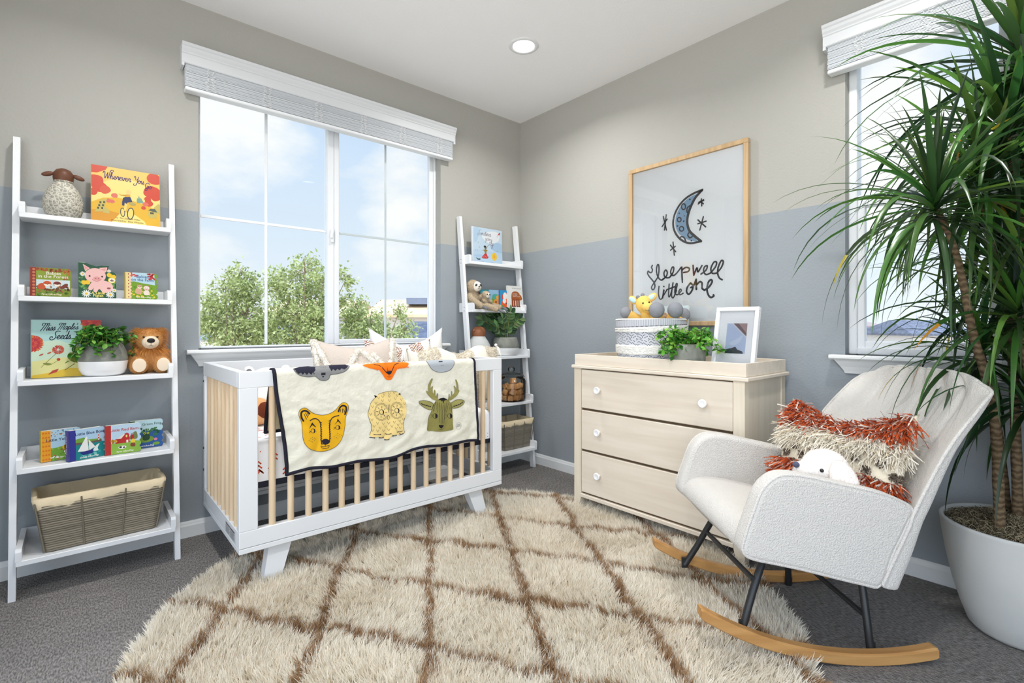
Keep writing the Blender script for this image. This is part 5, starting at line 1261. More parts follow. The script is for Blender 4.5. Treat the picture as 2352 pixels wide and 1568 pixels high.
A.poly([(0, 0), (.09, 0), (.085, .012), (.06, .02), (.05, .034), (.03, .026), (.012, .022), (0, .018)], ORG(60, 66, 80))  # dark leaf reflection of the glass, painted into the print
m = MB(); A.into(m, lambda x, y, h_: (.056+x, .019-h_, .090+y), 0); m.build('photograph', PRINT, t)
PGL = glass('picture_glass', (1, 1, 1), 1.0, .10)
m = MB(); m.add([(.015, .0115, .015), (FW-.015, .0115, .015), (FW-.015, .0115, FH-.015), (.015, .0115, FH-.015)], [(0, 1, 2, 3)]); m.build('glass', PGL, t)
m = MB(); m.box(FW*.4, .026, .01, FW*.6, .030, .16); m.build('easel_back', mat('white_card'), t)

OAKF = wood('light_oak_frame', srgb(192, 164, 126), srgb(172, 142, 104), axis=2, scale=40, stretch=.06, rough=.5)
t = thing('framed_print', 'large oak framed print of a blue moon and black lettering on the wall', 'framed print', (-.032, -1.084, 1.083), rot=(0, 0, -PI/2))
PW, PH = .764, 1.008
m = MB(); frame4(m, PW, PH, .026, 0, .030); m.build('frame', OAKF, t)
m = MB(); m.box(.02, .016, .02, PW-.02, .026, PH-.02); m.build('print_paper', mat('white_print_paper', srgb(240, 243, 244), .7, .1), t)
def ink(zx, zy):
    """a point of the print, measured on the wall"""
    p = PX(1470+zx*.17857, 420+zy*.17857, -.016); return (-1.084-p.y, p.z-1.083)
A = Art(.0001); K_ = ORG(58, 58, 64); MO = [(800, 90), (700, 130), (600, 190), (520, 270), (460, 370), (430, 470), (430, 570), (460, 650), (510, 715), (580, 760), (650, 775), (720, 765), (785, 750)]; MI = [(785, 750), (700, 680), (640, 620), (612, 540), (610, 460), (630, 370), (670, 270), (720, 180), (800, 90)]
BLU = ORG(156, 194, 226)
A.blob([ink(*q) for q in [(730, 145), (640, 185), (550, 265), (485, 370), (458, 470), (462, 570), (500, 650), (570, 705), (640, 738), (735, 748), (690, 690), (630, 630), (605, 540), (600, 460), (620, 370), (665, 270), (710, 190)]], BLU)
A.hold = 3
S = lambda pts, wd, sm=6: A.stroke([ink(*q) for q in pts], wd, K_, sm=sm)
S(MO, .0125); S(MI, .0155)
for x, y, rx, ry in ((560, 305, 26, 38), (505, 472, 24, 28), (535, 590, 28, 30)): A.stroke([ink(x+rx*math.cos(a), y+ry*math.sin(a)) for a in [2*PI*i/14 for i in range(15)]], .008, K_)
for x, y, q in ((642, 212, 10), (506, 390, 8), (570, 424, 7), (563, 492, 10), (482, 553, 11), (662, 742, 10)): p = ink(x, y); A.ell(p[0], p[1], q*.00055, q*.0005, K_)
S([(650, 290), (610, 320), (605, 370), (625, 390)], .009); S([(510, 715), (530, 692), (565, 700), (588, 745)], .009); S([(630, 640), (615, 670), (640, 705), (672, 690)], .009)
for st in (([(750, 270), (818, 215)], [(775, 235), (815, 268)], [(790, 205), (795, 295)], [(755, 250), (820, 225)]), ([(815, 435), (770, 605)], [(745, 475), (845, 565)], [(745, 525), (850, 492)]), ([(300, 430), (340, 605)], [(338, 410), (315, 605)], [(285, 560), (350, 465)]), ([(425, 760), (442, 930)], [(392, 800), (460, 885)], [(393, 865), (455, 815)])):
    for q in st: S(q, .0085, 0)
TXT = [[(160, 1060), (148, 1085), (160, 1115), (150, 1150), (125, 1150), (105, 1135), (98, 1165), (125, 1210), (175, 1270), (192, 1320), (180, 1365), (158, 1370), (150, 1335), (185, 1280), (235, 1205)], [(235, 1205), (245, 1120), (240, 1055), (222, 1060), (212, 1130), (230, 1205), (275, 1250), (325, 1215)], [(275, 1250), (335, 1205), (352, 1150), (330, 1120), (308, 1160), (325, 1212), (380, 1215), (420, 1160)], [(380, 1215), (425, 1150), (435, 1090), (415, 1085), (395, 1140), (410, 1185), (455, 1178), (530, 1085)], [(538, 1082), (540, 1180), (545, 1278)], [(540, 1120), (590, 1086), (635, 1100), (620, 1138), (560, 1152)],
 [(683, 1060), (692, 1188)], [(692, 1188), (733, 1090), (745, 1145), (798, 1062)], [(785, 1172), (850, 1120), (865, 1065), (830, 1080), (818, 1135), (850, 1178), (905, 1160)], [(905, 1160), (970, 1080), (985, 1020), (950, 1020), (912, 1100), (930, 1160), (985, 1160)], [(985, 1160), (1045, 1090), (1072, 1015), (1045, 1000), (1008, 1080), (1000, 1160), (1020, 1220), (1058, 1245)],
 [(245, 1330), (238, 1420), (255, 1490), (285, 1480), (310, 1380)], [(305, 1375), (292, 1480)], [(305, 1330), (309, 1333)], [(300, 1450), (350, 1370)], [(375, 1300), (368, 1450), (385, 1455), (410, 1380)], [(345, 1372), (445, 1335)], [(425, 1285), (405, 1440), (430, 1475), (470, 1380)], [(450, 1420), (480, 1310), (465, 1300), (448, 1400), (470, 1437), (505, 1425)], [(500, 1420), (532, 1385), (518, 1365), (500, 1400), (515, 1437), (556, 1418)],
 [(650, 1288), (610, 1340), (600, 1400), (630, 1430), (670, 1380), (680, 1320), (650, 1288)], [(655, 1345), (690, 1320), (720, 1245)], [(722, 1240), (725, 1368)], [(728, 1310), (770, 1270), (798, 1290), (800, 1355), (832, 1378)], [(832, 1378), (890, 1335), (928, 1270), (912, 1245), (878, 1280), (862, 1370), (880, 1440), (912, 1472), (948, 1455), (945, 1440)]]
for i, q in enumerate(TXT): S(q, .0098 if i < 11 else (.0088 if i < 20 else .0115), 5)
m = MB(); A.into(m, lambda x, y, h_: (x, .016-h_, y), 0, None); m.build('print_ink', PRINT, t)
m = MB(); m.add([(.02, .008, .02), (PW-.02, .008, .02), (PW-.02, .008, PH-.02), (.02, .008, PH-.02)], [(0, 1, 2, 3)]); m.build('glass', PGL, t)
# ================================================================== THINGS IN AND ON THE CRIB
def cushion(w, h, t, pinch=.07, n=30, sag=None, power=.55):
    """stuffed square cover with drawn-in sides and pointed ears; local x width, z height, front -y"""
    def P(u, v, s):
        a, b = 2*u-1, 2*v-1
        x = a*w/2*(1-pinch*(1-b*b)*abs(a)); z = b*h/2*(1-pinch*(1-a*a)*abs(b))
        th = t/2*((1-a**2)*(1-b**2))**power if abs(a) < 1 and abs(b) < 1 else 0
        if sag: x, z, th = sag(a, b, x, z, th)
        return (x, s*th, z)
    m = MB()
    m.grid(lambda u, v: P(u, v, -1), n, n); m.grid(lambda u, v: P(1-u, v, 1), n, n)
    return m, P
def vsag(d):
    return lambda a, b, x, z, th: (x, z-d*(1-abs(a)**1.3)*max(0, b)**1.5, th)
PT = mat('taupe_gauze', srgb(202, 190, 180), .95, .05, bump=(120, .5, .006))
TUF = mat('tufted_wool', srgb(244, 240, 232), .95, .05)
X0 = -1.612
t = thing('tufted_pillow', 'taupe pillow with tufted white diagonal lines leaning in the crib', 'pillow', (X0, -.50, .600+.212), rot=(math.radians(-14), 0, 0), group='pillows in the crib')
m, P = cushion(.47, .43, .16, .05, 30, vsag(.05)); b_ = m.build('cover', PT, t, weld=True)
nz = lambda u, v: Vector(P(u, v, -1))
tf = MB()
for L_ in ([(.03, .97), (.20, .34), (.5, .92), (.80, .34), (.97, .97)], [(.03, .97), (.03, .5), (.2, .34)], [(.97, .97), (.97, .4)], [(.2, .34), (.36, .62), (.64, .62), (.8, .34)], [(.36, .62), (.42, .2)], [(.64, .62), (.60, .2)], [(.08, .30), (.92, .30)], [(.64, .80), (.80, .5), (.95, .80)]):
    pts = []
    for i in range(len(L_)-1):
        for q in range(12): a = q/12; pts.append((L_[i][0]*(1-a)+L_[i+1][0]*a, L_[i][1]*(1-a)+L_[i+1][1]*a))
    pts.append(L_[-1]); tf.tube([nz(u, v) for u, v in pts], [.014+.002*math.sin(i*2.2) for i in range(len(pts))], 8)
tb = tf.build('tufting', TUF, t); fur(tb, 12000, .010, .0034, srgb(246, 242, 234), srgb(232, 224, 210), .1, .5, 'pile')
t = thing('linen_pillow', 'large plain white linen pillow with upright corners at the back of the crib', 'pillow', (-1.135, -.205, .600+.235), rot=(math.radians(-8), 0, 0), group='pillows in the crib')
m, P = cushion(.53, .48, .15, .05, 28, vsag(.12)); m.build('cover', mat('white_linen', srgb(238, 236, 232), .9, .05, bump=(150, .3, .004)), t, weld=True)
HB = mat('herringbone_knit', (1, 1, 1), .95, .05, attr=True)
t = thing('knit_pillow', 'brown and white herringbone knit pillow between the taupe and cream pillows', 'pillow', (-1.275, -.36, .600+.205), rot=(math.radians(-12), 0, 0), group='pillows in the crib')
m, P = cushion(.44, .41, .14, .05, 60, vsag(.04)); rr = random.Random(6)
k = 0
for i, f in enumerate(m.f):
    c = [sum(m.v[j][q] for j in f)/4 for q in range(3)]; zz = (c[2]*150+abs(((c[0]*60) % 2)-1)*2.2) % 2
    br, wh = srgb(150, 112, 92), srgb(236, 230, 224); band = math.sin(c[0]*42+.6)
    m.c[i] = wh if (zz < .8 or band > .25) else tuple(a*(.8+.4*rr.random()) for a in br)
m.build('cover', HB, t, weld=False)
t = thing('tasselled_pillow', 'long cream tufted pillow with corner tassels at the right of the crib', 'pillow', (-1.005, -.54, .600+.190), rot=(math.radians(-10), 0, 0), group='pillows in the crib')
def wav(a, b, x, z, th): return (x, z-.03*(1-a*a)*max(0, b)-.02*max(0, b)*math.sin(a*7+1), th)
m, P = cushion(.66, .355, .15, .04, 34, wav); b_ = m.build('cover', mat('cream_weave', srgb(236, 229, 214), .95, .05, bump=(200, .6, .005)), t, weld=True)
def stripes(p, q): return (np.sin(p[:, 0]*26+.5) > -.25) & (p[:, 1] < .02)
fur(b_, 26000, .013, .0036, srgb(244, 239, 228), srgb(222, 210, 190), .3, .6, 'tufting', stripes)
for s in (-1, 1):
    q = Vector((s*.328, 0, .170)); m = MB(); m.ell(q, (.010, .010, .010)); rr = random.Random(2)
    for i in range(26): a = rr.uniform(0, 6.28); m.tube([q, q+Vector((s*.012+.010*math.cos(a), .010*math.sin(a), -.02)), q+Vector((s*.020+.016*math.cos(a), .014*math.sin(a), -.062-rr.uniform(0, .01)))], .0018, 4)
    m.build('tassel', TUF, t)
# white eared plush and a brown toy deeper inside
t = thing('eared_plush', 'white plush toy with two small ears lying at the left end of the crib', 'plush toy', (-1.985, -.235, .603), rz=-.2)
m = MB(); m.ell((0, 0, .135), (.115, .075, .130)); m.ell((-.01, -.02, .09), (.10, .10, .088)); b_ = m.build('body', mat('white_plush', srgb(240, 239, 238), .95, .05, bump=(150, .4, .005)), t); remesh(b_, .01, 4)
for s in (-1, 1):
    R_ = Matrix.Rotation(s*.25, 3, 'Y'); m = MB(); m.ell((s*.085, 0, .243), (.026, .016, .030), R=R_); e = m.build('ear', mat('white_plush'), t)
    m = MB(); m.ell((s*.084, -.014, .241), (.015, .005, .018), R=R_); m.build('inner_ear', GREYF, e)
t = thing('brown_plush', 'tan and dark brown plush toy just visible beside the left crib post', 'plush toy', (-2.075, -.40, .603))
m = MB(); m.ell((0, 0, .045), (.07, .06, .046)); m.ell((.0, -.01, .085), (.052, .048, .048)); b_ = m.build('body', mat('tan_plush', srgb(222, 170, 120), .95, .05), t); remesh(b_, .007, 3)
m = MB(); m.ell((.020, -.050, .075), (.036, .018, .040)); m.build('face', mat('dark_brown_plush', srgb(110, 56, 38), .95, .05), t)

# ---- quilt over the front rail with appliqued animal faces
QX0, QX1 = -2.118, -1.078; QW = QX1-QX0
qt = thing('animal_quilt', 'cream quilt with six animal faces and navy binding over the crib rail', 'blanket', (0, 0, 0))
ZT = .896
def qpos(x, s):
    """x across the room, s metres of cloth from the top of the rail, front side positive. returns point, normal"""
    fy = CY0-.007; by = CY0+.041; R_ = .024; cy_ = (fy+by)/2
    arc_ = PI*R_/2; skew = .046*max(0, 1-(x-QX0)/.30)*smoothstep(0, .45, s)+.025*max(0, (x-QX0)/QW-.5)*smoothstep(0, .45, s)
    wv = .004*math.sin(x*26+s*3)*smoothstep(.05, .4, abs(s))+.003*math.sin(x*11-1+s*9)*smoothstep(.05, .4, abs(s))+.0016*math.sin(x*47+9*math.sin(s*14))*smoothstep(.03, .2, s)
    if abs(s) <= arc_:
        a = s/R_; p = Vector((x, cy_-R_*math.sin(a), ZT+.002-R_*.55+R_*.62*math.cos(a))); n = Vector((0, -math.sin(a), math.cos(a)))
    elif s > 0:
        d = s-arc_; p = Vector((x+skew, fy-.002-abs(wv)-.010*smoothstep(0, .45, d), ZT-.0112-d)); n = Vector((0, -1, 0))
    else:
        d = -s-arc_; p = Vector((x-.010*smoothstep(0, .3, d), by+.002+abs(wv)+.04*smoothstep(0, .25, d), ZT-.0112-d)); n = Vector((0, 1, 0))
    return p, n
SB, SF = -.300, .468
def edge_s(x): return SF-.008*math.sin((x-QX0)*10+.3)*smoothstep(0, .2, x-QX0)-.006*math.sin((x-QX0)*21)
QM = mat('quilt_cotton', srgb(236, 231, 214), .9, .05, attr=True, bump=(13, .42, .03, 5))
m = MB(); nu, nv = 120, 96
def qfun(side):
    def f(u, v):
        x = QX0+QW*u; s = SB+(edge_s(x)-SB)*v; p, n = qpos(x, s); return tuple(p+n*(.0025*side))
    return f
m.grid(qfun(1), nu, nv, 0, srgb(222, 219, 203)); m.grid(qfun(-1), nu, nv, 0, srgb(228, 216, 180))
m.build('quilt_cloth', QM, qt)
m = MB(); bw = .013
def bpt(u, s, h=0): p, n = qpos(u, s); return p
ns = 70
left = [qpos(QX0+.004, SB+(edge_s(QX0)-SB)*i/ns)[0] for i in range(ns+1)]; right = [qpos(QX1-.004, SB+(edge_s(QX1)-SB)*i/ns)[0] for i in range(ns+1)]
front = [qpos(QX0+QW*i/90, edge_s(QX0+QW*i/90)-.004)[0] for i in range(91)]; rear = [qpos(QX0+QW*i/90, SB+.004)[0] for i in range(91)]
def strip(P, nfun):
    v = []
    for p, (d, n) in zip(P, nfun): 
        for a, b in ((-1, -1), (1, -1), (1, 1), (-1, 1)): v.append(tuple(p+d*(a*bw/2)+n*(b*.0048)))
    k = len(P); m.add(v, [(i*4+j, i*4+(j+1) % 4, (i+1)*4+(j+1) % 4, (i+1)*4+j) for i in range(k-1) for j in range(4)]+[(0, 1, 2, 3), tuple(range(4*k-4, 4*k))], 0, None, True)
xa = Vector((1, 0, 0)); za = Vector((0, 0, 1))
strip(left, [(xa, qpos(QX0, SB+(edge_s(QX0)-SB)*i/ns)[1]) for i in range(ns+1)]); strip(right, [(xa, qpos(QX1, SB+(edge_s(QX1)-SB)*i/ns)[1]) for i in range(ns+1)])
strip(front, [(za, Vector((0, -1, 0)))]*91); strip(rear, [(za, Vector((0, 1, 0)))]*91)
m.build('binding', mat('navy_binding', srgb(42, 42, 52), .9, .05, bump=(90, .4, .004)), qt)
A = Art(.0003)
def Q(px, py):
    """a point of the printed front measured from the photo plane: (x, cloth length)"""
    p = PY(px, py, CY0-.018); x = p.x; s = .0377+(ZT-.0112-p.z)
    for _ in range(3): x = p.x-(qpos(x, s)[0].x-x)
    return (x, s)
def q1(zx, zy): return Q(660+zx*220/1643, 840+zy*210/1568)          # lion close-up
def q2(zx, zy): return Q(830+zx*270/2352, 860+zy*170/1481)           # owl and deer
def q3(zx, zy): return Q(660+zx*500/2352, 810+zy*130/612)            # top row
NV_ = srgb(42, 40, 50); BKL = srgb(36, 34, 38)
def ST(f, pts, w, sm=5, col=None, closed=False): A.hold = 4; A.stroke([f(*q) for q in pts], w, col or NV_, sm=sm, closed=closed)
def FILL(f, pts, col, n=6, k=None): A.hold = k or (4 if sum(col) < .1 else 1); A.blob([f(*q) for q in pts], col, n)
def FLAT(f, pts, col): A.hold = 4; A.poly([f(*q) for q in pts], col)
# lion/bear in mustard
LB = [(190, 830), (215, 760), (285, 718), (350, 745), (420, 800), (520, 835), (640, 840), (760, 800), (850, 730), (910, 655), (970, 628), (1030, 655), (1045, 730), (1015, 830), (985, 900), (985, 1010), (965, 1130), (915, 1270), (830, 1370), (690, 1440), (540, 1462), (400, 1430), (310, 1360), (262, 1260), (245, 1120), (240, 970), (205, 890)]
FILL(q1, LB, srgb(226, 172, 36), 4); ST(q1, LB, .0016, 4, closed=True)
for e in ([(270, 940), (235, 880), (240, 800), (290, 768), (345, 785), (378, 820)], [(875, 780), (905, 710), (950, 680), (1000, 700), (1008, 770), (985, 830)]): ST(q1, e, .0075); ST(q1, [(x+(8 if i % 2 else -4), y-6) for i, (x, y) in enumerate(e)], .004, 0)
for e in ([(285, 825), (320, 910)], [(310, 808), (345, 880)], [(345, 812), (358, 850)], [(915, 745), (905, 790)], [(945, 735), (945, 800)], [(965, 740), (985, 800)]): ST(q1, e, .0028, 0)
ST(q1, [(385, 935), (430, 908), (490, 905), (540, 940), (568, 1010), (572, 1120), (572, 1240), (575, 1330)], .0042); ST(q1, [(880, 850), (820, 865), (760, 895), (728, 960), (718, 1060), (720, 1180), (710, 1300)], .0042)
for i in range(9): ST(q1, [(560+6*(i % 2), 960+i*38), (585, 975+i*38)], .003, 0); ST(q1, [(735-4*(i % 2), 930+i*38), (708, 945+i*38)], .003, 0)
FILL(q1, [(580, 1290), (600, 1258), (650, 1245), (700, 1265), (715, 1300), (690, 1320), (640, 1338), (600, 1325)], NV_); ST(q1, [(575, 1335), (610, 1330), (640, 1338), (690, 1318)], .004)
ST(q1, [(637, 1338), (637, 1370)], .0022, 0); ST(q1, [(565, 1365), (600, 1380), (640, 1372), (690, 1358), (705, 1362), (690, 1395), (620, 1410), (575, 1395), (565, 1370)], .0022)
for cx_, cy_ in ((435, 1110), (862, 1055)):
    A.stroke([q1(cx_+38*math.cos(a), cy_+36*math.sin(a)) for a in [2*PI*i/16 for i in range(17)]], .0018, NV_); FILL(q1, [(cx_+10, cy_-34), (cx_+36, cy_-10), (cx_+32, cy_+24), (cx_+8, cy_+34), (cx_+16, cy_)], NV_, 4); ST(q1, [(cx_-70, cy_-5), (cx_-40, cy_+8)], .0018, 0); ST(q1, [(cx_-75, cy_+32), (cx_-40, cy_+5)], .0018, 0)
    p = q1(cx_+52, cy_+18); A.ell(p[0], p[1], .0013, .0013, NV_)
FLAT(q1, [(360, 1082), (420, 965), (490, 1050), (470, 1045), (425, 1010)], NV_); FLAT(q1, [(808, 1008), (862, 902), (922, 990), (900, 982), (865, 945)], NV_)
for cx_, cy_ in ((418, 1255), (858, 1195)):
    for dx, dy in ((-60, 15), (-30, -12), (0, -35), (-25, 30), (5, 0), (35, -22), (0, 42), (35, 20), (62, -8)): p = q1(cx_+dx, cy_+dy); A.ell(p[0], p[1], .0022, .0011, NV_, -.4, 8)
# owl
OW = [(150, 1200), (190, 1090), (185, 1000), (150, 900), (130, 800), (150, 680), (190, 570), (260, 470), (350, 390), (470, 345), (600, 330), (710, 350), (790, 410), (850, 490), (890, 590), (900, 700), (880, 820), (845, 920), (830, 1010), (830, 1080), (850, 1150), (740, 1190), (690, 1195), (600, 1215), (540, 1275), (490, 1300), (450, 1285), (440, 1230), (390, 1260), (330, 1240), (250, 1255), (200, 1245)]
FILL(q2, OW, srgb(232, 206, 138), 4); ST(q2, [OW[i] for i in (0, 1, 2, 3, 4, 5, 6, 7)], .0016); ST(q2, [(340, 395), (470, 350), (610, 330), (720, 350)], .0016); ST(q2, [(860, 870), (830, 960), (832, 1090), (850, 1150)], .0014)
FLAT(q2, [(255, 408), (318, 432), (275, 470)], BKL); FLAT(q2, [(780, 365), (785, 415), (740, 390)], BKL)
def wavy(cx_, cy_, r0, r1, k, amp, a0=0, a1=2*PI): return [(cx_+(r0+amp*math.sin(a*k))*math.cos(a), cy_+(r1+amp*math.sin(a*k))*math.sin(a)) for a in [a0+(a1-a0)*i/60 for i in range(61)]]
for cx_, cy_, rx, ry in ((395, 745, 145, 170), (705, 715, 130, 165)):
    ST(q2, wavy(cx_, cy_, rx, ry, 14, 6, .4, 6.0), .0011, 0); ST(q2, wavy(cx_, cy_, rx-20, ry-20, 14, 6, .4, 6.0), .0011, 0)
    ST(q2, wavy(cx_, cy_, 44, 48, 1, 0), .0021, 0); FILL(q2, [(cx_+12, cy_-40), (cx_+44, cy_-20), (cx_+38, cy_+40), (cx_+18, cy_+50), (cx_+26, cy_)], BKL, 4)
    for i in range(8): a = i*PI/4+.1; ST(q2, [(cx_+72*math.cos(a), cy_+74*math.sin(a)), (cx_+105*math.cos(a), cy_+112*math.sin(a))], .0022, 0)
ST(q2, [(552, 600), (545, 750)], .003, 0); ST(q2, [(530, 810), (515, 860), (535, 900), (560, 850), (530, 810)], .0013, 4)
for x, y in ((460, 405), (560, 390), (660, 375), (345, 475), (430, 455), (560, 445), (680, 490), (720, 425), (420, 530), (560, 530), (800, 510), (290, 580), (860, 590), (220, 650), (180, 800), (200, 910), (310, 980), (430, 990), (540, 980), (650, 960), (760, 935), (830, 900), (240, 1040), (360, 1070), (480, 1050), (600, 1040), (720, 1010), (800, 990), (210, 1120), (310, 1130), (430, 1130), (540, 1110), (680, 1080), (760, 1070)): ST(q2, [(x-25, y-32), (x, y+14), (x+22, y-32)], .0014, 0)
for (x, y, w_, a) in ((300, 1185, 150, .02), (520, 1180, 130, -.15), (745, 1130, 120, -.2), (200, 1245, 110, .15), (385, 1250, 110, -.05), (495, 1290, 100, -.1), (640, 1210, 100, -.2), (780, 1180, 90, -.3)):
    ST(q2, [(x-w_/2, y-w_/2*a*-1-0), (x, y+8), (x+w_/2, y+w_/2*a)], .002, 4)
    for i in range(5): u = -w_/2+w_*(i+.5)/5; FLAT(q2, [(x+u-9, y+u*a+4), (x+u+9, y+u*a+4), (x+u, y+u*a+22)], BKL)
# deer
DG_ = srgb(146, 140, 82); DD = srgb(96, 94, 60)
for an in ([(1520, 515), (1440, 500), (1360, 430), (1305, 360), (1310, 325), (1350, 355), (1335, 260), (1360, 170), (1400, 95), (1425, 78), (1428, 110), (1395, 190), (1385, 275), (1415, 240), (1435, 240), (1425, 300), (1425, 360), (1445, 390), (1455, 320), (1475, 310), (1478, 400), (1495, 455), (1510, 380), (1528, 385), (1530, 460), (1535, 510)], [(1730, 520), (1740, 450), (1750, 390), (1765, 395), (1765, 460), (1795, 400), (1800, 335), (1818, 340), (1820, 410), (1860, 360), (1868, 290), (1850, 235), (1868, 228), (1905, 290), (1905, 200), (1885, 110), (1905, 105), (1935, 190), (1945, 290), (1960, 320), (1955, 345), (1920, 400), (1860, 460), (1800, 500), (1750, 520)]):
    FILL(q2, an, DG_, 3); ST(q2, an, .0010, 3, DD, True)
for e in ([(1440, 600), (1380, 545), (1270, 518), (1170, 525), (1148, 550), (1180, 600), (1260, 660), (1350, 700), (1410, 690)], [(1790, 570), (1830, 540), (1900, 505), (2000, 500), (2055, 530), (2040, 580), (1960, 640), (1880, 670), (1820, 665)]): FILL(q2, e, srgb(152, 146, 88), 4); ST(q2, e, .0015, 4, closed=True)
DH = [(1310, 1115), (1315, 1000), (1335, 880), (1380, 760), (1415, 680), (1440, 600), (1480, 530), (1550, 490), (1640, 462), (1720, 500), (1785, 560), (1815, 640), (1815, 760), (1815, 900), (1815, 1000), (1820, 1090), (1740, 1115), (1630, 1135), (1500, 1135), (1400, 1125)]
FILL(q2, DH, srgb(138, 132, 76), 4, 2); ST(q2, [(1310, 1115), (1335, 880), (1380, 760), (1415, 680), (1440, 600), (1490, 525)], .0014)
for s in ([(1190, 575), (1260, 605), (1390, 640)], [(1830, 632), (1940, 600), (2025, 545)]):
    ST(q2, s, .003, 3)
    for i in range(5): a = i/5+.1; x = s[0][0]+(s[2][0]-s[0][0])*a; y = s[0][1]+(s[2][1]-s[0][1])*a; FLAT(q2, [(x-10, y), (x+14, y), (x+6, y+26)], BKL)
FLAT(q2, [(1545, 500), (1570, 475), (1640, 460), (1700, 485), (1710, 510), (1680, 505), (1665, 530), (1650, 510), (1632, 585), (1615, 515), (1600, 540), (1585, 505), (1565, 515)], BKL)
for i, (x0, x1, y0, y1) in enumerate(((1470, 1440, 560, 730), (1510, 1505, 555, 760), (1550, 1540, 555, 960), (1590, 1575, 570, 980), (1625, 1600, 600, 985), (1660, 1635, 570, 980), (1695, 1650, 560, 900), (1730, 1690, 570, 760), (1770, 1760, 600, 700), (1440, 1420, 680, 740), (1800, 1800, 650, 760))):
    n_ = max(3, int((y1-y0)/32))
    for k in range(n_): a = k/n_; x = x0+(x1-x0)*a; y = y0+(y1-y0)*a; ST(q2, [(x+4*(k % 2), y), (x-4*(k % 2), y+(y1-y0)/n_*.8)], .0017, 0)
for cx_, cy_ in ((1465, 825), (1762, 825)):
    ST(q2, wavy(cx_, cy_, 42, 50, 1, 0), .0017, 0); FILL(q2, [(cx_+4, cy_-48), (cx_+40, cy_-20), (cx_+38, cy_+24), (cx_+6, cy_+48)], BKL, 4)
    for dy in (-40, -8, 30): ST(q2, [(cx_-82, cy_+dy), (cx_-44, cy_+dy*.4)], .0012, 0)
for cx_, cy_ in ((1405, 985), (1735, 975)):
    for dx, dy in ((-60, 0), (-30, -30), (-30, 35), (0, 0), (15, -40), (15, 40), (45, -15), (45, 20)): p = q2(cx_+dx, cy_+dy); A.ell(p[0], p[1], .0016, .0010, DD, 0, 8)
FILL(q2, [(1530, 1010), (1580, 1002), (1630, 1010), (1615, 1045), (1580, 1070), (1545, 1045)], BKL); ST(q2, [(1582, 1065), (1582, 1090)], .0015, 0); ST(q2, [(1535, 1085), (1582, 1100), (1630, 1080)], .0012)
c_ = q2(1925, 1020); A.stroke([(c_[0]+.0165*math.cos(a), c_[1]+.0175*math.sin(a)) for a in [2*PI*i/32 for i in range(33)]], .0009, srgb(110, 110, 108))
B_ = Art(); B_.text('DEER', 0, .002, .0085, srgb(90, 90, 90)); B_.text('MOTZ', 0, -.006, .0085, srgb(90, 90, 90)); 
for pts, col, k in B_.p: A.p.append(([(c_[0]+x, c_[1]-y) for x, y in pts], col, 4))
# top row, cut by the fold: grey dog, orange fox, pale grey bear
GD, GDK = srgb(134, 134, 134), srgb(44, 44, 58)
def up(pts): return [q3(*q) for q in pts]
DGS = [(78, 160), (90, 205), (140, 245), (230, 262), (300, 255), (330, 275), (365, 298), (420, 300), (455, 275), (468, 240), (540, 228), (620, 205), (670, 160), (680, 122), (560, 100), (420, 105), (300, 120), (180, 130)]
A.hold = 1; A.blob(up(DGS), GD, 4); A.hold = 3; A.stroke(up(DGS[:13]), .0015, NV_, sm=4)
A.poly(up([(80, 162), (100, 205), (125, 230), (150, 215), (170, 238), (190, 215), (215, 240), (235, 215), (262, 238), (280, 212), (295, 235), (310, 180), (318, 140), (250, 110), (150, 130)]), GDK); A.poly(up([(462, 150), (480, 200), (500, 175), (525, 195), (545, 172), (570, 188), (590, 165), (620, 178), (650, 160), (672, 130), (650, 100), (540, 95), (470, 110)]), GDK)
for i in range(7): A.stroke(up([(368+i*10, 140+(i % 2)*8), (372+i*8, 215)]), .0016, NV_)
A.poly(up([(370, 220), (415, 218), (416, 240), (370, 244)]), NV_); p = q3(390, 258); A.ell(p[0], p[1], .0042, .0032, NV_)
FX = [(830, 118), (860, 150), (900, 170), (985, 180), (1030, 230), (1070, 288), (1125, 290), (1160, 235), (1200, 170), (1260, 158), (1305, 145), (1315, 95), (1200, 80), (1080, 85), (950, 95)]
OR_ = srgb(236, 116, 30); A.hold = 1; A.blob(up(FX), OR_, 4)
for i in range(14): a = i/13; x = 835+140*a; y = 128+50*a; A.poly(up([(x, y), (x+14, y+4), (x+4, y+20)]), OR_)
for i in range(9): a = i/8; x = 1200+105*a; y = 165-15*a; A.poly(up([(x, y), (x+12, y), (x+8, y+18)]), OR_)
A.hold = 3; A.stroke(up([(950, 115), (1010, 140), (1050, 185), (1080, 220)]), .0035, NV_, sm=4); A.stroke(up([(1220, 100), (1170, 125), (1150, 160), (1130, 205)]), .0035, NV_, sm=4)
for i in range(6): A.stroke(up([(1062+i*14, 108), (1084+i*8, 195)]), .0020, NV_)
A.blob(up([(1072, 205), (1100, 200), (1132, 200), (1125, 225), (1104, 236), (1084, 226)]), NV_); A.stroke(up([(1104, 235), (1104, 250)]), .0015, NV_); A.stroke(up([(1082, 255), (1104, 264), (1126, 254)]), .0015, NV_, sm=4)
BR_ = [(1520, 78), (1535, 130), (1570, 180), (1630, 208), (1710, 206), (1770, 180), (1805, 130), (1812, 80), (1790, 60), (1660, 58), (1540, 65)]
A.hold = 1; A.blob(up(BR_), srgb(168, 174, 180), 4); A.hold = 3; A.stroke(up(BR_[:8]), .0016, NV_, sm=4); A.poly(up([(1645, 84), (1690, 82), (1686, 96), (1650, 98)]), NV_); A.stroke(up([(1664, 142), (1680, 136), (1695, 142)]), .0012, NV_, sm=3)
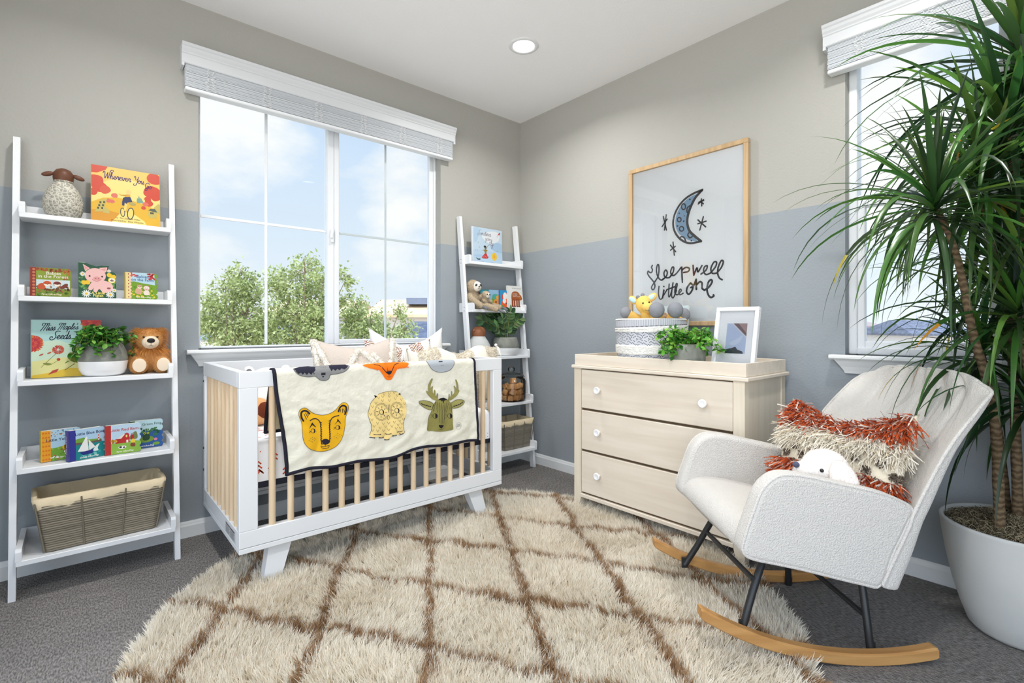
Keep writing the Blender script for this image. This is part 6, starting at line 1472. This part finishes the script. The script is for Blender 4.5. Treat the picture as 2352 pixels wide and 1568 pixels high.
m = MB(); A.into(m, lambda x, s, h: tuple(qpos(x, s)[0]+qpos(x, s)[1]*(.0040+h)), 0, .009); m.build('animal_applique', PRINTM, qt)

# ================================================================== ON THE CHAIR
def CH(x, y, z): return CH_O+RD*x+VD*y+Vector((0, 0, z))
aw = (RD*.175-VD*.33).normalized(); up_ = (RD*.40+VD*.02+Vector((0, 0, .92))); up_ = (up_-aw*up_.dot(aw)).normalized(); nf = aw.cross(up_)*-1
Mx = Matrix((aw, -nf if False else aw.cross(up_)*-1, up_)).transposed()
nrm = up_.cross(aw)                              # local +y, into the chair back
Mx = Matrix((aw, nrm, up_)).transposed()
t = thing('fringed_cushion', 'rust and cream fringed throw cushion leaning in the rocking chair', 'cushion', CH(1.198, -.022, .588), rot=Mx.to_euler())
m, P = cushion(.44, .42, .15, .05, 34, vsag(.075)); b_ = m.build('cover', mat('cushion_canvas', srgb(232, 222, 198), .95, .05, bump=(160, .6, .005)), t, weld=True)
RU1, RU2 = np.array(srgb(206, 96, 52)), np.array(srgb(168, 78, 52)); CRM = np.array(srgb(240, 234, 220)); MAU = np.array(srgb(196, 164, 150))
def shag(z0, z1, n, L, W, cols, name, droop=.85):
    p, q = sample(b_, n*6, lambda p, q: (p[:, 2]+.075*(1-np.abs(p[:, 0]/.22)**1.3)*np.clip(p[:, 2]/.21, 0, 1)**1.5 > z0) & (p[:, 2]+.075*(1-np.abs(p[:, 0]/.22)**1.3)*np.clip(p[:, 2]/.21, 0, 1)**1.5 < z1) & (p[:, 1] < .012) & (np.abs(p[:, 0]) < .206))
    p, q = p[:n], q[:n]; k = len(p); ci = RNG.choice(len(cols), k, p=[c[1] for c in cols]); col = np.array([c[0] for c in cols])[ci]*(.85+.3*RNG.random((k, 1)))
    d = q*.75+RNG.normal(0, .42, (k, 3)); d[:, 2] -= .15; b = RNG.normal(0, .35, (k, 3)); b[:, 2] -= droop; b[:, 1] -= .05
    o = blades(name, FURM, t, p, d, L*(.7+.6*RNG.random(k)), np.full(k, W), col, b, seg=4, blunt=True); o['kind'] = 'stuff'; return o
RUS = [(RU1, .42), (RU2, .28), (MAU, .18), (CRM, .12)]; CRE = [(CRM, .8), (np.array(srgb(226, 214, 190)), .2)]
shag(.120, .24, 5200, .030, .0060, RUS, 'rust_fringe'); shag(.040, .105, 5200, .034, .0042, CRE, 'cream_fringe'); shag(-.115, -.040, 4800, .030, .0060, RUS, 'rust_fringe'); shag(-.165, -.125, 2600, .032, .0042, CRE, 'cream_fringe'); shag(-.23, -.175, 2200, .028, .0060, RUS, 'rust_fringe')
p, q = sample(b_, 26000, lambda p, q: (np.abs(p[:, 2]+.010) < .034) & (p[:, 1] < .0) & (np.sin(p[:, 0]*88)*np.sin(p[:, 2]*105+.6) > .25)); k = len(p)
o = blades('taupe_tufts', FURM, t, p, q+RNG.normal(0, .35, (k, 3)), np.full(k, .011), np.full(k, .006), np.array(srgb(140, 126, 112))*(.8+.4*RNG.random((k, 1))), RNG.normal(0, .2, (k, 3)), blunt=True); o['kind'] = 'stuff'
t = thing('plush_puppy', 'white plush puppy peeping over the near arm of the rocking chair', 'plush toy', CH(1.052, -.175, .447), rz=math.atan2(RD.y, RD.x)-.25)
PUP = mat('puppy_plush', srgb(246, 240, 234), .95, .05, bump=(160, .5, .006))
m = MB(); m.ell((.0, 0, .05), (.075, .055, .06)); m.ell((.0, 0, .150), (.074, .062, .068)); m.ell((-.060, -.01, .142), (.038, .038, .036)); m.ell((.0, 0, .10), (.05, .045, .05))
for s in (-1, 1): m.ell((-.05, s*.045, .03), (.045, .022, .022))
b_ = m.build('body', PUP, t); remesh(b_, .006, 5); fur(b_, 9000, .004, .0012, srgb(250, 246, 242), srgb(238, 230, 222), .1, .5)
for s in (-1, 1):
    m = MB(); m.ell((.034, s*.074, .130), (.040, .017, .070), R=Matrix.Rotation(-.28, 3, 'Y') @ Matrix.Rotation(s*.16, 3, 'X')); e = m.build('ear', PUP, t); fur(e, 2500, .004, .0012, srgb(244, 234, 228), srgb(232, 218, 208), .1, .5)
    m = MB(); m.ell((-.026, s*.0565, .160), .0062); m.build('eye', mat('black_bead'), t)
m = MB(); m.ell((-.093, -.024, .166), (.011, .010, .010)); m.build('nose', mat('blue_grey_felt', srgb(92, 96, 118), .9, .05, bump=(200, .6, .006)), t)
# ================================================================== TALL DRAGON TREE IN ITS POT
PC = Vector((-.245, -2.880, 0)); PR, PH_ = .219, .385
dt = thing('dragon_tree', 'tall dragon tree with strappy green leaves in a large pale grey pot', 'potted plant', PC)
POT = mat('pale_grey_fibrestone', srgb(196, 197, 194), .7, .2, var=(5, srgb(204, 204, 200), .35, .7), bump=(60, .12, .004))
m = MB(); m.lathe([(0, .001), (.112, .001), (.128, .006), (.141, .020), (.162, .08), (.184, .16), (.201, .245), (.212, .32), (.218, PH_-.012), (.2195, PH_-.004), (.217, PH_), (.209, PH_), (.206, PH_-.01), (.204, PH_-.05)], 72); m.build('pot', POT, dt)
m = MB(); m.lathe([(0, PH_-.045), (.206, PH_-.048)], 40); m.build('soil', SOIL, dt)
MOSS = mat('dry_moss', (1, 1, 1), .95, .05, attr=True); r = random.Random(8); m = MB()
mc = [srgb(120, 110, 90), srgb(150, 138, 112), srgb(92, 84, 66), srgb(174, 160, 132)]
for i in range(2600):
    a = r.uniform(0, 2*PI); q = .200*math.sqrt(r.random()); px_, py_ = q*math.cos(a), q*math.sin(a)
    w0 = PC+Vector((px_, py_, 0)); 
    if (w0-CAMP).dot(VD) < 1.60 and -.02 < (w0-CAMP).dot(RD)-1.66 < .10 and r.random() < .75: continue
    z = PH_-.040+.045*(1-(q/.21)**2)+r.uniform(-.005, .022); h_ = r.uniform(0, 6.28); c_ = r.uniform(.012, .026); tw = r.uniform(2, 5)
    pts = [(px_+c_*math.cos(h_+tw*k/5)*(.4+.6*k/5), py_+c_*math.sin(h_+tw*k/5)*(.4+.6*k/5), z+.006*math.sin(k*1.7+i)) for k in range(6)]
    pts = [p for p in pts if math.hypot(p[0], p[1]) < .204]
    if len(pts) > 2: m.tube(pts, .0010, 4, col=r.choice(mc), cap=False)
mo = m.build('moss', MOSS, dt); mo['kind'] = 'stuff'
m = MB()
for i in range(3): q = VD*-.155+RD*(-.085+.035*i); m.ell((q.x, q.y, PH_-.020), (.026, .022, .014), R=Matrix.Rotation(.5*i, 3, 'Z'))
m.build('nursery_liner', mat('black_plastic', srgb(22, 22, 26), .2, .5), dt)
BARK = mat('ringed_bark', srgb(142, 122, 98), .85, .1)
def bark():
    nt = BARK.node_tree; N = nt.nodes; L = nt.links; tc = N.new('ShaderNodeTexCoord'); w = N.new('ShaderNodeTexWave'); w.bands_direction = 'Z'; w.inputs['Scale'].default_value = 15; w.inputs['Distortion'].default_value = 5; w.inputs['Detail'].default_value = 3; w.inputs['Detail Scale'].default_value = 2.5
    L.new(tc.outputs['Object'], w.inputs['Vector']); rp = N.new('ShaderNodeValToRGB'); rp.color_ramp.elements[0].color = (*srgb(84, 70, 53), 1); rp.color_ramp.elements[1].color = (*srgb(120, 103, 80), 1); L.new(w.outputs['Color'], rp.inputs['Fac']); L.new(rp.outputs['Color'], N['Principled BSDF'].inputs['Base Color'])
    b = N.new('ShaderNodeBump'); b.inputs['Strength'].default_value = .45; b.inputs['Distance'].default_value = .005; L.new(w.outputs['Color'], b.inputs['Height']); L.new(b.outputs['Normal'], N['Principled BSDF'].inputs['Normal'])
bark()
def LP(px, py, d): return PD(px, py, d)-PC
CANES = [([(2296, 1200, 1.70), (2288, 1000, 1.70), (2268, 880, 1.70), (2236, 770, 1.68), (2216, 670, 1.67), (2192, 570, 1.67), (2152, 480, 1.66)], .0160, .0085),
         ([(2338, 1190, 1.76), (2330, 900, 1.77), (2318, 740, 1.78), (2290, 620, 1.78), (2268, 510, 1.78), (2262, 430, 1.78)], .0155, .009),
         ([(2376, 1200, 1.74), (2368, 800, 1.80), (2350, 560, 1.82), (2330, 430, 1.80), (2312, 310, 1.80)], .017, .010),
         ([(2318, 1195, 1.82), (2296, 1000, 1.82), (2276, 900, 1.80), (2256, 810, 1.78)], .011, .008),
         ([(2390, 1200, 1.70), (2384, 980, 1.68), (2362, 860, 1.66), (2338, 720, 1.66)], .013, .009),
         ([(2420, 1200, 1.80), (2420, 600, 1.82), (2390, 300, 1.80), (2352, 140, 1.78)], .016, .010)]
for P, r0, r1 in CANES:
    Q_ = spline([LP(*p) for p in P], 8); Q_[0].z = PH_-.05; k = len(Q_); m = MB()
    m.tube(Q_, [(r0+(r1-r0)*i/k)*(1+.05*math.sin(i*1.9)) for i in range(k)], 14); m.build('cane', BARK, dt)
DLEAF = mat('strap_leaf', (1, 1, 1), .32, .45, attr=True, trans=.38)
GC = [hexc(q) for q in ('33542a', '44692f', '2a4526', '5a8038', '22391f', '3a5a2c')]; YC = [hexc('b0a030'), hexc('c48a2c')]
def strap(mb, p, d, L, W, droop, col, twist=0, col2=None):
    p, d = Vector(p), Vector(d).normalized(); n = 10; pts = []; x = p.copy(); v = d.copy()
    for i in range(n+1):
        pts.append(x.copy()); v = (v+Vector((0, 0, -droop/n*(.4+1.6*i/n)))).normalized(); x = x+v*(L/n)
        lim = -PC.x-.018
        if x.x > lim: x.x = lim-.001*i; v.x = min(v.x, 0)
        if x.z > 2.70: x.z = 2.70; v.z = min(v.z, 0)
    vs = []
    for i, q in enumerate(pts):
        t = (pts[min(n, i+1)]-pts[max(0, i-1)]).normalized(); s = t.cross(Vector((0, 0, 1)))
        if s.length < .05: s = Vector((t.y, -t.x, .01))+Vector((.3, .2, 0))
        s = (Matrix.Rotation(twist*i/n, 3, t) @ s.normalized()); u = s.cross(t); a = i/n
        w = W*.5*(.55+.45*min(1, a*5))*(1-max(0, a-.35)/.65)**.8
        vs += [q-s*w+u*w*.30, q, q+s*w+u*w*.30]
    f = []
    for i in range(n): f += [(3*i, 3*i+1, 3*i+4, 3*i+3), (3*i+1, 3*i+2, 3*i+5, 3*i+4)]
    mb.add(vs, f, 0, col, True)
    if col2:
        for q in range(6): mb.c[-1-q] = col2
def crown(px, py, d, n, L0, seed, tilt=(0, 0, 0), W0=.024):
    r = random.Random(seed); c = LP(px, py, d); mb = MB(); ax = Vector(tilt)
    for i in range(n):
        a = i*2.39996+r.uniform(-.3, .3); lv = i/n                      # young leaves upright, old ones hang
        el = math.radians(72-94*lv+r.uniform(-14, 14)); dr = .35+2.5*lv*lv+r.uniform(0, .6)
        dv = Vector((math.cos(a)*math.cos(el), math.sin(a)*math.cos(el), math.sin(el)))+ax
        L_ = L0*r.uniform(.72, 1.12)*(.80+.35*min(1, lv*2)); W_ = W0*r.uniform(.75, 1.1)
        g = r.choice(GC); g = tuple(x*r.uniform(.8, 1.25) for x in g)
        if lv > .8 and r.random() < .05: g = r.choice(YC)
        strap(mb, c+Vector((0, 0, -.085*lv+.02)), dv, L_, W_, dr, g, r.uniform(-1.1, 1.1), r.choice(YC) if r.random() < .03 else None)
    mb.build('leaf_crown', DLEAF, dt)
crown(2146, 462, 1.66, 84, .46, 1, (-.05, 0, 0), .021); crown(2262, 420, 1.78, 90, .50, 2, W0=.022); crown(2312, 300, 1.80, 92, .60, 3); crown(2255, 800, 1.78, 64, .36, 4, W0=.019); crown(2338, 712, 1.66, 84, .46, 5, W0=.022); crown(2352, 130, 1.78, 80, .58, 6); crown(2420, 500, 1.74, 70, .52, 7); crown(2290, 590, 1.86, 60, .44, 8, W0=.020); crown(2370, 900, 1.70, 50, .40, 9, W0=.020)
# ================================================================== OUTSIDE
GZ0 = -3.3
m = MB(); m.add([(-90, 1.0, GZ0), (140, 1.0, GZ0), (140, 160, GZ0), (-90, 160, GZ0)], [(0, 1, 2, 3)]); m.add([(1.0, -60, GZ0), (140, -60, GZ0), (140, 1, GZ0), (1, 1, GZ0)], [(0, 1, 2, 3)])
struct(m.build('ground', mat('dry_ground', srgb(206, 192, 172), .95, .05, var=(.4, srgb(186, 176, 160), .4, .6))))
def OP(px, py, d): return PD(px, py, d)
TL = mat('tree_leaf', (1, 1, 1), .8, .1, attr=True, trans=.35); TB = mat('tree_bark', srgb(150, 132, 112), .9, .05)
def tree(label, px, d, blobs, seed, n):
    """blobs: crown masses as (px, py, radius in px) at distance d"""
    base = OP(px, 750, d); base.z = GZ0; r = random.Random(seed); k = d/1138
    t = thing('tree', label, 'tree', base, group='young trees outside the window'); m = MB()
    c0 = Vector((0, 0, 0)); trunk_top = Vector((0, 0, 2.4)); m.tube(spline([c0, Vector((.05, 0, 1.2)), trunk_top], 5), [.10, .095, .09, .085, .08, .075, .075, .07, .07, .065, .06][:11], 10)
    g = np.random.default_rng(seed); P = []; 
    tot = sum(b[2]**2 for b in blobs)
    for bx, by, br in blobs:
        c = OP(bx, by, d+r.uniform(-.5, .5))-base; R_ = br*k
        mid = trunk_top.lerp(c, .5)+Vector((r.uniform(-.2, .2), r.uniform(-.2, .2), .1)); m.tube(spline([trunk_top-Vector((0, 0, r.uniform(0, .8))), mid, c], 5), [.05, .045, .04, .036, .03, .026, .022, .018, .015, .012, .01][:11], 7)
        for _ in range(9):
            e = c+Vector((r.gauss(0, 1), r.gauss(0, 1), r.gauss(.2, 1))).normalized()*R_*r.uniform(.6, .95); m.tube([c-Vector((0, 0, R_*.2)), c.lerp(e, .5)+Vector((0, 0, .04)), e], [.014, .009, .004], 5)
        # foliage in small clumps that leave gaps of sky
        nb = max(8, int(n*br*br/tot/26))
        for _ in range(nb):
            q = g.normal(0, 1, 3); q /= np.linalg.norm(q); cc = np.array(c)+q*R_*(.30+.72*g.random()**.6)*np.array([1, 1, .95]); P.append(cc+g.normal(0, .105, (26, 3)))
    m.build('trunk', TB, t)
    P = np.concatenate(P); K = len(P); dd = g.normal(0, 1, (K, 3)); dd[:, 2] -= .4
    cs = np.array([srgb(184, 192, 134), srgb(164, 174, 112), srgb(200, 206, 154), srgb(140, 152, 94)]); col = cs[g.integers(0, 4, K)]*(.85+.3*g.random((K, 1)))
    blades('crown', TL, t, P, dd, .072+.04*g.random(K), np.full(K, .054), col, g.normal(0, .3, (K, 3)))
tree('tallest pale green tree outside, centred in the crib window', 690, 15, [(700, 620, 42), (655, 660, 50), (715, 680, 55), (690, 730, 75), (640, 750, 60), (735, 760, 55), (795, 640, 20), (790, 690, 18), (700, 790, 80), (745, 650, 26)], 3, 9500)
tree('pale green tree outside at the left of the crib window', 545, 15.6, [(545, 635, 36), (570, 660, 40), (520, 680, 45), (560, 710, 60), (500, 750, 55), (480, 690, 26), (470, 740, 35), (545, 770, 75), (590, 770, 50)], 4, 8000)
tree('lower pale green tree seen through the right pane of the crib window', 840, 16.5, [(820, 710, 32), (850, 740, 40), (800, 750, 36), (880, 770, 34), (835, 785, 50), (915, 720, 20), (930, 760, 26), (900, 790, 40)], 5, 5600)
def house(name, label, px0, px1, d, yr, ye, yb, wallc, roofc, gable=None, wins=(), depth=7., hip=.0, grp='houses across the street'):
    """ridge, eave and base rows as seen; built as a full block with a pitched roof, facing the room"""
    a, b = OP(px0, ye, d), OP(px1, ye, d); ctr = (a+b)/2; W = (b-a).length; ze = a.z; zr = OP(px0, yr, d+depth/2).z; zb = GZ0
    t = thing(name, label, 'house', (ctr.x, ctr.y, zb), rz=math.atan2(RD.y, RD.x), group=grp)
    m = MB(); m.box(-W/2+.3, 0, 0, W/2-.3, depth, ze-zb); m.build('wall', wallc, t)
    m = MB(); h0, h1 = ze-zb, zr-zb; o = .35; hh = hip*W/2
    v = [(-W/2, -o, h0), (W/2, -o, h0), (W/2, depth+o, h0), (-W/2, depth+o, h0), (-W/2+hh, depth/2, h1), (W/2-hh, depth/2, h1), (-W/2, -o, h0-.2), (W/2, -o, h0-.2), (W/2, depth+o, h0-.2), (-W/2, depth+o, h0-.2)]
    m.add(v, [(0, 1, 5, 4), (2, 3, 4, 5), (1, 2, 5), (3, 0, 4), (6, 7, 1, 0), (7, 8, 2, 1), (8, 9, 3, 2), (9, 6, 0, 3), (9, 8, 7, 6)]); m.build('roof', roofc, t)
    for (u, z, w, h) in wins:
        m = MB(); m.box(-W/2+u*W-w/2, -.06, z, -W/2+u*W+w/2, .02, z+h); m.build('window', mat('house_window', srgb(120, 140, 170), .2, .5), t)
    return t, W, h0, h1
SHE = mat('roof_sheathing', srgb(222, 196, 160), .9, .05, var=(.8, srgb(206, 178, 142), .45, .55)); WRAP = mat('house_wrap', srgb(206, 196, 186), .9, .05); WRB = mat('bluish_wrap', srgb(190, 186, 186), .9, .05)
SLATE = mat('slate_roof', srgb(104, 108, 122), .7, .1, var=(2.5, srgb(82, 86, 100), .4, .6)); BRR = mat('brown_roof', srgb(150, 132, 128), .8, .1); WL = mat('house_stucco', srgb(198, 190, 184), .9, .05)
t, W, h0, h1 = house('half_built_house', 'half-built house with a bare plywood roof at the right of the crib window', 838, 1046, 34, 688, 722, 800, WRAP, SHE, wins=((.55, 3.6, 1.2, 1.0), (.8, 3.6, 1.2, 1.0)), depth=9)
m = MB()
for i in range(7): m.box(-W/2-.10, 1.0+i*1.1, h0, -W/2-.02, 1.12+i*1.1, h0+(h1-h0)*(1-abs((1.06+i*1.1)-4.5)/4.85)); 
st_ = m.build('gable_stud', mat('stud_wood', srgb(150, 124, 104), .9, .05), t)
m = MB(); m.box(-.6, 1.6, h0+(h1-h0)*.62, 2.2, 3.2, h0+(h1-h0)*.62+.45); m.build('roof_panel', mat('solar_blue', srgb(110, 118, 138), .3, .5), t)
house('half_built_house', 'half-built house with a purple-shadowed gable behind the middle tree', 590, 800, 38, 690, 724, 810, WRB, mat('roof_sheathing'), wins=((.3, 3.4, 1.2, 1.1), (.6, 3.4, 1.2, 1.1)), depth=9)
house('half_built_house', 'half-built wrapped house low behind the left tree of the crib window', 420, 585, 40, 708, 738, 810, WRAP, BRR, wins=((.35, 3.3, 1.2, 1.1),), depth=9)
house('slate_debris_block', 'low slate-roofed block standing in for dark debris at the lower right of the crib window', 925, 1040, 24, 738, 775, 810, WRB, SLATE, depth=5)  # house shape put in place of a heap of dark debris
house('distant_house', 'hazy two-storey house at the far left of the plant window', 1950, 2034, 62, 735, 748, 800, WL, BRR, wins=((.3, 3.2, 1.2, 1.2), (.6, 3.2, 1.2, 1.2), (.8, .8, 1.2, 1.4)), hip=.35, grp='distant houses')
house('distant_house', 'hazy low house with a shallow roof between its neighbours in the plant window', 2018, 2062, 66, 743, 752, 800, WL, BRR, wins=((.5, 3.0, 1.2, 1.0),), hip=.4, grp='distant houses')
house('distant_house', 'hazy house with a pale hipped roof behind the lamp post in the plant window', 2062, 2108, 70, 743, 751, 800, WL, BRR, wins=((.5, 3.2, 2.2, 1.0),), hip=.5, grp='distant houses')
house('distant_house', 'nearest distant house with a wide blue slate roof behind the dragon tree', 2088, 2250, 46, 735, 766, 806, WL, SLATE, wins=((.2, 1.4, 1.4, 1.2),), hip=.25, grp='distant houses')
def car(label, px, py, d, col):
    p = OP(px, py, d); p.z = GZ0; t = thing('car', label, 'car', p, rz=math.atan2(RD.y, RD.x), group='parked cars')
    m = MB(); m.prism([(-2.1, .35), (2.1, .35), (2.15, .8), (1.3, .95), (.8, 1.45), (-1.0, 1.45), (-1.6, .98), (-2.15, .9)], 'y', -.85, .85); m.build('body', mat('car_paint_'+col, {'white': srgb(230, 230, 232), 'silver': srgb(180, 184, 190)}[col], .3, .5), t)
    m = MB(); m.prism([(.65, 1.0), (.62, 1.38), (-.85, 1.38), (-1.3, 1.0)], 'y', -.87, .87); m.build('window', mat('house_window'), t)
    for x in (-1.3, 1.3):
        for y in (-.85, .67): m = MB(); m.lathe([(0, 0), (.33, 0), (.33, .2), (0, .2)], 16); m.build('wheel', mat('tyre', srgb(40, 40, 42), .8, .1), t, loc=(x, y+.2, .34), rot=(PI/2, 0, 0))
car('white car parked in front of the farthest left distant house', 2008, 790, 58, 'white'); car('silver car parked between the two smaller distant houses', 2052, 790, 56, 'silver'); car('white car parked left of the lamp post', 2077, 786, 60, 'white')
p = OP(2106, 780, 52); p.z = GZ0; t = thing('lamp_post', 'pale double-headed street lamp post outside the plant window', 'street lamp', p, rz=math.atan2(RD.y, RD.x)); m = MB(); LZ = OP(2106, 706, 52).z-GZ0
PST = mat('pale_steel', srgb(206, 208, 212), .5, .3); m.tube([(0, 0, 0), (0, 0, LZ)], [.10, .06], 10); m.build('post', PST, t)
m = MB(); m.tube([(-.42, 0, LZ-.35), (-.2, 0, LZ-.12), (0, 0, LZ-.2), (.2, 0, LZ-.12), (.42, 0, LZ-.35)], .03, 8); m.build('arm', PST, t)
for s in (-1, 1): m = MB(); m.lathe([(0, 0), (.13, -.02), (.10, -.16), (.05, -.20), (0, -.2)], 14, c=(s*.42, 0, LZ-.33)); m.build('lamp_head', PST, t)
# ================================================================== LIGHT, WORLD, CAMERA
def world():
    w = bpy.data.worlds.new('sky'); SC.world = w; w.use_nodes = True; nt = w.node_tree; N = nt.nodes; L = nt.links
    bg = N['Background']
    tc = N.new('ShaderNodeTexCoord'); sp = N.new('ShaderNodeSeparateXYZ'); L.new(tc.outputs['Generated'], sp.inputs[0])
    ramp = N.new('ShaderNodeValToRGB'); cr = ramp.color_ramp
    cr.elements[0].position = 0; cr.elements[0].color = (*srgb(236, 244, 252), 1)
    cr.elements[1].position = 1; cr.elements[1].color = (*srgb(140, 184, 240), 1)
    e = cr.elements.new(.12); e.color = (*srgb(228, 240, 253), 1); e = cr.elements.new(.33); e.color = (*srgb(208, 228, 252), 1)
    L.new(sp.outputs['Z'], ramp.inputs['Fac'])
    mp = N.new('ShaderNodeMapping'); mp.inputs['Scale'].default_value = (1, 1, 1.9); mp.inputs['Location'].default_value = CLOUD
    L.new(tc.outputs['Generated'], mp.inputs['Vector'])
    n = N.new('ShaderNodeTexNoise'); n.inputs['Scale'].default_value = 3.2; n.inputs['Detail'].default_value = 7; n.inputs['Roughness'].default_value = .55
    L.new(mp.outputs[0], n.inputs['Vector'])
    # cloud banks seen in particular directions
    tot = n.outputs['Fac']
    for (px, py, rad, amt) in ((930, 400, .16, .26), (560, 210, .22, .2), (2070, 330, .34, .3), (2230, 120, .1, -.2), (700, 400, .2, -.12)):
        d = ray(px, py).normalized()
        dp = N.new('ShaderNodeVectorMath'); dp.operation = 'DISTANCE'; dp.inputs[1].default_value = d; L.new(tc.outputs['Generated'], dp.inputs[0])
        mr = N.new('ShaderNodeMapRange'); mr.interpolation_type = 'SMOOTHSTEP'; mr.inputs[1].default_value = 0; mr.inputs[2].default_value = rad; mr.inputs[3].default_value = amt; mr.inputs[4].default_value = 0
        L.new(dp.outputs['Value'], mr.inputs[0])
        ad = N.new('ShaderNodeMath'); ad.operation = 'ADD'; L.new(tot, ad.inputs[0]); L.new(mr.outputs[0], ad.inputs[1]); tot = ad.outputs[0]
    cl = N.new('ShaderNodeValToRGB'); cl.color_ramp.elements[0].position = .52; cl.color_ramp.elements[1].position = .70; L.new(tot, cl.inputs['Fac'])
    mx = N.new('ShaderNodeMix'); mx.data_type = 'RGBA'; L.new(cl.outputs['Color'], mx.inputs[0]); L.new(ramp.outputs['Color'], mx.inputs[6]); mx.inputs[7].default_value = (1.0, 1.0, 1.0, 1)
    gm = N.new('ShaderNodeMapRange'); gm.inputs[1].default_value = -.12; gm.inputs[2].default_value = -.01; gm.inputs[3].default_value = 1; gm.inputs[4].default_value = 0; L.new(sp.outputs['Z'], gm.inputs[0])
    mg = N.new('ShaderNodeMix'); mg.data_type = 'RGBA'; L.new(gm.outputs[0], mg.inputs[0]); L.new(mx.outputs[2], mg.inputs[6]); mg.inputs[7].default_value = (*srgb(250, 247, 242), 1); mx = mg
    # fill glow added overhead and low behind the room; pale ground below the horizon
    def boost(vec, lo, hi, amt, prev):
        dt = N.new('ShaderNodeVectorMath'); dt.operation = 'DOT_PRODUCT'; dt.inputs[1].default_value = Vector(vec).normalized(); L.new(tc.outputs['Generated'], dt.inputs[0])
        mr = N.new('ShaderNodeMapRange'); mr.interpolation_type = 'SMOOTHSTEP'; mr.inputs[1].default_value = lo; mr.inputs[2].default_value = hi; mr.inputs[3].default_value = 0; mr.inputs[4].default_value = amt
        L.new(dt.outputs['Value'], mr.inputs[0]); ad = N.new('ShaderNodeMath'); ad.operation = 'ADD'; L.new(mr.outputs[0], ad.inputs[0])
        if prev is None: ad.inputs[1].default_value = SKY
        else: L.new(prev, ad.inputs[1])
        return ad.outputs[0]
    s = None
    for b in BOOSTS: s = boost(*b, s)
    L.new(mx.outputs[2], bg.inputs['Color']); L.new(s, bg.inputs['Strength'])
EXPO = 0.05
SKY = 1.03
CLOUD = (.3, .1, 0)
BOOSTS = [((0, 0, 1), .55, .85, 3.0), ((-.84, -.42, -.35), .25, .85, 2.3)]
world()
sun = bpy.data.lights.new('sun', 'SUN'); sun.energy = 3.2; sun.angle = .02; sun.color = (1, .96, .9)
so = bpy.data.objects.new('sun', sun); C.objects.link(so); so.rotation_euler = (math.radians(22), 0, math.radians(-25))
DOWN_FILL_W = 14
for (x, y) in ((-.740, -.848), (-2.5, -.95), (-.74, -2.6), (-2.5, -2.7)):  # first lamp belongs to the ceiling fixture; other three are unseen added fill
    la = bpy.data.lights.new('downlight', 'AREA'); la.shape = 'DISK'; la.size = .12; la.energy = DOWN_FILL_W; la.color = (1, .98, .95); la.spread = math.radians(150)
    lo = bpy.data.objects.new('downlight_and_fill_lamp', la); C.objects.link(lo); lo.location = (x, y, H-.012)
cam = bpy.data.cameras.new('cam'); co = bpy.data.objects.new('camera', cam); C.objects.link(co)
cam.sensor_width = 36; cam.sensor_fit = 'HORIZONTAL'; cam.lens = 1138/2352*36; cam.shift_y = -34/2352; cam.clip_start = .05; cam.clip_end = 500
co.location = CAMP; co.rotation_euler = (PI/2, 0, -math.atan2(VD.x, VD.y)); SC.camera = co
SC.view_settings.view_transform = 'Standard'; SC.view_settings.look = 'None'; SC.view_settings.gamma = 1; SC.view_settings.use_curve_mapping = False
SC.view_settings.exposure = EXPO
